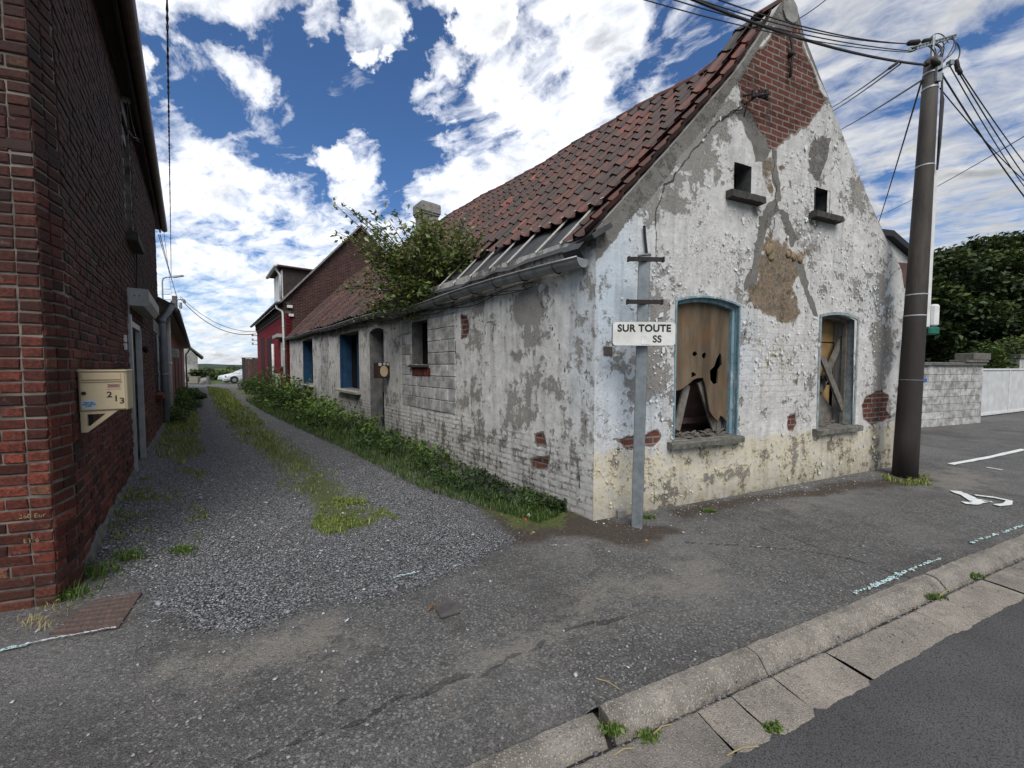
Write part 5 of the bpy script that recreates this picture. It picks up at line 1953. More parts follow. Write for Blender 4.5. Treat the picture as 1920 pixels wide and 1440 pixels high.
mb.tube([SD.w(T0 + (SL + .2 - T0) * i / 40, gut(T0 + (SL + .2 - T0) * i / 40) + 0.003, 0.203) for i in range(41)], 0.011, 6)
gut_o = ob('gutter', mb, M_zinc, cottage, smooth=True)
mb = MB()
t_ = T0 + 0.35
while t_ < SL:
    z = gut(t_)
    pts = [SD.w(t_, z + 0.0, 0.215)] + [SD.w(t_ + 0.01 * k / 8, z + 0.095 * math.sin(a), 0.115 + 0.095 * math.cos(a)) for k, a in enumerate([-math.pi * i / 8 for i in range(9)])] + [SD.w(t_ + .05, z + 0.06, -0.02)]
    mb.tube(pts, 0.007, 4)
    t_ += 0.55
    ob('gutter_bracket', mb, M_iron, gut_o)
    mb = MB()
mb = MB()
for lane in range(3):
    pts = []
    for i in range(60):
        t_ = 0.9 + (SL - 1.2) * i / 59
        pts.append(SD.w(t_, gut(t_) - 0.13 - 0.03 * lane + 0.035 * math.sin(t_ * (1.9 + lane) + lane) + random.uniform(-.01, .01), 0.035 + 0.02 * lane + (0.05 if lane == 2 else 0) * math.sin(t_ * 2.2)))
    mb.tube(pts, 0.006, 4)
for k in range(14):
    t_ = 7.4 + k * 0.75
    mb.tube([SD.w(t_, gut(t_) - 0.10, 0.19), SD.w(t_ + .1, gut(t_) - 0.16, 0.12), SD.w(t_ + .32, gut(t_) - 0.15, 0.05), SD.w(t_ + .4, gut(t_) - 0.05, 0.03)], 0.006, 4)
ob('eaves_cable', mb, M_cable, cottage)
# chimney
ct = 9.37
cc = Vector((A.x, A.y, 0)) + AD * ct + NIN * DR
CF = Frame(cc - AD * 0.28, AD, tuple(SD.n)[:2])
mb = MB()
mb.fbox(CF, 0, 0.56, 5.3, 6.56, -0.28, 0.28, bev=0.012)
ch = ob('chimney', mb, M_concrete, cottage)
mb = MB()
mb.fbox(CF, -0.035, 0.595, 6.55, 6.60, -0.315, 0.315, bev=0.01)
mb.fbox(CF, -0.07, 0.63, 6.60, 6.92, -0.35, 0.35, bev=0.03)
vs = [CF.w(s, 6.92, o) for s, o in ((-0.05, -0.33), (0.61, -0.33), (0.61, 0.33), (-0.05, 0.33))] + [CF.w(s, 7.0, o) for s, o in ((0.1, -0.18), (0.46, -0.18), (0.46, 0.18), (0.1, 0.18))]
mb.add(vs, [(0, 1, 5, 4), (1, 2, 6, 5), (2, 3, 7, 6), (3, 0, 4, 7), (4, 5, 6, 7)])
ob('chimney_cap', mb, M_concrete, ch)
# letter box hung on the alley wall
lb = empty('letter_box', SD.w(5.55, 1.4, 0.1), 'small brown letter box with a cream oval and white discs on the alley wall', 'letter box')
sA, zA = SD.px(740, 710, 0.0)
LBF = Frame(SD.w(5.62, 0, 0), (SD.n.x, SD.n.y), (-AD.x, -AD.y))
mb = MB()
z0, z1 = 1.36, 1.70
mb.fbox(LBF, 0.0, 0.26, z0, z1, -0.28, 0.0, bev=0.01)
ob('box_body', mb, simple('brown_painted_box', (0.055, 0.022, 0.016), (0.03, 0.013, 0.010), 6, 0.6), lb)
mb = MB()
mb.prism(LBF, [(0.13 + 0.085 * math.cos(a), 1.51 + 0.12 * math.sin(a)) for a in [i * math.pi / 10 for i in range(20)]], 0.001, 0.006)
ob('cream_panel', mb, simple('cream_panel_paint', (0.55, 0.44, 0.27), None, 5, 0.6), lb)
for (x, y, r) in ((0.045, 1.66, 0.03), (0.12, 1.665, 0.028), (0.215, 1.655, 0.036)):
    mb = MB()
    mb.prism(LBF, [(x + r * math.cos(a), y + r * math.sin(a)) for a in [i * math.pi / 8 for i in range(16)]], 0.001, 0.008)
    ob('white_disc', mb, M_pvc, lb)

# ------------------------------------------------------------------ crimson house beyond the cottage
t_rh = 18.62
RHO = SD.w(t_rh, 0, 0.10)
RA = Frame(RHO, AD, tuple(SD.n)[:2])                 # its alley wall
RG = Frame(RHO, tuple(NIN)[:2], tuple(-AD)[:2])      # its gable facing the street
red = empty('row_house', RA.w(5, 0, -3), 'crimson painted two level house with white dormer, dark brick gable and downpipe past the cottage', 'house')
LR = 13.6
ZE = 4.75


def rect_sz(name, fr, s0, s1, z0, z1, o, mat, parent):
    V = np.array([fr.w(s0, z0, o), fr.w(s1, z0, o), fr.w(s1, z1, o), fr.w(s0, z1, o)])
    return np_obj(name, V, [[0, 1, 2, 3]], mat, parent, False, {'sz': np.array([[s0, z0, 0], [s1, z0, 0], [s1, z1, 0], [s0, z1, 0]])})


def poly_sz(name, fr, pts, o, mat, parent, th=0.25):
    """wall slab of given outline with wall coordinates for its bricks"""
    mb = MB()
    mb.prism(fr, pts, o - th, o)
    ob_ = ob(name, mb, mat, parent)
    me = ob_.data
    co = np.array([v.co[:] for v in me.vertices])
    s = (co[:, 0] - fr.O.x) * fr.d.x + (co[:, 1] - fr.O.y) * fr.d.y
    a = me.attributes.new('sz', 'FLOAT_VECTOR', 'POINT')
    a.data.foreach_set('vector', np.stack([s, co[:, 2], 0 * s], 1).astype(np.float32).ravel())
    return ob_


poly_sz('painted_wall', RA, [(0, -0.1), (LR, -0.1), (LR, 4.15), (0, 4.15)], 0.0, M_redpaint, red)
mb = MB()
mb.fbox(RA, -0.02, LR, 4.15, 4.28, -0.2, 0.04)
mb.fbox(RA, -0.02, LR, 4.60, ZE - .02, -0.2, 0.12)
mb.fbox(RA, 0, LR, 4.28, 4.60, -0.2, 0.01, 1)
x = 0.05
while x < LR:
    mb.fbox(RA, x, x + 0.11, 4.29, 4.59, 0.0, 0.09, 0)
    x += 0.24
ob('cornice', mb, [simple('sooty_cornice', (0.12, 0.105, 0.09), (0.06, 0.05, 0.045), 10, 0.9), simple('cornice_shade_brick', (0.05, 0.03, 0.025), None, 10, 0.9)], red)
APD, APZ = 3.55, 9.0
poly_sz('gable', RG, [(0, -0.1), (7.4, -0.1), (7.4, ZE), (APD, APZ), (-0.10, ZE)], 0.0, M_darkbrick, red)
mb = MB()
mb.bar(RG.w(-0.25, ZE - 0.12, 0.02), RG.w(APD, APZ + 0.06, 0.02), 0.34, 0.07)
mb.bar(RG.w(APD, APZ + 0.06, 0.02), RG.w(7.6, ZE - 0.15, 0.02), 0.34, 0.07)
ob('verge', mb, M_concrete, red)
mb = MB()
e0, e1 = (-0.32, ZE - 0.18), (APD, APZ)
for (pa, pb) in ((e0, e1), ((7.6, ZE - 0.2), e1)):
    P8 = []
    for zz in (-0.05, 0.05):
        for (s_, z_, t_) in ((pa[0], pa[1], 0), (pb[0], pb[1], 0), (pb[0], pb[1], LR + .1), (pa[0], pa[1], LR + .1)):
            P8.append(Vector(RG.w(s_, z_ + zz, 0)) + AD * t_)
    mb.box8(P8)
ob('roof', mb, M_greyroof, red)
mb = MB()
mb.tube([RA.w(-0.1, ZE - 0.14, 0.36), RA.w(LR + 0.1, ZE - 0.14, 0.36)], 0.07, 8)
ob('gutter', mb, M_darkzinc, red, smooth=True)
mb = MB()
mb.tube([RA.w(0.25, ZE - 0.16, 0.34), RA.w(0.25, ZE - 0.34, 0.34), RA.w(0.15, ZE - 0.48, 0.14), RA.w(0.10, ZE - 0.6, 0.10), RA.w(0.10, 0.0, 0.10)], 0.055, 8)
for zz in (1.1, 2.4, 3.5):
    mb.tube([RA.w(0.10, zz, 0.10), RA.w(0.10, zz + 0.05, 0.10)], 0.065, 8)
ob('downpipe', mb, M_pvc, red, smooth=True)
mb = MB()
mb.fbox(RG, 0.05, 0.28, 4.42, 4.55, 0, 0.10)
ob('bracket_block', mb, M_pvc, red)
mb = MB()
mb.fbox(RG, 0.12, 0.32, 4.02, 4.14, 0, 0.10)
ob('bracket_block', mb, M_pvc, red)
# dormer
zd0, zd1 = ZE + 0.02, 6.42
mb = MB()
mb.fbox(RA, 0.55, 3.4, zd0, zd1, -3.0, 0.0, 0)
do = ob('dormer', mb, simple('dark_slate_cheek', (0.040, 0.028, 0.026), (0.022, 0.017, 0.016), 4, 0.8), red)
mb = MB()
for k in range(4):
    mb.fbox(RA, 0.56 + k * 0.72, 1.12 + k * 0.72, zd0, zd1 - 0.1, 0.005, 0.06, bev=0.01)
    ob('white_panel', mb, M_pvc, do)
    mb = MB()
mb = MB()
mb.fbox(RA, 0.35, 3.6, zd1, zd1 + 0.08, -3.4, 0.28, bev=0.01)
ob('dormer_roof', mb, simple('reddish_roof_edge', (0.10, 0.035, 0.025), (0.06, 0.025, 0.02), 6, 0.7), do)
mb = MB()
mb.tube([RA.w(0.32, zd1 + 0.02, 0.32), RA.w(3.65, zd1 + 0.02, 0.32)], 0.08, 8)
mb.tube([RA.w(0.6, zd1 - 0.02, 0.30), RA.w(0.6, zd1 - 0.2, 0.22), RA.w(0.55, zd1 - 0.38, 0.12), RA.w(0.55, zd0 + .1, 0.12)], 0.05, 8)
ob('dormer_gutter', mb, M_pvc, do, smooth=True)
mb = MB()
cfr = Frame(RG.w(2.1, 0, -1.4), tuple(NIN)[:2], tuple(-AD)[:2])
mb.fbox(cfr, 0, 0.9, 6.2, 7.0, -0.6, 0, bev=0.02)
mb.fbox(cfr, -0.05, 0.95, 7.0, 7.12, -0.65, 0.05, bev=0.01)
ob('chimney', mb, simple('sooty_chimney_brick', (0.10, 0.05, 0.04), (0.06, 0.035, 0.03), 10, 0.9), red)
# wall openings
def opening(fr, x0, x1, y0, y1, mat, name, parent, o0=-0.02, o1=0.02, lab=None, off=0.0):
    s0, z1 = fr.px(x1, y0, off)
    s1, z0 = fr.px(x0, y1, off)
    s0, s1 = min(s0, s1), max(s0, s1)
    mb = MB()
    mb.fbox(fr, s0, s1, z0, z1, o0, o1)
    kw = {'label': lab} if lab else {}
    return ob(name, mb, mat, parent, **kw)


opening(RA, 528.5, 535, 640, 687, M_pvc, 'roller_shutter', red, -.01, 0.03)
opening(RA, 523, 533, 626, 636, M_greige, 'shutter_box', red, 0, 0.30)
opening(RA, 526, 536, 688, 691, M_darkstone, 'sill', red, 0, 0.08)
for x0, x1 in ((503, 510), (491, 495.5)):
    opening(RA, x0, x1, 632, 728, simple('doorway_shade', (0.030, 0.006, 0.008), None, 6, 0.8), 'doorway', red, -0.01, 0.012)  # flat dark slab, the opening's shade put into its colour
mb = MB()
s_, z_ = RA.px(511.5, 645, 0.1)
mb.tube([RA.w(s_, z_, 0.1), RA.w(s_, 0.6, 0.1)], 0.07, 8)
ob('vent_pipe', mb, M_pvc, red, smooth=True)
mb = MB()
s_ = RA.px(521, 720, 0.1)[0]
mb.fbox(RA, s_ - 0.35, s_ + 0.3, 0.3, 1.25, 0.0, 0.22, bev=0.02)
ob('meter_box', mb, simple('pale_green_box', (0.34, 0.37, 0.31), (0.22, 0.26, 0.2), 12, 0.7), red)
mb = MB()
for k in range(4):
    s_ = 0.9 + k * 2.9
    mb.fbox(RA, s_, s_ + 0.3, 3.35, 4.14, -0.01, -0.0 + 0.006)
# insulator with the overhead drop
ix = MB()
for zz in (3.95, 3.6, 3.3):
    ix.tube([RA.w(LR - 0.1, zz, 0.0), RA.w(LR - 0.1, zz, 0.30)], 0.03, 6)
    ix.tube([RA.w(LR - 0.1, zz - .05, 0.30), RA.w(LR - 0.1, zz + 0.12, 0.30)], 0.06, 8)
    ob('insulator', ix, M_greige, red)
    ix = MB()
# ------------------------------------------------------------------ tall brick house on the left
tall = empty('brick_house', LW.w(3, 0, -2), 'tall dark red brick house with chamfered corner filling the left edge of the photo', 'house')
LEND = LW.px(293, 500)[0]
ZL = 5.22
# openings: (s0,s1,z0,z1)
dz0 = LW.px(250, 560)[0]
D_L = (LW.px(245, 700)[0], LW.px(263, 700)[0], -0.1, 2.22)
W_U = (3.50, 4.20, 3.50, 5.12)
print('LW', LEND, D_L, W_U)


def brick_field(mb, mo, fr, s0, s1, z0, z1, holes, corner0=0.0, seed=0, off=0.0, dark=None):
    rg = random.Random(seed)
    c = 0.0765
    row = 0
    z = z0
    while z < z1:
        s = s0 - (0.0 if row % 2 else 0.115)
        hdr = row % 2
        while s < s1:
            L = 0.105 if (hdr and rg.random() < 0.75) or (not hdr and rg.random() < 0.06) else 0.218
            a_, b_ = max(s, s0), min(s + L, s1)
            zt = z + 0.062 + rg.uniform(-0.002, 0.002)
            hit = any(b_ > h[0] and a_ < h[1] and zt > h[2] and z < h[3] for h in holes)
            if b_ - a_ > 0.025 and not hit:
                t = min(1, max(0, rg.gauss(0.42, 0.27)))
                if dark and rg.random() < dark:
                    t *= 0.25
                j = lambda k=0.0036: rg.uniform(-k, k)
                p = 0.009 + rg.uniform(-0.003, 0.004)
                e = 0.006
                yy = off
                wz_ = 0.005 * math.sin(a_ * 2.3 + z * 9) + 0.004 * math.sin(a_ * 7.1 + z * 3)
                z_, zt_ = z + wz_ + rg.uniform(-.003, .003), zt + wz_ + rg.uniform(-.003, .003)
                ring0 = [(a_ + j(), z_ + j()), (b_ + j(), z_ + j()), (b_ + j(), zt_ + j()), (a_ + j(), zt_ + j())]
                ring1 = [(a_ + e + j(), z_ + e + j()), (b_ - e + j(), z_ + e + j()), (b_ - e + j(), zt_ - e + j()), (a_ + e + j(), zt_ - e + j())]
                vs = [fr.w(q[0], q[1], yy - 0.006) for q in ring0] + [fr.w(q[0], q[1], yy + p - 0.005) for q in ring0] + [fr.w(q[0], q[1], yy + p + j(.001)) for q in ring1]
                fs = []
                for k in range(2):
                    for i in range(4):
                        fs.append((k * 4 + i, k * 4 + (i + 1) % 4, k * 4 + 4 + (i + 1) % 4, k * 4 + 4 + i))
                fs.append((8, 9, 10, 11))
                mb.add(vs, fs, 0, t)
            s += L + 0.0115
        z += c
        row += 1


bk = MB()
brick_field(bk, None, LW, 0.0, LEND, -0.02, ZL + 0.1, [D_L, W_U], seed=1, dark=0.1)
brick_field(bk, None, CH, 0.006, (F2 - F1).length - 0.006, -0.02, ZL + 0.3, [], seed=2, dark=0.15)
brick_field(bk, None, FRONT, 0.0, 2.4, -0.02, ZL + 0.3, [], seed=3, dark=0.1)
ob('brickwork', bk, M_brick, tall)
mo = MB()


def panels(mb, fr, s0, s1, z0, z1, holes, o=0.0, th=0.3):
    """wall slab with rectangular openings"""
    S = sorted({s0, s1, *[h[0] for h in holes], *[h[1] for h in holes]})
    for a_, b_ in zip(S, S[1:]):
        hs = [h for h in holes if h[0] <= a_ + 1e-6 and h[1] >= b_ - 1e-6]
        z = z0
        for h in hs:
            if h[2] > z:
                mb.fbox(fr, a_, b_, z, h[2], o - th, o)
            z = h[3]
        if z < z1:
            mb.fbox(fr, a_, b_, z, z1, o - th, o)


panels(mo, LW, 0.0, LEND, -0.1, ZL + 0.25, [D_L, W_U])
# chamfer and street face backing
def xy_prism(mb, pts, z0, z1, mi=0):
    n = len(pts)
    vs = [(p[0], p[1], z0) for p in pts] + [(p[0], p[1], z1) for p in pts]
    mb.add(vs, [tuple(reversed(range(n))), tuple(range(n, 2 * n))] + [(i, (i + 1) % n, (i + 1) % n + n, i + n) for i in range(n)], mi)


FE = Vector(FRONT.w(2.4, 0, 0))
xy_prism(mo, [F2, F1, FE, Vector(FRONT.w(2.4, 0, -4.0)), Vector(LW.w(2.0, 0, -3.0)), Vector(LW.w(1.2, 0, -0.305))], -0.1, ZL + 0.25)
ob('mortar_wall', mo, M_mortar, tall)
mb = MB()
vs, fs = [], []
for i in range(60):
    s = 0.02 + (LEND - 0.02) * i / 59
    h = 0.17 + random.uniform(-.03, .03)
    if D_L[0] < s < D_L[1]:
        h = 0.05
    vs += [LW.w(s, -0.05, (0.05 + random.uniform(-.008, .008)) * min(1, s / .5)), LW.w(s, h * 0.8 * min(1, .3 + s), (0.035 + random.uniform(-.006, .006)) * min(1, s / .5)), LW.w(s, h + 0.03, 0.006)]
for i in range(59):
    a = i * 3
    fs += [(a, a + 3, a + 4, a + 1), (a + 1, a + 4, a + 5, a + 2)]
mb.add(vs, fs)
ob('cement_skirting', mb, M_plinth, tall, smooth=True)
# dark band: shade of a recessed course put into its colour
mb = MB()
mb.fbox(FRONT, 0.0, 2.4, 2.985, 3.052, 0, 0.008)
mb.fbox(CH, 0.0, (F2 - F1).length, 2.985, 3.052, 0, 0.008)
ob('recess_shade_band', mb, simple('recess_shade_brick', (0.035, 0.018, 0.015), (0.02, 0.012, 0.011), 12, 0.9), tall)
# door
mb = MB()
a, b, c, d = D_L
mb.fbox(LW, a - 0.10, a + 0.02, 0.02, d + 0.10, -0.04, 0.035, 0, bev=0.004)
mb.fbox(LW, a - 0.13, a + 0.02, d - 0.02, d + 0.42, -0.04, 0.018, 1, bev=0.004)
mb.fbox(LW, b - 0.03, b + 0.03, 0.02, d, -0.04, 0.03, 0, bev=0.004)
mb.fbox(LW, a, b, d - 0.05, d + 0.03, -0.10, 0.02, 0)
mb.fbox(LW, a - 0.02, b + 0.02, 0.0, 0.09, -0.20, 0.10, 0, bev=0.004)
dr = ob('door', mb, [M_alu, M_concrete], tall, label='dark glazed door with aluminium frame and roller shutter box')
mb = MB()
mb.fbox(LW, a, b, 0.09, d, -0.20, -0.16, 0)
mb.fbox(LW, a + 0.02, a + 0.10, 0.09, d, -0.16, -0.13, 1)
mb.fbox(LW, b - 0.12, b - 0.03, 0.09, d, -0.16, -0.13, 1)
mb.fbox(LW, a + 0.1, b - 0.12, 0.09, 0.5, -0.16, -0.13, 1)
ob('door_leaf', mb, [M_glass, simple('charcoal_frame', (0.05, 0.055, 0.06), None, 10, 0.5)], dr)
mb = MB()
sb0 = LW.px(247, 565, 0.14)[0]
prof = [(0.0, 2.30), (0.0, 2.00), (0.20, 2.00), (0.27, 2.09), (0.27, 2.30)]
sbx = [LW.px(238, 545)[0] - 0.05, LW.px(264, 545)[0] + 0.12]
zt, zb = LW.px(238, 541)[1], LW.px(238, 571)[1]
prof = [(0.0, zt), (0.0, zb), (0.16, zb), (0.215, zb + 0.09), (0.215, zt)]
n = len(prof)
vs = [LW.w(sbx[0], z, o) for o, z in prof] + [LW.w(sbx[1], z, o) for o, z in prof]
mb.add(vs, [tuple(range(n)), tuple(reversed(range(n, 2 * n)))] + [(i, (i + 1) % n, (i + 1) % n + n, i + n) for i in range(n)])
mb.fbox(LW, sbx[0] - 0.006, sbx[0] + 0.02, zb - 0.004, zt + 0.006, 0.0, 0.22, 0)
for oo in (0.07, 0.12):
    zc_ = (zt + zb) / 2 + 0.02
    mb.fbox(LW, sbx[0] - 0.009, sbx[0] - 0.004, zc_ - 0.008, zc_ + 0.008, oo, oo + 0.012, 1)
ob('shutter_box', mb, [M_greige, M_black], dr)
# doorbell plates
mb = MB()
s, z = LW.px(231, 635)
mb.fbox(LW, s - 0.03, s + 0.04, 1.60 + 0.10, 1.60 + 0.19, 0.0, 0.03, bev=0.004)
mb.fbox(LW, s - 0.03, s + 0.04, 1.60, 1.60 + 0.085, 0.0, 0.03, bev=0.004)
for v in mb.v[:]:
    pass
dz_ = LW.px(231, 642)[1] - 1.695
mb.v = [(v[0], v[1], v[2] + dz_) for v in mb.v]
ob('doorbell', mb, M_pvc, tall)
mb = MB()
s, z = LW.px(265, 655)
lump(mb, LW.w(s, z, 0.05), 0.05, 9, flat=0.7, nrm=LW.n)
ob('wall_lamp', mb, M_black, tall, smooth=True)
# upper window
a, b, c, d = W_U
mb = MB()
mb.fbox(LW, a, a + 0.06, c, d, -0.13, -0.06, 0); mb.fbox(LW, b - 0.06, b, c, d, -0.13, -0.06, 0)
mb.fbox(LW, a, b, c, c + 0.06, -0.13, -0.06, 0); mb.fbox(LW, a, b, d - 0.2, d, -0.16, -0.03, 0)
mb.fbox(LW, (a + b) / 2 - .03, (a + b) / 2 + .03, c, d, -0.13, -0.065, 0)
uw = ob('window', mb, simple('grey_green_frame', (0.15, 0.16, 0.15), None, 8, 0.6), tall, label='upper window with grey frame high in the brick wall')
mb = MB(); mb.fbox(LW, a, b, c, d, -0.20, -0.14); ob('pane', mb, M_glass, uw)
mb = MB(); rough_slab(mb, LW, a - 0.08, b + 0.08, c - 0.13, c - 0.01, -0.1, 0.12, jit=0.004); ob('sill', mb, M_darkstone, uw)
mb = MB(); mb.fbox(LW, a - .08, b + .08, d, d + 0.16, -0.05, 0.012); ob('lintel', mb, M_concrete, uw)
mb = MB()
s, z = LW.px(228, 172)
mb.fbox(LW, s - 0.06, s + 0.03, z - 0.13, z + 0.06, 0.0, 0.09, bev=0.008)
ob('junction_box', mb, M_greige, tall)
mb = MB()
def wall_line(fr, pts, o, r, mb, jit=0.0):
    P_ = []
    for (x, y) in pts:
        s, z = fr.px(x, y, o)
        P_.append(fr.w(s, z, o + random.uniform(-jit, jit)))
    mb.tube(P_, r, 5)


wall_line(LW, [(195, 0), (205, 60), (222, 130), (232, 165), (238, 215), (246, 262)], 0.03, 0.009, mb, .01)
wall_line(LW, [(188, 0), (200, 60), (216, 120), (228, 160)], 0.04, 0.007, mb, .01)
wall_line(LW, [(236, 190), (246, 235), (256, 262), (268, 272), (282, 262)], 0.08, 0.008, mb, .02)
wall_line(LW, [(240, 200), (244, 245), (252, 258), (266, 262), (284, 268)], 0.10, 0.007, mb, .02)
wall_line(LW, [(256, 470), (257, 500), (257, 540)], 0.03, 0.012, mb)
wall_line(LW, [(232, 230), (237, 260), (241, 250)], 0.05, 0.006, mb)
ob('wall_cable', mb, M_cable, tall)
# roof edge, gutter
e_far = deep(310, 437, 9.0)
e_far_s = (Vector((e_far.x, e_far.y, 0)) - LW.O).dot(LW.d)
ef = ray(310, 437); en = ray(240, 0)
ZEV = 5.32
kf, kn = (ZEV - EYE) / ef.z, (ZEV - EYE) / en.z
Pf, Pn = Vector((ef.x * kf, ef.y * kf, ZEV)), Vector((en.x * kn, en.y * kn, ZEV))
dE = (Pf - Pn).normalized()
print('eave', Pf, Pn, LW.w(0, 0))
nE = Vector((dE.y, -dE.x, 0))
if nE.dot(LW.n) < 0:
    nE = -nE
EF = Frame(Pn - dE * 1.6, dE, tuple(nE)[:2])
LE = (Pf - Pn).length + 1.6
mb = MB()
mb.fbox(EF, 0, LE, ZEV + 0.06, ZEV + 0.18, -0.5, -0.10, 0)
mb.fbox(EF, 0, LE, ZEV - 0.02, ZEV + 0.15, -0.12, -0.09, 0)
ob('fascia', mb, M_brown, tall)
mb = MB()
prof = [(0.07 * math.cos(a), 0.075 * math.sin(a)) for a in [math.pi + math.pi * i / 8 for i in range(9)]]
vs, fs = [], []
for i in range(13):
    s = LE * i / 12
    vs += [EF.w(s, ZEV + 0.09 + zz, -0.02 + o) for o, zz in prof]
for i in range(12):
    for j in range(8):
        a = i * 9 + j
        fs.append((a, a + 1, a + 10, a + 9))
mb.add(vs, fs)
mb.add([EF.w(LE, ZEV + 0.09 + zz, -0.02 + o) for o, zz in prof], [tuple(range(9))])
ob('gutter', mb, simple('brown_gutter', (0.11, 0.075, 0.068), (0.07, 0.045, 0.04), 8, 0.45), tall)
mb = MB()
V0 = [EF.w(0, ZEV + 0.14, 0.0), EF.w(LE, ZEV + 0.14, 0.0), EF.w(LE, ZEV + 3.0, -3.2), EF.w(0, ZEV + 3.0, -3.2)]
mb.add(V0 + [(p[0], p[1], p[2] + 0.08) for p in V0], [(0, 1, 2, 3), (7, 6, 5, 4), (0, 4, 5, 1), (1, 5, 6, 2), (2, 6, 7, 3), (3, 7, 4, 0)])
ob('roof', mb, M_tile, tall)
poly_sz('far_gable', Frame(LW.w(LEND, 0, 0), tuple(-LW.n)[:2], tuple(LW.d)[:2]), [(0.02, 0), (6, 0), (6, 4.9), (3.1, 7.6), (0.02, 4.9)], 0.0, M_darkbrick, tall)
# chalk writing on the corner bricks
for tx, x, y, h in (('260 Eur', 64, 966, 0.030), ('ET 6', 62, 1012, 0.030)):
    s, z = FRONT.px(x, y)
    text_obj('chalk_writing', tx, h * 1.35, FRONT.w(s, z, 0.014), tuple(-FRONT.d), (0, 0, 1), M_chalk, tall, 0.0005)

# ------------------------------------------------------------------ low brick house behind it
low = empty('low_brick_house', LW.w(13, 0, -2), 'low red brick row house with grey and white downpipes beyond the tall one', 'house')
l0, l1 = LEND + 0.02, LW.px(347, 700)[0]
zlow = 2.75
print('low', l0, l1, LW.px(347, 632), LW.px(318, 570))
W_L = (LW.px(288.5, 700)[0], LW.px(298, 700)[0])
zE0 = LW.px(330, 592)[1]
poly_sz('wall', LW.shift(0, -0.02), [(l0, -0.1), (l1, -0.1), (l1, 2.95), (l0, 2.95)], 0.0, M_farbrick, low)
mb = MB()
mb.fbox(LW, l0 - 0.1, l1 + 0.3, 2.96, 3.06, -0.25, 0.26)
ob('fascia', mb, M_palewood, low)
mb = MB()
mb.tube([LW.w(l0 - 0.1, 3.02, 0.34), LW.w(l1 + 0.35, 3.0, 0.34)], 0.075, 8)
mb.tube([LW.w(l1 + 0.25, 2.97, 0.33), LW.w(l1 + 0.2, 2.7, 0.2), LW.w(l1 + 0.1, 2.5, 0.08), LW.w(l1 + 0.1, 0, 0.08)], 0.05, 8)
ob('gutter', mb, M_darkzinc, low, smooth=True)
mb = MB()
V0 = [LW.w(l0 - 0.3, 3.06, 0.32), LW.w(l1 + 0.3, 3.06, 0.32), LW.w(l1 + 0.3, 4.7, -2.6), LW.w(l0 - 0.3, 4.7, -2.6)]
mb.add(V0 + [(p[0], p[1], p[2] + 0.08) for p in V0], [(0, 1, 2, 3), (7, 6, 5, 4), (0, 4, 5, 1), (1, 5, 6, 2), (2, 6, 7, 3), (3, 7, 4, 0)])
ob('roof', mb, M_tile, low)
a, b = LEND + 0.35, LEND + 1.25
s_a, s_b = LW.px(288, 660)[0], LW.px(299, 660)[0]
mb = MB()
mb.fbox(LW, s_a, s_b, 1.02, 2.36, -0.02, 0.012, 0)
mb.fbox(LW, s_a - .1, s_b + .1, 2.36, 2.62, 0.0, 0.02, 1)
mb.fbox(LW, s_b - 0.12, s_b, 1.02, 2.36, 0.013, 0.03, 1)
mb.fbox(LW, s_a - .05, s_b + .1, 0.90, 1.0, -0.02, 0.12, 2)
lw_ = ob('window', mb, [M_glass, M_concrete, M_brick], low if s_a > LEND else tall, label='narrow window with concrete lintel and brick sill')
mb = MB()


def pipe_at(fr, x, ytop, ybot, off, r, mat, name, parent, bend=None):
    s, z1 = fr.px(x, ytop, off)
    z0 = max(0.0, fr.px(x, ybot, off)[1])
    mb = MB()
    pts = [fr.w(s, z0, off), fr.w(s, z1, off)]
    if bend:
        pts += [fr.w(s + q[0], z1 + q[1], off + q[2]) for q in bend]
    mb.tube(pts, r, 10)
    mb.tube([fr.w(s, z0 + (z1 - z0) * .45, off), fr.w(s, z0 + (z1 - z0) * .48, off)], r * 1.15, 10)
    mb.tube([fr.w(s, z1 - 0.1, off), fr.w(s, z1, off)], r * 1.15, 10)
    return ob(name, mb, mat, parent, smooth=True)


pipe_at(LW, 304.5, 598, 806, 0.10, 0.062, M_greypvc, 'downpipe', low, [(0.15, 0.16, 0.1), (0.25, 0.36, 0.18)])
pipe_at(LW, 314, 590, 770, 0.12, 0.055, M_pvc, 'downpipe', low, [(0.1, 0.18, 0.05), (-0.5, 0.3, 0.15)])
mb = MB()
s, z = LW.px(327, 663, 0.15)
mb.fbox(LW, s - 0.25, s + 0.15, z - 0.15, z + 0.15, 0.0, 0.26, bev=0.03)
ob('flue_box', mb, M_greige, low)
mb = MB()
M_rec = simple('dark_red_recess', (0.05, 0.014, 0.012), None, 8, 0.9)
for x in (323, 329, 335, 341):
    s = LW.px(x, 690)[0]
    mb.fbox(LW, s - 0.12, s + 0.12, 0.3, 2.4 if x > 325 else 1.2, -0.03, -0.0)
    ob('recessed_panel', mb, M_rec, low)
    mb = MB()

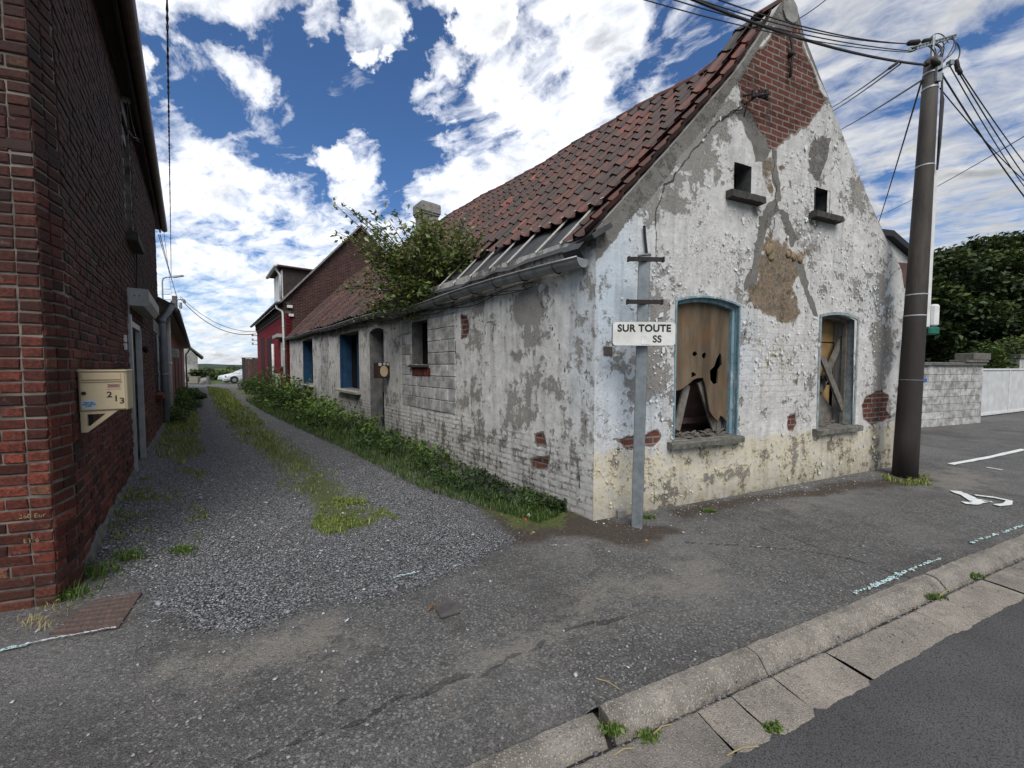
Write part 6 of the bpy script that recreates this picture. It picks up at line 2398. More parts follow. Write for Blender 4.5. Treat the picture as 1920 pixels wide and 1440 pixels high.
# ------------------------------------------------------------------ white gable house at the alley end
wg = empty('white_house', deep(365, 700, 44), 'small white rendered gable house with patched wall at the far left end of the alley', 'house')
Yw = 42.0
p0, p1 = deep(346, 645, Yw), deep(379, 670, Yw)
wdir = Vector((math.cos(math.radians(40)), math.sin(math.radians(40)), 0))
WF = Frame(Vector((p0.x, p0.y, 0)) - wdir * 3.0, wdir, (0.5, -1))
xr = WF.px(379, 690)[0]
xa = WF.px(345, 650)[0]
zt = WF.px(345, 643)[1] - 0.6
ze_ = WF.px(379, 668)[1]
mb = MB()
mb.prism(WF, [(-3, -0.3), (xr - .35, -0.3), (xr - .35, ze_ - 0.1), (xa, zt + 0.6), (-3, zt - 2.5)], -9, 0)
ob('gable_wall', mb, simple('patched_white_render', (0.46, 0.46, 0.44), (0.13, 0.125, 0.115), 0.9, 0.95, bump=0.5, dist=0.05), wg)
mb = MB()
mb.prism(WF, [(xr + .15, ze_ - 0.25), (xa, zt + 0.55), (xa, zt + 0.75), (xr + .15, ze_ - 0.03)], -9, 0.3)
ob('roof', mb, M_greyroof, wg)

# ------------------------------------------------------------------ utility pole
PB = ground_at(1696, 893)
pole = empty('utility_pole', (PB.x, PB.y, 0), 'thick brown concrete utility pole at the right corner of the cottage', 'utility pole')
PT = deep(1747, 112, PB.y)
# slight lean so the head stands where it does
mb = MB()
mb.tube([PB + (PT - PB) * f - Vector((0, 0, 0.1 if f == 0 else 0)) for f in [0, .1, .25, .4, .55, .7, .85, 1.0]], [0.142, 0.136, 0.128, 0.12, 0.111, 0.101, 0.09, 0.078], 14)
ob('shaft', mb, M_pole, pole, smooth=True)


def pp(f):
    return PB + (PT - PB) * f


rt = lambda f: 0.142 - 0.064 * f
mb = MB()
for y in (298, 540, 580):
    f = (893 - y) / (893 - 112)
    f = f * 0.985
    mb.tube([pp(f), pp(f + 0.003)], rt(f) + 0.006, 16, caps=False)
for f in (0.965, 0.93):
    mb.tube([pp(f), pp(f + 0.004)], rt(f) + 0.006, 16, caps=False)
ob('steel_band', mb, M_alu, pole, smooth=True)
mb = MB()
f = (893 - 706) / (893 - 112)
mb.tube([pp(f), pp(f + .0015)], rt(f) + 0.004, 16, caps=False)
ob('wire_band', mb, M_galv, pole)
mb = MB()
bp = pp(f) + Vector((0.10, -0.09, 0))
mb.box8([(bp.x + dx_ * .025, bp.y + dy_ * .012, bp.z + dz_ * .025) for dz_ in (-1, 1) for dx_, dy_ in ((-1, -1), (1, -1), (1, 1), (-1, 1))])
ob('blue_tag', mb, simple('blue_tag_paint', (0.03, 0.12, 0.36), None, 9, 0.5), pole)
# white conduit on the right side
mb = MB()
off = Vector((0.165, 0.02, 0))
mb.bar(pp(0.37) + off * 1.05, pp(0.755) + off * 0.82, 0.085, 0.05)
ob('conduit', mb, M_pvc, pole)
mb = MB()
bx = deep(1747, 600, PB.y + 0.05)
F_ = Frame((bx.x - 0.02, bx.y), (1, 0), (0, -1))
mb.fbox(F_, -0.035, 0.085, deep(1747, 612, PB.y).z, deep(1747, 570, PB.y).z, -0.05, 0.06, bev=0.025)
ob('cable_box', mb, M_pvc, pole, smooth=False)
mb = MB()
mb.fbox(F_, -0.06, 0.10, deep(1747, 627, PB.y).z, deep(1747, 613, PB.y).z, -0.05, 0.05, bev=0.015)
ob('connector', mb, M_teal, pole)
mb = MB()
for i in range(3):
    mb.tube([pp(0.96 - .02 * i) + Vector((0.09, -0.07, 0)), pp(0.9) + Vector((0.085 + .015 * i, -0.08, 0)), pp(0.8) + Vector((0.10, -0.07 - .01 * i, 0)), pp(0.74) + Vector((0.115, -0.06, 0))], 0.012, 5)
mb.tube([pp(0.40) + Vector((0.16, 0, 0)), pp(0.36) + Vector((0.13, -0.02, 0)), pp(0.33) + Vector((0.15, -0.02, 0))], 0.012, 5)
ob('riser_cable', mb, M_cable, pole)
# head: tube, slotted crossarm, brackets
mb = MB()
mb.tube([pp(0.97), pp(1.0) + (PT - PB).normalized() * 0.32], 0.022, 8)
mb.fbox(Frame((PT.x, PT.y - 0.09), (1, 0), (0, -1)), -0.03, 0.04, PT.z - 0.36, PT.z - 0.05, -0.01, 0.02)
top = pp(1.0) + (PT - PB).normalized() * 0.24
ca = deep(1706, 96, PB.y - 0.25); cb = deep(1792, 70, PB.y + 0.30)
for k in range(2):
    dzv = Vector((0, 0, 0.04 * k))
    mb.bar(ca + dzv, cb + dzv, 0.03, 0.012)
for k in range(15):
    q = ca + (cb - ca) * (k / 14)
    mb.bar(q, q + Vector((0, 0, 0.04)), 0.012, 0.03)
ba = deep(1757, 135, PB.y - 0.1); bb = deep(1782, 120, PB.y - 0.1)
mb.bar(ba, bb, 0.02, 0.03)
mb.fbox(Frame((bb.x, bb.y), (1, 0), (0, -1)), -0.03, 0.02, bb.z - .02, bb.z + .04, -0.03, 0.03)
ob('crossarm', mb, M_galv, pole)
mb = MB()
for (x, y, x2, y2, yy, r) in [(1701, 81, 1725, 79, -0.15, 0.033), (1729, 78, 1746, 75, -0.05, 0.030), (1792, 112, 1797, 135, 0.2, 0.028), (1796, 128, 1802, 140, 0.18, 0.026), (1665, 130, 1685, 116, -0.5, 0.018), (1708, 94, 1716, 91, -0.2, 0.03), (1735, 122, 1742, 118, -0.12, 0.03), (1745, 112, 1762, 122, -0.1, 0.035)]:
    p, q = deep(x, y, PB.y + yy), deep(x2, y2, PB.y + yy)
    mb.tube([p, p + (q - p) * .15, p + (q - p) * .85, q], [r * .5, r, r, r * .5], 8)
    ob('junction_sleeve', mb, M_iron, pole, smooth=True)
    mb = MB()
mb = MB()
for i in range(9):
    p = ca + (cb - ca) * random.uniform(.35, 1)
    q = pp(0.985) + Vector((random.uniform(-.06, .09), -0.08, random.uniform(-.05, .05)))
    c_ = (p + q) / 2 + Vector((random.uniform(.0, .22), random.uniform(-.1, .1), random.uniform(-.02, .20)))
    mb.tube([p * (1 - u) ** 2 + c_ * 2 * u * (1 - u) + q * u * u for u in [j / 8 for j in range(9)]], 0.007, 5)
p, q = deep(1737, 80, PB.y), deep(1778, 80, PB.y + .2)
c_ = deep(1760, 45, PB.y)
mb.tube([p * (1 - u) ** 2 + c_ * 2 * u * (1 - u) + q * u * u for u in [j / 8 for j in range(9)]], 0.006, 5)
p, q = deep(1790, 78, PB.y + .2), deep(1796, 112, PB.y + .2)
c_ = deep(1806, 90, PB.y + .2)
mb.tube([p * (1 - u) ** 2 + c_ * 2 * u * (1 - u) + q * u * u for u in [j / 8 for j in range(9)]], 0.008, 5)
ob('jumper_wire', mb, M_cable, pole)


def cable(a_, b_, sag, r, label, mat=None, n=22, twist=0.0, group=None, name='overhead_cable'):
    mb = MB()
    strands = 2 if twist else 1
    for st in range(strands):
        pts = []
        m_ = n * (8 if twist else 1)
        for i in range(m_ + 1):
            u = i / m_
            p = a_ + (b_ - a_) * u - Vector((0, 0, 4 * sag * u * (1 - u)))
            if twist:
                ph = u * (b_ - a_).length / 0.35 * 6.283 + st * math.pi
                p = p + Vector((math.cos(ph) * twist, math.sin(ph) * twist * .3, math.sin(ph) * twist))
            pts.append(p)
        mb.tube(pts, r, 5)
    kw = {'label': label, 'category': 'cable'}
    if group:
        kw['group'] = group
    return ob(name, mb, mat or M_cable, None, **kw)


DY = PB.y
G_L = 'overhead cables leaving the pole to the left'
for (x0, y0, yy, x1, y1, Y1, r, lab) in [
    (1703, 82, -.15, 1290, -22, 3.6, 0.0065, 'upper thin cable passing left over the gable peak from the crossarm'),
    (1703, 82, -.15, 1290, -8, 3.9, 0.0065, 'second thin cable passing left over the gable peak'),
    (1712, 96, -.15, 1160, -34, 3.7, 0.006, 'thin cable crossing the gable peak just below its cap'),
    (1738, 122, -.1, 1230, -30, 3.6, 0.014, 'thickest black cable sweeping from the pole head across the gable peak'),
    (1706, 98, -.15, 1110, -30, 3.2, 0.005, 'lowest thin cable running left past the brick gable triangle')]:
    cable(deep(x0, y0, DY + yy), deep(x1, y1, Y1), 0.10 if r < .01 else 0.12, r, lab, group=G_L)
G_R = 'overhead cables leaving the pole to the right'
for (x0, y0, yy, x1, y1, Y1, r, lab) in [
    (1799, 138, .2, 1985, 412, 9.5, 0.008, 'outer right cable falling from the hanging sleeve'),
    (1797, 128, .2, 1990, 385, 10, 0.008, 'topmost right cable falling from the hanging sleeve'),
    (1780, 122, -.1, 1960, 400, 9, 0.007, 'thin right cable starting at the small side bracket'),
    (1768, 142, .0, 1980, 440, 8.5, 0.010, 'thick right cable falling from the pole neck'),
    (1762, 165, .0, 1985, 392, 8.0, 0.007, 'lower right cable leaving the pole shaft')]:
    cable(deep(x0, y0, DY + yy), deep(x1, y1, Y1), 0.12, r, lab, group=G_R)
G_B = 'overhead cables running behind the cottage'
for (x0, y0, yy, x1, y1, Y1, r, lab) in [
    (1684, 116, -.1, 1540, 212, 14, 0.012, 'upper of two parallel cables going down left behind the gable'),
    (1688, 120, -.1, 1540, 220, 14, 0.012, 'lower of two parallel cables going down left behind the gable'),
    (1729, 150, .0, 1550, 256, 16, 0.014, 'single cable with a sleeve going down left behind the gable'),
    (1728, 152, .0, 1640, 440, 16, 0.012, 'steep thin cable dropping from the pole toward the house behind')]:
    cable(deep(x0, y0, DY + yy), deep(x1, y1, Y1), 0.05, r, lab, group=G_B)
cable(deep(1640, 408, 18), deep(1960, 232, 7.5), 0.10, 0.010, 'cable rising to the right edge from behind the roof', group=G_B)
cable(deep(1489, 40, 5.6), deep(1560, -10, 5.2), 0.02, 0.006, 'short wire rising right from the gable peak', group=G_B)
# cables over the alley
cable(deep(312, -60, 5.2), deep(321, 520, 33), 0.10, 0.011, 'twisted brown cable hanging straight down the sky above the alley', M_redcable, twist=0.012)
G_A = 'thin cables over the alley'
for (x0, y0, Y0, x1, y1, Y1, r, lab) in [(286, 258, 7.5, 323, 560, 33, 0.007, 'thin cable from the brick house eaves to the far lamp pole'), (297, 440, 9.2, 334, 560, 33, 0.008, 'short cable from the end of the gutter to the far pole'),
                                         (300, 440, 9.2, 344, 600, 33, 0.008, 'lower short cable from the gutter end to the far pole')]:
    cable(deep(x0, y0, Y0), deep(x1, y1, Y1), 0.12, r, lab, group=G_A)
cable(deep(338, 556, 32), deep(480, 622, 28.6), 0.75, 0.020, 'upper sagging cable from the far pole to the crimson house', group='cables to the crimson house')
cable(deep(338, 560, 32), deep(480, 626, 28.6), 0.95, 0.028, 'lower sagging cable from the far pole to the crimson house', group='cables to the crimson house')

# ------------------------------------------------------------------ far poles
fp = empty('far_utility_pole', deep(333, 690, 32), 'distant wooden utility pole above the low roofs at the alley end', 'utility pole')
p = deep(333.5, 720, 32)
zt = deep(333, 555, 32).z
mb = MB()
mb.tube([(p.x, p.y, -0.2), (p.x, p.y, zt)], [0.26, 0.17], 8)
ob('shaft', mb, simple('pole_wood', (0.085, 0.07, 0.06), None, 8, 0.9), fp, smooth=True)
mb = MB()
q = deep(346, 562, 32)
mb.bar((p.x - .1, p.y, q.z), (q.x, q.y, q.z), 0.07, 0.07)
for x, y in ((339, 570), (339, 576), (346, 566)):
    w = deep(x, y, 32)
    mb.tube([(w.x, w.y, w.z - .12), (w.x, w.y, w.z + .12)], 0.09, 6)
ob('crossarm', mb, M_galv, fp)
sl_ = empty('street_lamp', deep(311, 690, 33), 'distant street lamp with a long arm on a pole left of the far utility pole', 'street lamp')
p = deep(311, 700, 33)
mb = MB()
mb.tube([(p.x, p.y, -0.2), (p.x, p.y, deep(311, 530, 33).z)], 0.05, 6)
for y in (542, 552, 562):
    w0, w1 = deep(305, y, 33), deep(320, y, 33)
    mb.bar(w0, w1, 0.05, 0.05)
ob('mast', mb, M_galv, sl_)
mb = MB()
pts = [deep(304.5, y, 33) for y in (556, 540, 528)] + [deep(306, 522, 33), deep(312, 520, 33), deep(326, 519.5, 33)]
mb.tube(pts, 0.045, 6)
ob('lamp_arm', mb, M_galv, sl_)
mb = MB()
a_, b_ = deep(324, 519.5, 33), deep(343, 517, 33)
mb.bar(a_, b_, 0.22, 0.12)
ob('lamp_head', mb, M_greige, sl_)

# ------------------------------------------------------------------ sign post
SB = ground_at(1194, 988)
sign = empty('sign_post', (SB.x, SB.y, 0), 'galvanised street post at the cottage corner carrying a white plate reading SUR TOUTE', 'sign')
SF = Frame((SB.x, SB.y), (math.cos(math.radians(-28)), math.sin(math.radians(-28))), (-0.3, -1))
zt = deep(1208, 480, SB.y).z
lean = 0.035
mb = MB()
mb.fbox(SF, -0.052, 0.052, -0.05, zt, -0.03, 0.03, bev=0.008)
mb.fbox(SF, -0.06, 0.06, zt, zt + 0.012, -0.038, 0.038)


def leanv(mb):
    mb.v = [(v[0] + lean * max(0, v[2]) / 2.7, v[1], v[2]) for v in mb.v]


leanv(mb)
ob('post', mb, M_galv, sign)
for y in (490, 569):
    z = deep(1208, y, SB.y).z
    mb = MB()
    PF = Frame((SB.x, SB.y - 0.04), (1, 0.06), (0, -1))
    mb.fbox(PF, -0.17, 0.175, z - 0.012, z + 0.028, -0.006, 0.012)
    mb.fbox(PF, -0.175, -0.16, z - 0.016, z + 0.032, -0.02, 0.02)
    mb.fbox(PF, 0.165, 0.18, z - 0.016, z + 0.032, -0.02, 0.02)
    leanv(mb)
    ob('clamp_rail', mb, M_iron, sign)
YP = SB.y - 0.09
zc = deep(1207, 626, YP).z
xc = deep(1207, 626, YP).x
PLF = Frame((xc, YP), (1, 0.03), (0, -1))
hw, hh = (deep(1266, 626, YP).x - deep(1148, 626, YP).x) / 2, 0.112
mb = MB()
rr = 0.03
pts = []
for cx_, cz_, a0 in ((hw - rr, hh - rr, 0), (-hw + rr, hh - rr, 90), (-hw + rr, -hh + rr, 180), (hw - rr, -hh + rr, 270)):
    for k in range(5):
        a = math.radians(a0 + k * 22.5)
        pts.append((cx_ + rr * math.cos(a), zc + cz_ + rr * math.sin(a)))
mb.prism(PLF, pts, -0.012, 0.012)
pl = ob('sign_plate', mb, M_signwhite, sign)
mb = MB()
sc_ = 1.02
mb.prism(PLF, [(q[0] * 1.012, zc + (q[1] - zc) * 1.03) for q in pts], -0.014, 0.006)
ob('plate_rim', mb, M_galv, pl)
text_obj('lettering', 'SUR TOUTE', 0.093, PLF.w(0.0, zc + 0.05, 0.0135), PLF.d, (0, 0, 1), M_signblack, pl, 0.0008, bold=0.0032)
text_obj('lettering', 'SS', 0.093, PLF.w(0.125, zc - 0.052, 0.0135), PLF.d, (0, 0, 1), M_signblack, pl, 0.0008, bold=0.0022)
mb = MB()
mb.fbox(PLF, -0.025, 0.055, zc - 0.100, zc - 0.012, 0.0125, 0.0145)
ob('paper_patch', mb, M_patch, pl)

# ------------------------------------------------------------------ mailbox on the brick corner
mbx = empty('mailbox', (F2.x, F2.y, 1.3), 'cream metal mailbox numbered 213 on a bracket at the brick corner', 'mailbox')
dB = vp_dir(504)
fB = Vector((dB.y, -dB.x, 0))
PR = deep(238, 730, 3.03)
BF = Frame((PR.x, PR.y), (-fB.x, -fB.y), (-dB.x, -dB.y))   # s runs left from the right front edge, outward = to the street
zT, zB = deep(238, 694, 3.03).z, deep(238, 768, 3.03).z
WB, DB = 0.272, 0.16
sL = BF.px(146, 730)[0]
WB = sL
print('mailbox', WB, zT, zB)
mb = MB()
mb.fbox(BF, 0, WB, zB, zT, -DB, -0.004, 0, bev=0.006)
mb.fbox(BF, -0.004, WB + 0.002, zT - 0.012, zT + 0.004, -DB, 0.008, 0, bev=0.004)
mb.fbox(BF, 0.010, WB - 0.010, zB + 0.008, zT - 0.018, -0.01, 0.002, 0, bev=0.003)
bx_ = ob('body', mb, M_cream, mbx)
H_ = zT - zB
mb = MB()
mb.fbox(BF, WB * 0.12, WB * 0.92, zT - H_ * .235, zT - H_ * .075, 0.001, 0.006, 0, bev=0.003)
mb.fbox(BF, WB * 0.11, WB * 0.93, zT - H_ * .262, zT - H_ * .24, 0.0, 0.005, 1)
mb.fbox(BF, WB * 0.10, WB * 0.94, zT - H_ * .285, zT - H_ * .262, 0.0, 0.012, 0, bev=0.003)
ob('letter_flap', mb, [M_cream, M_creamdark], bx_)
mb = MB()
mb.fbox(BF, WB * 0.12, WB * 0.42, zT - H_ * .47, zT - H_ * .31, 0.001, 0.006, 0, bev=0.002)
mb.fbox(BF, WB * 0.145, WB * 0.395, zT - H_ * .43, zT - H_ * .34, 0.006, 0.0075, 1)
mb.fbox(BF, WB * 0.20, WB * 0.34, zT - H_ * .39, zT - H_ * .38, 0.0075, 0.008, 2)
ob('name_holder', mb, [M_cream, M_brass, M_ink], bx_)
mb = MB()
c_ = BF.w(WB * 0.885, zT - H_ * .56, 0.0)
mb.tube([c_, Vector(c_) + BF.n * 0.010], 0.013, 14)
ob('lock', mb, M_iron, bx_)
xd = -BF.d
for ch_, x, y in (('2', .37, .61), ('1', .235, .71), ('3', .11, .77)):
    text_obj('house_digit', ch_, 0.062, BF.w(WB * x, zT - H_ * y, 0.0035), xd, (0, 0, 1), M_ink, bx_, 0.001, bold=0.0012)
mb = MB()
cs, cz = WB * 0.80, zT - H_ * 0.835
mb.prism(BF, [(cs + 0.043 * math.cos(i * math.pi / 14), cz + 0.037 * math.sin(i * math.pi / 14)) for i in range(28)], 0.001, 0.0035)
st = ob('sticker', mb, M_sticker, bx_)
for i, tx in enumerate(('PAS DE', 'PUBLICITE', 'S.V.P')):
    text_obj('sticker_lettering', tx, 0.0150, BF.w(cs, cz + 0.014 - 0.0145 * i, 0.0042), xd, (0, 0, 1), M_blueink, st, 0.0003, bold=0.0006)
mb = MB()
zq = zB - 0.002
z2 = BF.px(150, 812)[1]
outer = [(WB * 0.22, zq), (WB * 0.99, zq), (WB * 0.99, z2), (WB * 0.86, z2)]
hole_ = [(WB * 0.48, zq - 0.022), (WB * 0.86, zq - 0.022), (WB * 0.86, z2 + 0.045), (WB * 0.80, z2 + 0.05)]
mb.prism(BF, outer, -0.035, -0.012, 0, holes=[hole_])
mb.fbox(BF, WB * 0.83, WB * 0.99, z2, zq, -0.10, -0.036, 1)
ob('bracket', mb, [M_cream, M_black], mbx)
# ------------------------------------------------------------------ boundary wall, gate, fence, houses on the right
q0, q1 = ground_at(1715, 803), ground_at(1838, 793)
bw = empty('boundary_wall', q1, 'whitewashed block wall with a coping beyond the utility pole', 'wall')
BWF = Frame(q0 - (q1 - q0) * 0.5, q1 - q0, (0, -1))
Lw = (q1 - q0).length * 1.5
ztop = BWF.px(1780, 678)[1]


def blockwork(name, fr, s0, s1, z0, z1, mat, parent, bl=0.5, bh=0.2, lab=None):
    mb = MB()
    mb.fbox(fr, s0, s1, z0 - 0.1, z1, -0.2, -0.012)
    z, r = z0, 0
    while z < z1 - 0.02:
        s = s0 - (bl / 2 if r % 2 else 0)
        while s < s1:
            a_, b_ = max(s, s0), min(s + bl - 0.012, s1)
            if b_ - a_ > 0.04:
                mb.fbox(fr, a_, b_, z, min(z + bh - 0.012, z1), -0.012, random.uniform(0, .004), 0, random.random(), bev=0.004)
            s += bl
        z += bh
        r += 1
    return ob(name, mb, mat, parent)


blockwork('wall_blocks', BWF, 0, Lw, 0, ztop - 0.1, bpy.data.materials['whitewashed_blocks'], bw)
mb = MB()
rough_slab(mb, BWF, -0.02, Lw + 0.02, ztop - 0.1, ztop - 0.02, -0.24, 0.06, jit=0.008, n=30)
zp = BWF.px(1815, 662)[1]
mb.fbox(BWF, Lw - 1.05, Lw + 0.05, ztop - 0.02, ztop + 0.05, -0.26, 0.09, bev=0.01)
mb.fbox(BWF, Lw - 0.75, Lw + 0.10, ztop + 0.05, zp, -0.28, 0.10, bev=0.01)
ob('coping', mb, M_stone, bw)
g0_, g1_ = ground_at(1838, 782), ground_at(1920, 772)
gt = empty('panel_gate', g0_, 'low white panelled gate or fence right of the block wall', 'gate')
GF = Frame(g0_ - (g1_ - g0_) * 0.1, g1_ - g0_, (0, -1))
Lg = (g1_ - g0_).length * 2.6
zg = GF.px(1880, 691)[1]
mb = MB()
mb.fbox(GF, 0, Lg, 0.10, zg - 0.05, -0.05, 0.0)
ob('panel', mb, M_whitepanel, gt)
mb = MB()
mb.fbox(GF, 0, Lg, zg - 0.05, zg, -0.08, 0.03)
mb.fbox(GF, 0, Lg, 0.04, 0.12, -0.08, 0.03)
x = 0.0
while x < Lg:
    mb.fbox(GF, x, x + 0.06, 0.12, zg - 0.05, -0.07, 0.02)
    x += (g1_ - g0_).length * 0.68
ob('gate_frame', mb, M_pvc, gt)
pr_ = empty('gate_pillar', GF.w(Lg * .43, 0, 0), 'white capped pillar behind the panel gate at the right edge', 'pillar')
mb = MB()
pc = deep(1917, 700, 15.2)
PF2 = Frame((pc.x, pc.y), (1, 0.1), (0, -1))
mb.fbox(PF2, -0.15, 0.4, 0, deep(1917, 672, 15.2).z, -0.4, 0)
ob('shaft', mb, M_whitewash, pr_)
mb = MB()
mb.fbox(PF2, -0.22, 0.47, deep(1917, 672, 15.2).z, deep(1917, 664, 15.2).z, -0.47, 0.07, bev=0.01)
ob('cap', mb, M_stone, pr_)
# white house peeping out behind the cottage
wh = empty('white_annex', RW.w(5, 0, 2), 'white building with black eaves showing between the cottage gable and the pole', 'building')
hp = deep(1664, 446, 9.0)
AF = Frame((deep(1640, 600, 8.2).x, 8.2), (1, 0.25), (0, -1))
pA = AF.px(1662, 446)
pBq = AF.px(1722, 500)
mb = MB()
mb.prism(AF, [(AF.px(1640, 600)[0], 0), (pBq[0], 0), (pBq[0], pBq[1]), (pA[0], pA[1]), (AF.px(1640, 460)[0] - .3, pA[1])], -1.2, 0)
ob('wall', mb, M_whitewash, wh)
mb = MB()
dd = 0.10
mb.prism(AF, [(pA[0] - 0.3, pA[1] + 0.0), (pA[0], pA[1]), (pBq[0] + .1, pBq[1] - .02), (pBq[0] + .1, pBq[1] + 0.10), (pA[0] + 0.02, pA[1] + 0.12), (pA[0] - 0.3, pA[1] + 0.12)], -1.3, 0.12)
ob('eaves', mb, simple('black_eaves', (0.018, 0.018, 0.02), None, 8, 0.6), wh)
mb = MB()
a_ = AF.px(1680, 492); b_ = AF.px(1694, 530)
mb.fbox(AF, a_[0], b_[0] + 0.1, b_[1] - 0.1, a_[1], 0.0, 0.02)
ob('window', mb, simple('brown_shutter_paint', (0.10, 0.055, 0.05), None, 8, 0.7), wh)
# fence at the end of the alley, beyond the crimson house
fe = empty('board_fence', RA.w(LR + 2, 0, 0), 'brown weathered board fence after the crimson house, in front of the white car', 'fence')
FY = 30.8
fa, fb = deep(459.5, 700, FY), deep(490, 700, FY + .3)
FF = Frame((fa.x, fa.y), (fb.x - fa.x, fb.y - fa.y), (0, -1))
zf = deep(470, 672, FY).z
mb = MB()
x = 0.0
while x < (fb - fa).length + 0.6:
    mb.fbox(FF, x, x + 0.17, -0.1, zf - random.uniform(0, .04), -0.03, random.uniform(0, .02), 0, random.random())
    x += 0.18
ob('boards', mb, simple('brown_fence_board', (0.115, 0.070, 0.062), (0.065, 0.042, 0.038), 5, 0.9, tint=0.25), fe)
mb = MB()
mb.fbox(FF, -0.18, 0.0, -0.1, zf + 0.05, -0.15, 0.05)
mb.fbox(FF, -0.2, 2.2, zf, zf + 0.07, -0.1, 0.06)
ob('fence_post', mb, simple('dark_post', (0.05, 0.05, 0.05), None, 5, 0.9), fe)

# ------------------------------------------------------------------ white car
CY = 38.0
car = empty('car', deep(440, 718, CY), 'white hatchback parked across the alley end with its nose to the left', 'car')
cx0 = deep(412.5, 710, CY).x            # nose
CF_ = Frame((cx0, CY), (math.cos(math.radians(58)), math.sin(math.radians(58))), (0.85, -0.53))   # s to the right = rearward


def loft(mb, secs, mi=0):
    """sections of (s, [(o, z) ...]) joined"""
    n = len(secs[0][1])
    vs = []
    for s, pr in secs:
        vs += [CF_.w(s, z, o) for o, z in pr]
    fs = []
    for i in range(len(secs) - 1):
        for j in range(n - 1):
            a = i * n + j
            fs.append((a, a + 1, a + 1 + n, a + n))
    fs.append(tuple(range(n)))
    fs.append(tuple((len(secs) - 1) * n + j for j in reversed(range(n))))
    mb.add(vs, fs, mi)


def sec(w, zb, zm, zt, wt):
    return [(w * 0.94, zb), (w, zb + 0.12), (w, zm), (wt, zt - 0.03), (wt * 0.8, zt), (-wt * 0.8, zt), (-wt, zt - 0.03), (-w, zm), (-w, zb + 0.12), (-w * 0.94, zb)]


mb = MB()
loft(mb, [(0.0, sec(0.55, 0.28, 0.48, 0.60, 0.5)), (0.08, sec(0.68, 0.22, 0.55, 0.68, 0.62)), (0.30, sec(0.80, 0.20, 0.62, 0.76, 0.72)), (0.75, sec(0.86, 0.20, 0.68, 0.86, 0.76)), (1.25, sec(0.87, 0.20, 0.74, 0.96, 0.78)),
          (1.6, sec(0.87, 0.20, 0.84, 0.99, 0.80)), (3.0, sec(0.87, 0.2, 0.86, 0.98, 0.80)), (4.0, sec(0.86, 0.25, 0.8, 0.98, 0.78)), (4.2, sec(0.8, 0.3, 0.7, 0.95, 0.7))])
loft(mb, [(1.25, sec(0.80, 0.90, 0.93, 0.97, 0.74)), (1.55, sec(0.80, 0.90, 0.95, 1.12, 0.68)), (2.05, sec(0.80, 0.90, 0.98, 1.36, 0.60)), (2.4, sec(0.80, 0.90, 0.98, 1.43, 0.58)), (3.2, sec(0.80, 0.9, 0.98, 1.42, 0.58)), (3.9, sec(0.78, 0.9, 0.98, 1.2, 0.58)), (4.15, sec(0.74, 0.9, 0.95, 1.0, 0.6))])
bd_ = ob('body', mb, simple('white_car_paint', (0.60, 0.62, 0.64), (0.58, 0.60, 0.62), 1, 0.22, bump=0.0, spec=0.6), car, smooth=False)
mb = MB()
for sd in (1, -1):
    mb.add([CF_.w(1.72, 0.97, sd * 0.806), CF_.w(2.55, 0.97, sd * 0.806), CF_.w(2.55, 1.34, sd * 0.655), CF_.w(2.20, 1.32, sd * 0.665)], [(0, 1, 2, 3)])
    mb.add([CF_.w(2.62, 0.97, sd * 0.806), CF_.w(3.6, 0.97, sd * 0.806), CF_.w(3.3, 1.34, sd * 0.655), CF_.w(2.62, 1.34, sd * 0.655)], [(0, 1, 2, 3)])
mb.add([CF_.w(1.34, 1.00, 0.70), CF_.w(1.34, 1.00, -0.70), CF_.w(2.02, 1.37, -0.50), CF_.w(2.02, 1.37, 0.50)], [(0, 1, 2, 3)])
ob('window_glass', mb, simple('car_glass', (0.16, 0.19, 0.22), None, 3, 0.08, bump=0.0, spec=0.8), bd_)
mb = MB()
mb.fbox(CF_, -0.02, 0.75, 0.30, 0.38, 0.845, 0.875); mb.fbox(CF_, 1.35, 3.6, 0.34, 0.42, 0.865, 0.885)
mb.fbox(CF_, -0.03, 0.04, 0.30, 0.40, -0.5, 0.5)
ob('rubbing_strip', mb, M_greypvc, car)
mb = MB()
lump(mb, CF_.w(0.22, 0.64, 0.68), 0.10, 3)
ob('headlight', mb, simple('lamp_glass', (0.30, 0.32, 0.34), None, 3, 0.1, bump=0.0), car, smooth=True)
mb = MB()
lump(mb, CF_.w(0.22, 0.64, -0.68), 0.10, 3)
ob('headlight', mb, bpy.data.materials['lamp_glass'], car, smooth=True)
mb = MB(); mb.fbox(CF_, 1.75, 1.95, 0.96, 1.06, 0.86, 1.0, bev=0.02); ob('mirror', mb, bd_.data.materials[0], car)
for s_ in (0.88, 3.45):
    for sd in (1, -1):
        mb = MB()
        c0, c1 = Vector(CF_.w(s_, 0.31, sd * 0.70)), Vector(CF_.w(s_, 0.31, sd * 0.885))
        mb.tube([c0, c1], 0.315, 20)
        wl = ob('wheel', mb, simple('tyre_rubber', (0.02, 0.02, 0.02), None, 5, 0.8) if 'tyre_rubber' not in bpy.data.materials else bpy.data.materials['tyre_rubber'], car)
        mb = MB()
        mb.tube([c1, c1 + CF_.n * (0.012 * sd)], 0.21, 16, mi=1)
        for k in range(7):
            a = k * 2 * math.pi / 7
            e = CF_.d * math.cos(a) + Vector((0, 0, math.sin(a)))
            mb.bar(c1 + CF_.n * (0.02 * sd) + e * 0.03, c1 + CF_.n * (0.02 * sd) + e * 0.205, 0.075, 0.012, up=tuple(CF_.n))
        ob('rim', mb, [M_alu, M_black], wl)
mb = MB()
for s_ in (0.88,):
    mb.tube([CF_.w(s_, 0.33, 0.80), CF_.w(s_, 0.33, 0.872)], 0.375, 20)
ob('wheel_arch', mb, M_black, car)

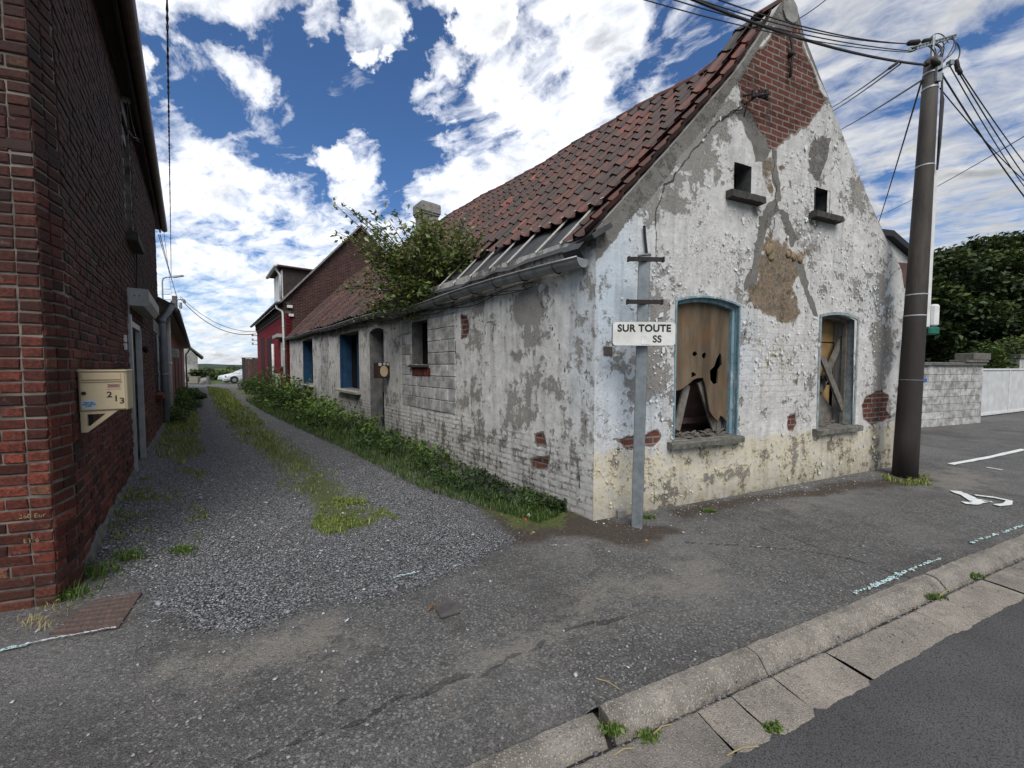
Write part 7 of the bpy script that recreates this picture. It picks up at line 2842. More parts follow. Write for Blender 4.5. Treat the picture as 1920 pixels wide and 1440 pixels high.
# ------------------------------------------------------------------ hills and fields far off
def ridge_band(name, Y, w, y_px, amp, sc, seed, mat, x0=-900, x1=900, thick=200):
    n = 160
    xs = np.linspace(x0, x1, n)
    z = EYE + (688 - y_px) / FPX * Y + amp * fbm(xs / sc, xs * 0, 1, 5, seed)
    V, F = [], []
    rows_ = [(0, -6), (0.25, 0.55), (0.5, 0.9), (0.75, 1.0), (1, 0.8)]
    for k, (d, h) in enumerate(rows_):
        for i in range(n):
            V.append((xs[i], Y + d * thick, -6 if h < 0 else (z[i] * h + (0.6 * amp * float(fbm(np.array([xs[i] / sc * 3.0]), np.array([k * 3.3]), 1, 3, seed)[0])))))
    return np_obj(name, np.array(V), grid_faces(len(rows_), n), mat, smooth=True, kind='structure')


def hill_mat(name, c1, c2):
    m, t = new_mat(name)
    po = t.pos()
    n = t.noise(t.scale(po, (1, 1, 4)), 0.05, 8, 0.7)
    c = t.mix(t.step(n, 0.42, 0.58), c1, c2)
    finish(t, c, 1.0, None, spec=0.0)
    return m


ridge_band('hills', 1500, 0, 683, 14, 220, 5, hill_mat('hazed_hill_woods', (0.045, 0.062, 0.055), (0.075, 0.095, 0.075)), -3000, 2500, 600)  # air haze is tinted into the far hill colour
ridge_band('hills', 420, 0, 690, 3.0, 60, 9, hill_mat('mid_hill_woods', (0.022, 0.034, 0.022), (0.05, 0.065, 0.03)), -900, 400, 80)
mb = MB()
o_ = Vector(street(-7, V_GABLE)) + AD * 36
pts = [o_ + Vector((x, y, 0)) for x, y in ((-30, -1), (30, -1), (60, 120), (-120, 120))]
mb.add([(p.x, p.y, -0.10) for p in pts], [(0, 1, 2, 3)])
ob('meadow', mb, M_field, kind='structure')

# ------------------------------------------------------------------ foliage helpers
def leaf_quads(P_, size, rng, up=0.5, aspect=0.55, fold=0.12, tint=None):
    """P_ (n,3) leaf positions; each leaf two triangles folded on the midrib"""
    n = len(P_)
    size = np.broadcast_to(np.asarray(size, float), (n,)) * rng.uniform(0.65, 1.3, n)
    a = rng.normal(size=(n, 3)); a[:, 2] = a[:, 2] * 0.6 - 0.15
    a /= np.linalg.norm(a, axis=1)[:, None]
    nn = rng.normal(size=(n, 3)); nn[:, 2] = abs(nn[:, 2]) + up
    b = np.cross(a, nn); b /= np.linalg.norm(b, axis=1)[:, None] + 1e-9
    c = np.cross(b, a)
    L = size[:, None]
    base_ = P_ - a * L * 0.5
    tip = P_ + a * L * 0.5 + c * 0.0
    l_ = P_ + b * L * aspect * 0.5 + c * L * fold - a * L * 0.05
    r_ = P_ - b * L * aspect * 0.5 + c * L * fold - a * L * 0.05
    V = np.stack([base_, l_, tip, r_], 1).reshape(-1, 3)
    i = np.arange(n) * 4
    F = np.concatenate([np.stack([i, i + 1, i + 2], 1), np.stack([i, i + 2, i + 3], 1)])
    t = rng.uniform(0, 1, n) if tint is None else np.clip(tint + rng.normal(0, 0.16, n), 0, 1)
    return V, F, np.repeat(t, 4)


def blades(P_, h, rng, lean=0.5, w=0.005, tint=None):
    n = len(P_)
    h = np.broadcast_to(np.asarray(h, float), (n,)) * rng.uniform(0.5, 1.35, n)
    ang = rng.uniform(0, 6.283, n)
    d = np.stack([np.cos(ang), np.sin(ang), 0 * ang], 1)
    s = np.stack([-np.sin(ang), np.cos(ang), 0 * ang], 1) * (w * rng.uniform(.6, 1.5, n))[:, None]
    ln = rng.uniform(0.1, 1, n) * lean
    mid = P_ + d * (h * ln * 0.35)[:, None] + np.stack([0 * h, 0 * h, h * 0.6], 1)
    tip = P_ + d * (h * ln)[:, None] + np.stack([0 * h, 0 * h, h * (1 - 0.3 * ln)], 1)
    V = np.stack([P_ - s, P_ + s, mid + s * .7, mid - s * .7, tip], 1).reshape(-1, 3)
    i = np.arange(n) * 5
    F = np.concatenate([np.stack([i, i + 1, i + 2], 1), np.stack([i, i + 2, i + 3], 1), np.stack([i + 3, i + 2, i + 4], 1)])
    t = rng.uniform(0, 1, n) if tint is None else np.clip(tint + rng.normal(0, 0.18, n), 0, 1)
    return V, F, np.repeat(t, 5)


def joinVF(parts):
    Vs, Fs, Ts, b = [], [], [], 0
    for V, F, T in parts:
        Vs.append(V); Fs.append(F + b); Ts.append(T); b += len(V)
    return np.concatenate(Vs), np.concatenate(Fs), np.concatenate(Ts)


def tree(name, base, height, crown_r, label, mat, seed, nleaf=9000, leaf=0.28, crown0=0.18, squash=1.0, cat='tree', group=None, trunk_r=0.16, lobes=26):
    rg = np.random.default_rng(seed)
    root = empty(name, base, label, cat, group)
    base = Vector(base)
    mb = MB()
    mb.tube([base + Vector((0, 0, -0.1)), base + Vector((0.05, 0, height * .35)), base + Vector((0, .1, height * .8))], [trunk_r, trunk_r * .7, trunk_r * .2], 8)
    cen = []
    for k in range(lobes):
        th = rg.uniform(0, 6.283)
        u = rg.uniform(0, 1) ** 0.6
        zz = rg.uniform(crown0, 0.93)
        pr = math.sin(math.pi * min(1, max(0.08, (zz - crown0) / (1 - crown0) * 0.86 + 0.16))) ** 0.6
        c_ = np.array([base.x + crown_r * u * pr * math.cos(th), base.y + crown_r * u * pr * math.sin(th) * squash, height * zz])
        cen.append((c_, crown_r * rg.uniform(0.20, 0.40)))
        st_ = base + Vector((0, 0, height * (zz * 0.55)))
        mb.tube([st_, (st_ + Vector(c_)) / 2 + Vector((0, 0, .15)), Vector(c_)], [trunk_r * .32, trunk_r * .2, trunk_r * .08], 5)
    ob('trunk', mb, M_bark, root, smooth=True)
    P_ = []
    T_ = []
    for c_, r_ in cen:
        k = nleaf // lobes
        v = rg.normal(size=(k, 3)); v /= np.linalg.norm(v, axis=1)[:, None]
        rr = r_ * rg.uniform(0.45, 1.12, k) ** 0.6
        P_.append(c_ + v * rr[:, None] * np.array([1, 1, 0.75]))
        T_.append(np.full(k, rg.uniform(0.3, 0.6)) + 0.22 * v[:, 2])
    P_ = np.concatenate(P_); T_ = np.concatenate(T_)
    P_ = P_ + rg.normal(0, 0.12, P_.shape)
    V, F, T = leaf_quads(P_, leaf, rg, tint=T_)
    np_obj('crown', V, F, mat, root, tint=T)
    return root


# trees beyond the boundary wall
GT = 'dark dense trees beyond the boundary wall'
for (x, Y, h_px, r, sd, lab) in [(1755, 21, 462, 2.6, 1, 'dark dense tree directly right of the pole beyond the block wall'),
                                 (1812, 23.5, 448, 3.0, 2, 'dark dense tree rising behind the end of the block wall'),
                                 (1868, 22, 442, 2.9, 3, 'tall dark tree above the bright bush'),
                                 (1925, 23, 430, 3.3, 4, 'tallest dark tree at the right edge of the photo'),
                                 (2000, 25, 440, 3.5, 5, 'dark tree cut by the right edge of the photo')]:
    p = deep(x, 700, Y)
    zt = deep(x, h_px, Y).z
    tree('dense_tree', (p.x, p.y, 0), zt, r, lab, M_treeleaf, sd, nleaf=16000, leaf=0.30, crown0=0.10, group=GT, lobes=46)
for (x, Y, h_px, r, sd, lab) in [(1700, 27, 500, 3.0, 21, 'dark tree mostly hidden behind the utility pole')]:
    p = deep(x + 90, 700, Y)
    zt = deep(x + 90, 470, Y).z
    tree('dense_tree', (p.x, p.y, 0), zt, r, lab, M_treeleaf, sd, nleaf=12000, leaf=0.32, crown0=0.06, group=GT, lobes=40)
p = deep(1880, 700, 15.6)
tree('bush', (p.x, p.y, 0), deep(1880, 634, 15.6).z, 0.75, 'bright green rounded bush above the white panel gate', M_bushleaf, 8, nleaf=5000, leaf=0.11, crown0=0.1, cat='bush', trunk_r=0.05, lobes=22)
# greenery at the end of the alley
for (x, Y, ytop, r, sd, lab, mt) in [(388, 62, 694, 1.8, 31, 'dark round tree just right of the far white house', M_farleaf), (404, 75, 696, 2.4, 32, 'dark tree left of the white car', M_farleaf),
                                     (420, 52, 699, 1.8, 33, 'light green hedge behind the bonnet of the white car', M_bushleaf), (436, 56, 700, 1.8, 35, 'light green hedge behind the windscreen of the white car', M_bushleaf),
                                     (449, 80, 688, 2.6, 36, 'dark tree behind the roof of the white car', M_farleaf), (464, 85, 687, 2.8, 37, 'dark tree above the board fence', M_farleaf),
                                     (372, 40, 697, 0.8, 34, 'dark bush against the far white house', M_treeleaf)]:
    p = deep(x, 700, Y)
    tree('distant_tree' if Y > 45 else 'bush', (p.x, p.y, -0.1), deep(x, ytop, Y).z, r, lab, mt, sd, nleaf=1500, leaf=0.30, crown0=0.08, cat='tree' if Y > 45 else 'bush', lobes=14, trunk_r=0.1)
# sandy pots and boulder at the alley end
mb = MB()
p = deep(362, 712, 39)
FFp = Frame((p.x, p.y), (1, 0), (0, -1))
mb.fbox(FFp, -0.45, 0.45, -0.1, 0.62, -0.5, 0, bev=0.04)
ob('planter', mb, M_palewood, None, label='pale square planter before the far white house', category='planter')
mb = MB()
p = deep(384, 716, 37)
lump(mb, (p.x, p.y, 0.1), 0.42, 12)
ob('boulder', mb, M_concrete, None, smooth=True, label='pale boulder at the end of the gravel alley', category='boulder')
mb = MB()
p = deep(390.5, 716, 36)
mb.tube([(p.x, p.y, -0.1), (p.x, p.y, 0.75)], 0.13, 8)
ob('wooden_stump', mb, M_greywood, None, label='short dark wooden post beside the pale boulder', category='post')

# ------------------------------------------------------------------ sapling on the cottage roof
OUTL = [(618, 440), (632, 432), (655, 438), (622, 376), (640, 372), (690, 398), (730, 392), (770, 396), (800, 388), (850, 402), (880, 418), (905, 438), (922, 458), (905, 472), (918, 498), (880, 512), (850, 520), (842, 548), (810, 560), (800, 600), (785, 592), (760, 604), (740, 572), (705, 598), (668, 606), (655, 600), (690, 570), (648, 556), (645, 532), (680, 510), (662, 480), (650, 470), (680, 450), (655, 445)]
SPB = SD.px(800, 575, 0.05)
spb = Vector(SD.w(SPB[0], SPB[1] + 0.1, -0.15))
sap = empty('sapling', spb, 'wild leafy sapling growing out of the cottage gutter and roof', 'sapling')
rg = np.random.default_rng(5)
tips = []
oa = np.array(OUTL, float)
cand = rg.uniform([615, 370], [925, 610], (9000, 2))
dd_ = poly_sd(cand[:, 0], cand[:, 1], OUTL)
cand = cand[dd_ < -2]
seedpts = cand[:95]
special = np.array([(622, 378), (640, 382), (660, 395), (675, 405), (625, 437), (645, 435), (905, 440), (915, 495), (740, 395), (790, 392), (660, 602), (700, 592), (765, 600), (652, 540), (870, 415), (800, 590)])
seedpts = np.concatenate([special, seedpts])
mb = MB()
P_, T_ = [], []
for k, (x, y) in enumerate(seedpts):
    off_ = rg.uniform(-0.55, 0.45) if k > 15 else rg.uniform(-.1, .35)
    Yp = spb.y + off_ + (x - 800) * -0.0032
    tip = deep(x, y, Yp)
    mid = spb.lerp(tip, 0.5) + Vector((rg.uniform(-.12, .12), rg.uniform(-.12, .12), rg.uniform(0.05, 0.28)))
    pts = [spb * (1 - u) ** 2 + mid * 2 * u * (1 - u) + tip * u * u for u in [j / 7 for j in range(8)]]
    mb.tube(pts, [0.016 * (1 - j / 8.5) + 0.0015 for j in range(8)], 5)
    nl = 18 if k <= 15 else 56
    for j in range(nl):
        u = 1 - rg.uniform(0, 1) ** 1.3 * (0.55 if k > 15 else 0.35)
        c_ = spb * (1 - u) ** 2 + mid * 2 * u * (1 - u) + tip * u * u
        sp = 0.03 if k <= 15 else 0.10
        P_.append(np.array(c_) + rg.normal(0, sp, 3))
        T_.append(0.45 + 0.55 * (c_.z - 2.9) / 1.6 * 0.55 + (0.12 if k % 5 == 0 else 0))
ob('branches', mb, M_bark, sap, smooth=True)
V, F, T = leaf_quads(np.array(P_), 0.095, rg, up=0.9, aspect=0.52, fold=0.06, tint=np.array(T_))
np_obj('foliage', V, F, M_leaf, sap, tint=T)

# ------------------------------------------------------------------ weeds and grass
rg = np.random.default_rng(77)


def on_alley(x, y):
    return alley_height(x, y)


parts = []
n = 15000
t_ = rg.uniform(0, 1, n) ** 1.25 * 18.6 + 0.35
wmax = np.interp(t_, [0.3, 2, 5, 9, 14, 19], [0.42, 0.75, 0.85, 1.15, 1.35, 1.5])
o_ = wmax * rg.uniform(0, 1, n) ** 1.15
clump = fbm(t_, o_, 1.6, 3, 5) + 0.5
Hm = (0.45 + 1.5 * np.clip(fbm(t_, o_, 0.9, 3, 55) + 0.35, 0, 1)) * np.interp(t_, [0.2, 1.0, 2.5, 5, 8, 12, 18], [0.10, 0.20, 0.30, 0.36, 0.55, 0.80, 0.85]) * (1 - (o_ / (wmax + .05)) ** 2 * 0.8) * np.clip(clump * 1.5, 0.25, 1.3)
keep = (rg.uniform(0, 1, n) < np.clip(clump * 1.6, 0.3, 1)) & (o_ < wmax * np.clip(0.75 + 1.6 * fbm(t_, t_ * 0, 1.3, 3, 91), .35, 1))
t_, o_, Hm = t_[keep], o_[keep], Hm[keep]
X = SD.O.x + SD.d.x * t_ + SD.n.x * o_
Y = SD.O.y + SD.d.y * t_ + SD.n.y * o_
hz = rg.uniform(0.02, 1, len(t_)) * Hm
P_ = np.stack([X, Y, hz + 0.01], 1)
V, F, T = leaf_quads(P_, np.interp(t_, [0, 4, 10, 19], [0.04, 0.055, 0.085, 0.13]) * rg.choice([0.6, 1.0, 1.5], len(t_)), rg, up=1.0, aspect=0.6, tint=np.clip(0.12 + 0.6 * hz / 0.4 + 0.9 * fbm(t_, o_, 2.2, 3, 33) + np.interp(t_, [0, 6, 12], [-.05, .1, .2]), 0, 1))
np_obj('weeds', V, F, M_weed, kind='stuff', label='low nettles and weeds along the cottage alley wall', category='weeds', tint=T)
n = 14000
t_ = rg.uniform(0, 1, n) ** 1.3 * 19 + 0.3
wmax = np.interp(t_, [0.3, 2, 5, 9, 14, 19], [0.5, 0.95, 1.05, 1.35, 1.6, 1.75])
o_ = wmax * rg.uniform(0.35, 1, n)
X = SD.O.x + SD.d.x * t_ + SD.n.x * o_
Y = SD.O.y + SD.d.y * t_ + SD.n.y * o_
wparts = [blades(np.stack([X, Y, on_alley(X, Y)], 1), np.interp(t_, [0, 5, 19], [0.06, 0.10, 0.24]), rg, 0.7, 0.004, tint=0.5)]
# tall stems near the wall
n = 1100
t_ = rg.uniform(2.5, 18.5, n); o_ = rg.uniform(0.03, 0.8, n)
X = SD.O.x + SD.d.x * t_ + SD.n.x * o_
Y = SD.O.y + SD.d.y * t_ + SD.n.y * o_
wparts.append(blades(np.stack([X, Y, X * 0], 1), 0.25 + 0.35 * rg.uniform(0, 1, n) ** 2, rg, 0.8, 0.005, tint=0.5))
V, F, T = joinVF(wparts)
np_obj('verge_grass', V, F, M_weed, kind='stuff', label='grass stems among the nettles along the cottage wall', category='grass', tint=T)
parts = []
# centre strip of the alley and verges, from the green layout
def scatter(poly, n, hgt, w=0.004, tint=0.5, clumpy=3.0, thr=0.0, lean=0.8):
    pa = np.array(poly)
    lo, hi = pa.min(0), pa.max(0)
    c_ = rg.uniform(lo, hi, (n * 3, 2))
    jx = c_[:, 0] + 0.3 * fbm(c_[:, 0], c_[:, 1], 1.8, 3, 61)
    jy = c_[:, 1] + 0.3 * fbm(c_[:, 0], c_[:, 1], 1.8, 3, 62)
    ok = (poly_sd(jx, jy, poly) < 0.05) & (fbm(c_[:, 0], c_[:, 1], clumpy, 3, 63) > thr)
    c_ = c_[ok][:n]
    d_ = np.hypot(c_[:, 0], c_[:, 1])
    P3 = np.stack([c_[:, 0], c_[:, 1], on_alley(c_[:, 0], c_[:, 1]) - 0.003], 1)
    return blades(P3, hgt * (1 + d_ * 0.02), rg, lean, w * (1 + d_ * 0.09), tint=tint)


ctr = G_GREEN[0][0]
parts.append(scatter(ctr, 60000, 0.055, 0.0032, 0.55, 2.6, -0.09))
parts.append(scatter(gpoly([(392, 735), (425, 738), (500, 800), (560, 850), (520, 860), (440, 800)]), 14000, 0.08, 0.004, 0.55, 1.5, -0.15))
parts.append(scatter(gpoly([(585, 985), (620, 935), (680, 940), (750, 990), (700, 1008), (640, 1012)]), 4500, 0.03, 0.0022, 0.5, 5, 0.02, 1.3))
parts.append(scatter(G_GREEN[2][0], 5000, 0.035, 0.003, 0.6, 4.0, 0.10))
parts.append(scatter(gpoly([(300, 860), (325, 780), (350, 765), (368, 775), (370, 850), (340, 880)]), 8000, 0.07, 0.004, 0.7, 3.0, -0.2))
parts.append(scatter(gpoly([(1655, 893), (1745, 893), (1730, 912), (1680, 908)]), 450, 0.05, 0.003, 0.6, 9.0, 0.02))
parts.append(scatter(gpoly([(560, 960), (600, 930), (560, 870), (500, 850), (520, 900)]), 2000, 0.03, 0.003, 0.4, 5, 0.06))
V, F, T = joinVF(parts)
np_obj('grass', V, F, M_grass, kind='stuff', label='patchy yellow green grass in the gravel alley', category='grass', tint=T)
# verge weeds left
n = 9000
t_ = rg.uniform(LEND + 1.4, 24, n); o_ = rg.uniform(0, 1, n) ** 1.1 * np.interp(t_, [9, 12, 20], [0.35, 0.70, 0.7]) * np.clip(1 + 1.8 * fbm(t_, t_ * 0, 0.8, 3, 18), .4, 1.5)
Hm = np.interp(t_, [9, 11, 15, 24], [0.08, 0.22, 0.38, 0.45]) * (1 - (o_ / 1.0) ** 2 * .8) * np.clip(1.2 + 2.2 * fbm(t_, o_, 1.4, 3, 15), .2, 1.6)
hz = rg.uniform(0, 1, n) * Hm
X = LW.O.x + LW.d.x * t_ + LW.n.x * o_
Y = LW.O.y + LW.d.y * t_ + LW.n.y * o_
V, F, T = leaf_quads(np.stack([X, Y, hz], 1), np.interp(t_, [9, 20], [0.055, 0.10]), rg, up=1.0, aspect=0.6, tint=0.42 + hz * .9)
np_obj('verge_weeds', V, F, M_weed, kind='stuff', label='bright nettles growing against the low brick house', category='weeds', tint=T)
# tall growth in front of the crimson house
GW = 'leafy weeds in front of the crimson house'
for k, (x, y, ytop, r, lab) in enumerate([(520, 757, 706, 0.9, 'weed clump under the shutter of the crimson house'), (503, 745, 694, 0.9, 'tallest weed clump in front of the crimson doorway'),
                                          (485, 738, 702, 0.8, 'weed clump at the foot of the board fence'), (470, 730, 708, 0.8, 'leftmost weed clump beside the white car'), (552, 768, 722, 0.8, 'weed clump by the white downpipe')]):
    gp = ground_at(x, y)
    zt = (deep(x, ytop, gp.y)).z
    r0 = empty('weed_clump', (gp.x, gp.y, 0), lab, 'weeds', GW)
    n = 1500
    v = rg.normal(size=(n, 3)); v /= np.linalg.norm(v, axis=1)[:, None]
    rr = rg.uniform(0, 1, n) ** 0.4
    P_ = np.stack([gp.x + v[:, 0] * rr * r, gp.y + v[:, 1] * rr * r, np.abs(v[:, 2]) * rr * zt * (1 + 0.3 * np.sin(v[:, 0] * 5))], 1)
    V, F, T = leaf_quads(P_, 0.13, rg, up=1.0, aspect=0.4, tint=0.3 + 0.3 * P_[:, 2] / zt)
    np_obj('leaves', V, F, M_weed, r0, tint=T)
# small separate tufts on the pavement and kerb
GTf = 'small weed tufts on the paving'
for (x, y, sz_, z, lab) in [(132, 1118, .10, 0, 'weed tuft at the foot of the brick corner'), (178, 1078, .11, 0, 'leafy weed tuft behind the brick corner'), (240, 1050, .08, 0, 'low weed tuft in the gravel left of the alley'), (345, 1035, .07, 0, 'yellowish tuft in the gravel before the drain grate'),
                            (1215, 1385, .03, ZR, 'weed tuft in the near gutter beside the broken kerb'), (1452, 1368, .025, ZR, 'tiny tuft between the gutter slabs at the road edge'), (1755, 1122, .035, ZR, 'weed tuft in the gutter at mid kerb'), (1830, 1083, .035, ZR, 'weed tuft in the gutter at the far kerb'),
                            (1150, 1372, .035, -0.03, 'weed tuft in the gap between two kerb stones'), (1330, 960, .05, 0, 'tuft at the foot of the gable wall'), (1215, 972, .05, 0, 'tuft beside the sign post base')]:
    gp = ground_at(x, y, z)
    n = int(140 + 900 * sz_)
    P_ = np.array([gp.x, gp.y, gp.z]) + rg.normal(0, 1, (n, 3)) * np.array([sz_ * .8, sz_ * .5, 0])
    P_[:, 2] = gp.z + (alley_height(P_[:, 0], P_[:, 1]) if x < 400 else 0) + 0.002
    V1 = blades(P_, sz_ * 0.8, rg, 0.9, 0.0022, tint=0.55)
    V2 = leaf_quads(P_[:n // 3] + np.array([0, 0, 1]) * rg.uniform(0, sz_ * .6, (len(P_[:n // 3]), 1)), 0.025, rg, tint=0.6)
    V, F, T = joinVF([V1, V2])
    np_obj('weed_tuft', V, F, M_fgrass, None, tint=T, label=lab, category='weeds', group=GTf)

# ------------------------------------------------------------------ loose gravel
def stones(P_, size, rg):
    n = len(P_)
    base_ = np.array([[1, 0, 0], [0, 1, 0], [-1, 0, 0], [0, -1, 0], [0, 0, 1], [0, 0, -1], [.6, .6, .5], [-.6, .55, .5], [-.6, -.6, .5], [.6, -.55, .5]], float)
    tri = np.array([[4, 9, 6], [4, 6, 7], [4, 7, 8], [4, 8, 9], [0, 6, 9], [1, 7, 6], [2, 8, 7], [3, 9, 8], [0, 1, 6], [1, 2, 7], [2, 3, 8], [3, 0, 9]])
    ang = rg.uniform(0, 6.283, n)
    c, s = np.cos(ang), np.sin(ang)
    sc = np.stack([rg.uniform(.7, 1.3, n), rg.uniform(.6, 1.0, n), rg.uniform(.35, .75, n)], 1) * size[:, None]
    L = base_[None] * sc[:, None, :] * rg.uniform(.78, 1.2, (n, len(base_), 1))
    tl_ = rg.uniform(-.35, .35, n)
    L[..., 2] += L[..., 0] * tl_[:, None]
    X = L[..., 0] * c[:, None] - L[..., 1] * s[:, None]
    Y = L[..., 0] * s[:, None] + L[..., 1] * c[:, None]
    V = np.stack([X, Y, L[..., 2]], -1) + P_[:, None, :]
    F = tri[None] + (np.arange(n) * len(base_))[:, None, None]
    t = np.clip(rg.beta(2.2, 2.6, n), 0, 1)
    return V.reshape(-1, 3), F.reshape(-1, 3), np.repeat(t, len(base_))


rg = np.random.default_rng(99)
n = 190000
c_ = np.stack([rg.uniform(-9, 3.2, n), rg.uniform(1.2, 11.5, n)], 1)
wx = c_[:, 0] + 0.35 * fbm(c_[:, 0], c_[:, 1], 1.6, 4, 3)
wy = c_[:, 1] + 0.35 * fbm(c_[:, 0], c_[:, 1], 1.6, 4, 9)
gmk = np.clip(0.45 - poly_sd(wx, wy, G_GRAVEL) / 1.3, 0, 1) ** 1.3
dist = np.hypot(c_[:, 0], c_[:, 1])
trk = 0.5 + 0.9 * fbm(c_[:, 0], c_[:, 1], 1.2, 3, 41)
pr = gmk * np.clip(trk, 0.25, 1) * np.clip(1.35 - dist / 11, 0.12, 1)
for p_, a_ in G_GREEN[:1]:
    pr = pr * (1 - 0.75 * (poly_sd(wx, wy, p_) < 0))
pr = np.maximum(pr, 0.07 * (dist < 5) * np.clip(0.5 + 2.5 * fbm(c_[:, 0], c_[:, 1], 1.5, 3, 52), 0.1, 1.5))
# edge heaps by the kerb and the sandy tongue
for cx_, cy_, rr_, am in [(1180, 1290, .38, .45), (1290, 1230, .25, .25), (1000, 1400, .25, .35), (780, 1260, .25, .12), (470, 1300, .3, .10), (600, 1250, .3, .10), (900, 1230, .3, .12), (1020, 1300, .25, .2), (1330, 1080, .25, .10), (300, 1330, .3, .08), (560, 1330, .2, .08), (1100, 1380, .2, .3), (1440, 1130, .3, .05)]:
    gp = ground_at(cx_, cy_)
    pr = np.maximum(pr, am * np.exp(-((c_[:, 0] - gp.x) ** 2 + (c_[:, 1] - gp.y) ** 2) / rr_ ** 2))
keep = rg.uniform(0, 1, n) < pr
vkerb = KC - (c_[:, 0] * U.y - c_[:, 1] * U.x)
dw = (c_[:, 0] - LW.O.x) * LW.n.x + (c_[:, 1] - LW.O.y) * LW.n.y
dF = (c_[:, 0] - FRONT.O.x) * FRONT.n.x + (c_[:, 1] - FRONT.O.y) * FRONT.n.y
inside_left = (dw < 0.05) & (dF < 0.02)
ds_ = (c_[:, 0] - SD.O.x) * SD.n.x + (c_[:, 1] - SD.O.y) * SD.n.y
in_cot = (ds_ < 0.02) & (vkerb > V_GABLE - 0.02)
keep &= (vkerb > 0.04) & ~inside_left & ~in_cot
c_ = c_[keep]
dist = np.hypot(c_[:, 0], c_[:, 1])
sz_ = rg.lognormal(math.log(0.0052), 0.42, len(c_)) * (1 + dist * 0.035)
zz = alley_height(c_[:, 0], c_[:, 1]) * np.clip((KC - (c_[:, 0] * U.y - c_[:, 1] * U.x) - V_GABLE) / 0.4 + 0.0, 0, 1)
print('stones', len(c_))
V, F, T = stones(np.stack([c_[:, 0], c_[:, 1], zz + sz_ * 0.30 + 0.003], 1), sz_, rg)
np_obj('gravel', V, F, M_stones, kind='stuff', label='loose grey gravel spilling out of the alley', category='gravel', tint=T)
# grit in the gutter
n = 700
ss_ = rg.uniform(-1.6, 4.5, n); v_ = v_gap + rg.normal(-0.012, 0.010, n) - (rg.uniform(0, 1, n) < .12) * rg.uniform(0, .15, n)
pz = np.array([street(a, b, ZR + 0.010) for a, b in zip(ss_, v_)])
sz_ = rg.lognormal(math.log(0.0048), 0.4, n)
V, F, T = stones(pz, sz_, rg)
np_obj('gutter_grit', V, F, M_stones, kind='stuff', label='grit and chippings in the kerb gutter', category='gravel', tint=T * .6)
# plaster crumbs and litter below the gable
n = 900
ss_ = rg.uniform(0.0, 5.2, n); v_ = V_GABLE - np.abs(rg.normal(0.02, 0.22, n)) - 0.02
pz = np.array([street(a, b, 0.004) for a, b in zip(ss_, v_)])
V, F, T = stones(pz, rg.lognormal(math.log(0.004), 0.5, n), rg)
np_obj('plaster_crumbs', V, F, M_stones, kind='stuff', label='pale plaster crumbs at the foot of the gable wall', category='crumbs', tint=np.clip(T + .25, 0, 1))


# ------------------------------------------------------------------ things lying on the ground
def ground_sheet(name, pts, z, mat, **kw):
    P_ = [ground_at(x, y, z) for x, y in pts]
    n = len(P_)
    mb = MB()
    flat = tessellate_polygon([[Vector((p.x, p.y, 0)) for p in P_]])
    mb.add([(p.x, p.y, z) for p in P_], [tuple(t) for t in flat])
    o_ = ob(name, mb, mat, None, **kw)
    return o_


# inspection plate of interlocked pattern
cv = empty('access_cover', ground_at(170, 1150), 'rusty brown patterned access cover set in the pavement by the brick corner', 'cover')
c4 = [ground_at(x, y, 0.01) for x, y in ((92, 1188), (178, 1125), (266, 1110), (222, 1176))]
mb = MB()
mb.box8([(p.x, p.y, -0.01) for p in c4] + [(p.x, p.y, 0.010) for p in c4])
ob('plate', mb, M_rust, cv)
mb = MB()
for i in range(9):
    for j in range(7):
        u_, v_ = (i + 0.5 + (0.5 if j % 2 else 0)) / 9.6, (j + 0.5) / 7
        if u_ > .97:
            continue
        P0 = c4[0].lerp(c4[3], u_).lerp(c4[1].lerp(c4[2], u_), v_)
        e1 = (c4[3] - c4[0]).normalized() * 0.020
        e2 = (c4[1] - c4[0]).normalized() * 0.018
        mb.add([P0 - e1 + Vector((0, 0, .0005)), P0 - e2 + Vector((0, 0, .0005)), P0 + e1 + Vector((0, 0, .0005)), P0 + e2 + Vector((0, 0, .0005)),
                P0 - e1 * .7 + Vector((0, 0, .006)), P0 - e2 * .7 + Vector((0, 0, .006)), P0 + e1 * .7 + Vector((0, 0, .006)), P0 + e2 * .7 + Vector((0, 0, .006))],
               [(4, 5, 6, 7), (0, 1, 5, 4), (1, 2, 6, 5), (2, 3, 7, 6), (3, 0, 4, 7)])
ob('raised_pattern', mb, simple('worn_raised_steel', (0.115, 0.080, 0.070), (0.060, 0.046, 0.040), 30, 0.7, bump=0.4), cv)
# drain grate by the door
dg = empty('drain_grate', ground_at(300, 888), 'black mesh drain mat on the gravel before the aluminium door', 'grate')
c4 = [ground_at(x, y, 0) for x, y in ((272, 900), (330, 894), (330, 878), (277, 882))]
zg_ = 0.05
mb = MB()
for (a, b) in ((0, 1), (1, 2), (2, 3), (3, 0)):
    mb.bar(Vector((c4[a].x, c4[a].y, zg_)), Vector((c4[b].x, c4[b].y, zg_)), 0.015, 0.02)
for k in range(1, 12):
    a, b = c4[0].lerp(c4[1], k / 12), c4[3].lerp(c4[2], k / 12)
    mb.bar((a.x, a.y, zg_), (b.x, b.y, zg_), 0.006, 0.014)
    a, b = c4[0].lerp(c4[3], k / 12), c4[1].lerp(c4[2], k / 12)
    mb.bar((a.x, a.y, zg_), (b.x, b.y, zg_), 0.006, 0.012)
ob('mesh_bars', mb, M_cable, dg)
mb = MB()
mb.add([(p.x, p.y, zg_ - 0.012) for p in c4], [(0, 1, 2, 3)])
ob('mat_base', mb, M_black, dg)
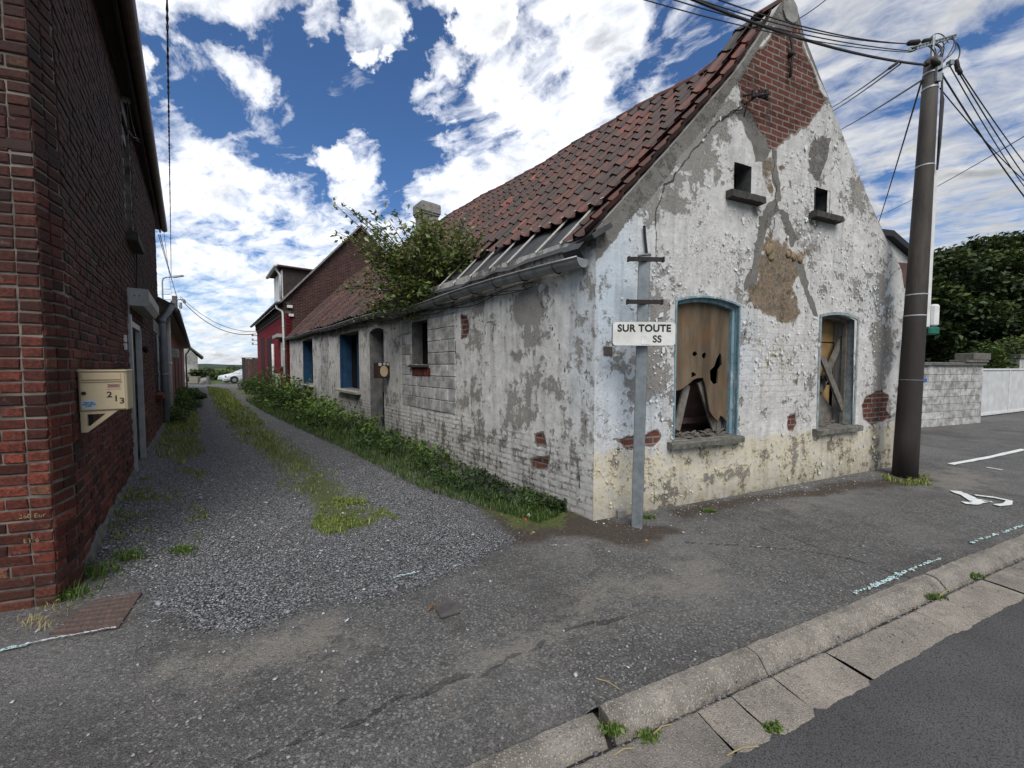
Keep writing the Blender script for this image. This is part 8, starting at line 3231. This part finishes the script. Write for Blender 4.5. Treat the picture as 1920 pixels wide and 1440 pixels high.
# broken slate
mb = MB()
c4 = [ground_at(x, y, 0.02) for x, y in ((818, 1140), (826, 1157), (862, 1146), (858, 1134), (842, 1127), (818, 1130))]
n = len(c4)
mb.add([(p.x, p.y, 0.008 + .02 * (i in (3, 4))) for i, p in enumerate(c4)] + [(p.x, p.y, 0.018 + .02 * (i in (3, 4))) for i, p in enumerate(c4)],
       [tuple(range(n)), tuple(range(n, 2 * n))] + [(i, (i + 1) % n, (i + 1) % n + n, i + n) for i in range(n)])
ob('slate_fragment', mb, simple('grey_slate', (0.085, 0.08, 0.078), (0.05, 0.047, 0.045), 12, 0.6), None, label='broken grey slate lying on the pavement with dead leaves', category='slate')
mb = MB()
for i in range(10):
    p = ground_at(random.uniform(802, 845), random.uniform(1128, 1150), 0.0)
    a = random.uniform(0, 6.28)
    L_ = random.uniform(.02, .05)
    d_ = Vector((math.cos(a), math.sin(a), 0)) * L_
    w_ = Vector((-math.sin(a), math.cos(a), 0)) * L_ * .3
    p.z = 0.012
    mb.add([p - d_, p + w_ + Vector((0, 0, .012)), p + d_, p - w_ + Vector((0, 0, .006))], [(0, 1, 2), (0, 2, 3)])
ob('dead_leaves', mb, simple('brown_dead_leaf', (0.20, 0.12, 0.06), (0.10, 0.06, 0.035), 30, 0.8), None, label='curled brown leaves beside the broken slate', category='leaves', kind='stuff')
# small block at the post
mb = MB()
p = ground_at(1167, 972)
FB = Frame((p.x, p.y), (1, .3), (0, -1))
mb.fbox(FB, -0.05, 0.05, 0, 0.085, -0.09, 0.0, bev=0.006)
ob('loose_block', mb, M_concrete, None, label='small concrete block at the cottage corner beside the sign post', category='block')
# straws and twigs
GS = 'dry straws lying along the kerb'
for k, (x0, y0, x1, y1, z, lab) in enumerate([(1363, 1416, 1422, 1399, ZR + .02, 'straw on the road edge slab at the bottom'), (1118, 1272, 1163, 1293, .01, 'straw on the gravel above the kerb end'), (1148, 1418, 1190, 1402, ZR + .01, 'straw in the gutter below the broken kerb'),
                                             (1225, 1376, 1258, 1358, ZR + .02, 'thin straw in the gutter by the tuft'), (1760, 1120, 1785, 1104, ZR + .02, 'straw in the far gutter'), (630, 1320, 652, 1312, .012, 'brown twig on the open pavement')]):
    a, b = ground_at(x0, y0, z), ground_at(x1, y1, z)
    mb = MB()
    m_ = (a + b) / 2 + Vector((0, 0.006, 0.008))
    mb.tube([a, m_, b], 0.0028, 5)
    ob('straw' if k < 5 else 'twig', mb, M_straw if k < 5 else M_bark, None, label=lab, category='straw' if k < 5 else 'twig', **({'group': GS} if k < 5 else {}))
parts = []
for (x, y, s_) in [(75, 1180, .05), (105, 1145, .06), (60, 1165, .04), (68, 1170, .03)]:
    gp = ground_at(x, y)
    P_ = np.array([gp.x, gp.y, 0.006]) + rg.normal(0, 1, (60, 3)) * np.array([s_, s_ * .4, 0])
    parts.append(blades(P_[:30], 0.045, rg, 2.2, 0.0014, tint=.5))
V, F, T = joinVF(parts)
np_obj('dry_grass', V, F, M_straw, kind='stuff', label='dry yellow grass wisps around the access cover', category='grass', tint=T)
# litter
for (x, y, s_, mt, lab) in [(993, 968, .03, M_patch, 'crumpled white paper scrap under the weeds'), (985, 975, .022, simple('red_wrapper', (0.35, 0.02, 0.02), None, 5, 0.5), 'small red wrapper by the cottage corner'), (1000, 999, .015, M_straw, 'tan scrap on the ground before the weeds'), (1212, 1014, .012, simple('orange_scrap', (0.5, 0.22, 0.03), None, 5, .6), 'tiny orange scrap below the sign post')]:
    gp = ground_at(x, y)
    mb = MB()
    lump(mb, (gp.x, gp.y, s_ * .4), s_, x, 5, 7, flat=.5, nrm=Vector((0, 0, 1)))
    ob('litter', mb, mt, None, label=lab, category='litter')


# paint marks: clusters of small irregular flecks
def flecks(name, line, n, spread, size, z, mat, label_, dens=None, stretch=2.0):
    mb = MB()
    P_ = [ground_at(x, y, z) for x, y in line]
    for i in range(n):
        u = random.random() * (len(P_) - 1)
        k = int(u)
        c_ = P_[k].lerp(P_[k + 1], u - k)
        d_ = (P_[k + 1] - P_[k]).normalized()
        nn = Vector((-d_.y, d_.x, 0))
        c_ = c_ + nn * random.gauss(0, spread) + d_ * random.gauss(0, spread)
        r = size * random.uniform(.3, 1.2)
        m_ = random.randint(6, 9)
        vs = []
        for j in range(m_):
            a = 2 * math.pi * j / m_
            rr = r * random.uniform(.5, 1.2)
            q = c_ + d_ * (math.cos(a) * rr * stretch) + nn * (math.sin(a) * rr)
            vs.append((q.x, q.y, z + 0.0006 * (i % 6)))
        mb.add(vs, [tuple(range(m_))])
    return ob(name, mb, mat, None, kind='structure')


ZM = 0.014
flecks('paint_marks', [(1600, 1112), (1640, 1098), (1680, 1080), (1720, 1062), (1765, 1046)], 150, 0.006, 0.006, ZM, M_cyanpaint, '')
flecks('paint_marks', [(1640, 1098), (1700, 1070)], 60, 0.006, 0.010, ZM, M_cyanpaint, '')
flecks('paint_marks', [(1820, 1018), (1870, 1000), (1920, 985)], 70, 0.008, 0.010, ZM, M_cyanpaint, '')
flecks('paint_marks', [(735, 1083), (755, 1078), (782, 1073)], 30, 0.006, 0.007, ZM, M_cyanpaint, '')
flecks('paint_marks', [(836, 1065), (865, 1058)], 12, 0.005, 0.005, ZM, M_cyanpaint, '')
flecks('paint_marks', [(1035, 1022), (1070, 1022)], 12, 0.005, 0.005, ZM, M_cyanpaint, '')
flecks('paint_marks', [(0, 1219), (25, 1214), (52, 1208)], 90, 0.005, 0.006, ZM, M_cyanpaint, '')
flecks('paint_marks', [(60, 1205), (100, 1196), (150, 1188), (190, 1180), (215, 1176)], 150, 0.0025, 0.004, ZM + .004, M_roadpaint, '', stretch=4)
flecks('paint_marks', [(285, 1166), (300, 1162)], 8, 0.004, 0.005, ZM, M_cyanpaint, '')


def stroke(mb, line, w, z):
    P_ = [ground_at(x, y, z) for x, y in line]
    m_ = []
    for a, b in zip(P_, P_[1:]):
        for k in range(6):
            m_.append(a.lerp(b, k / 6))
    m_.append(P_[-1])
    vs = []
    for i, p in enumerate(m_):
        d_ = (m_[min(i + 1, len(m_) - 1)] - m_[max(i - 1, 0)]).normalized()
        nn = Vector((-d_.y, d_.x, 0))
        vs += [p + nn * (w / 2 * random.uniform(.8, 1.15)), p - nn * (w / 2 * random.uniform(.8, 1.15))]
    mb.add(vs, [(2 * i, 2 * i + 2, 2 * i + 3, 2 * i + 1) for i in range(len(m_) - 1)])


mb = MB()
stroke(mb, [(1782, 870), (1850, 858), (1920, 842)], 0.085, ZM)
ob('paint_line', mb, M_roadpaint, None, kind='structure')
mb = MB()
stroke(mb, [(1790, 920), (1812, 929), (1832, 940)], 0.11, ZM)
stroke(mb, [(1806, 942), (1824, 944), (1846, 938), (1855, 941)], 0.09, ZM + .0006)
stroke(mb, [(1828, 928), (1862, 932), (1892, 938), (1890, 945), (1868, 947)], 0.06, ZM + .0012)
ob('painted_symbol', mb, M_roadpaint, None, kind='structure')
mb = MB()
stroke(mb, [(1850, 876), (1880, 881)], 0.05, ZM)
ob('paint_line', mb, M_patch, None, kind='structure')
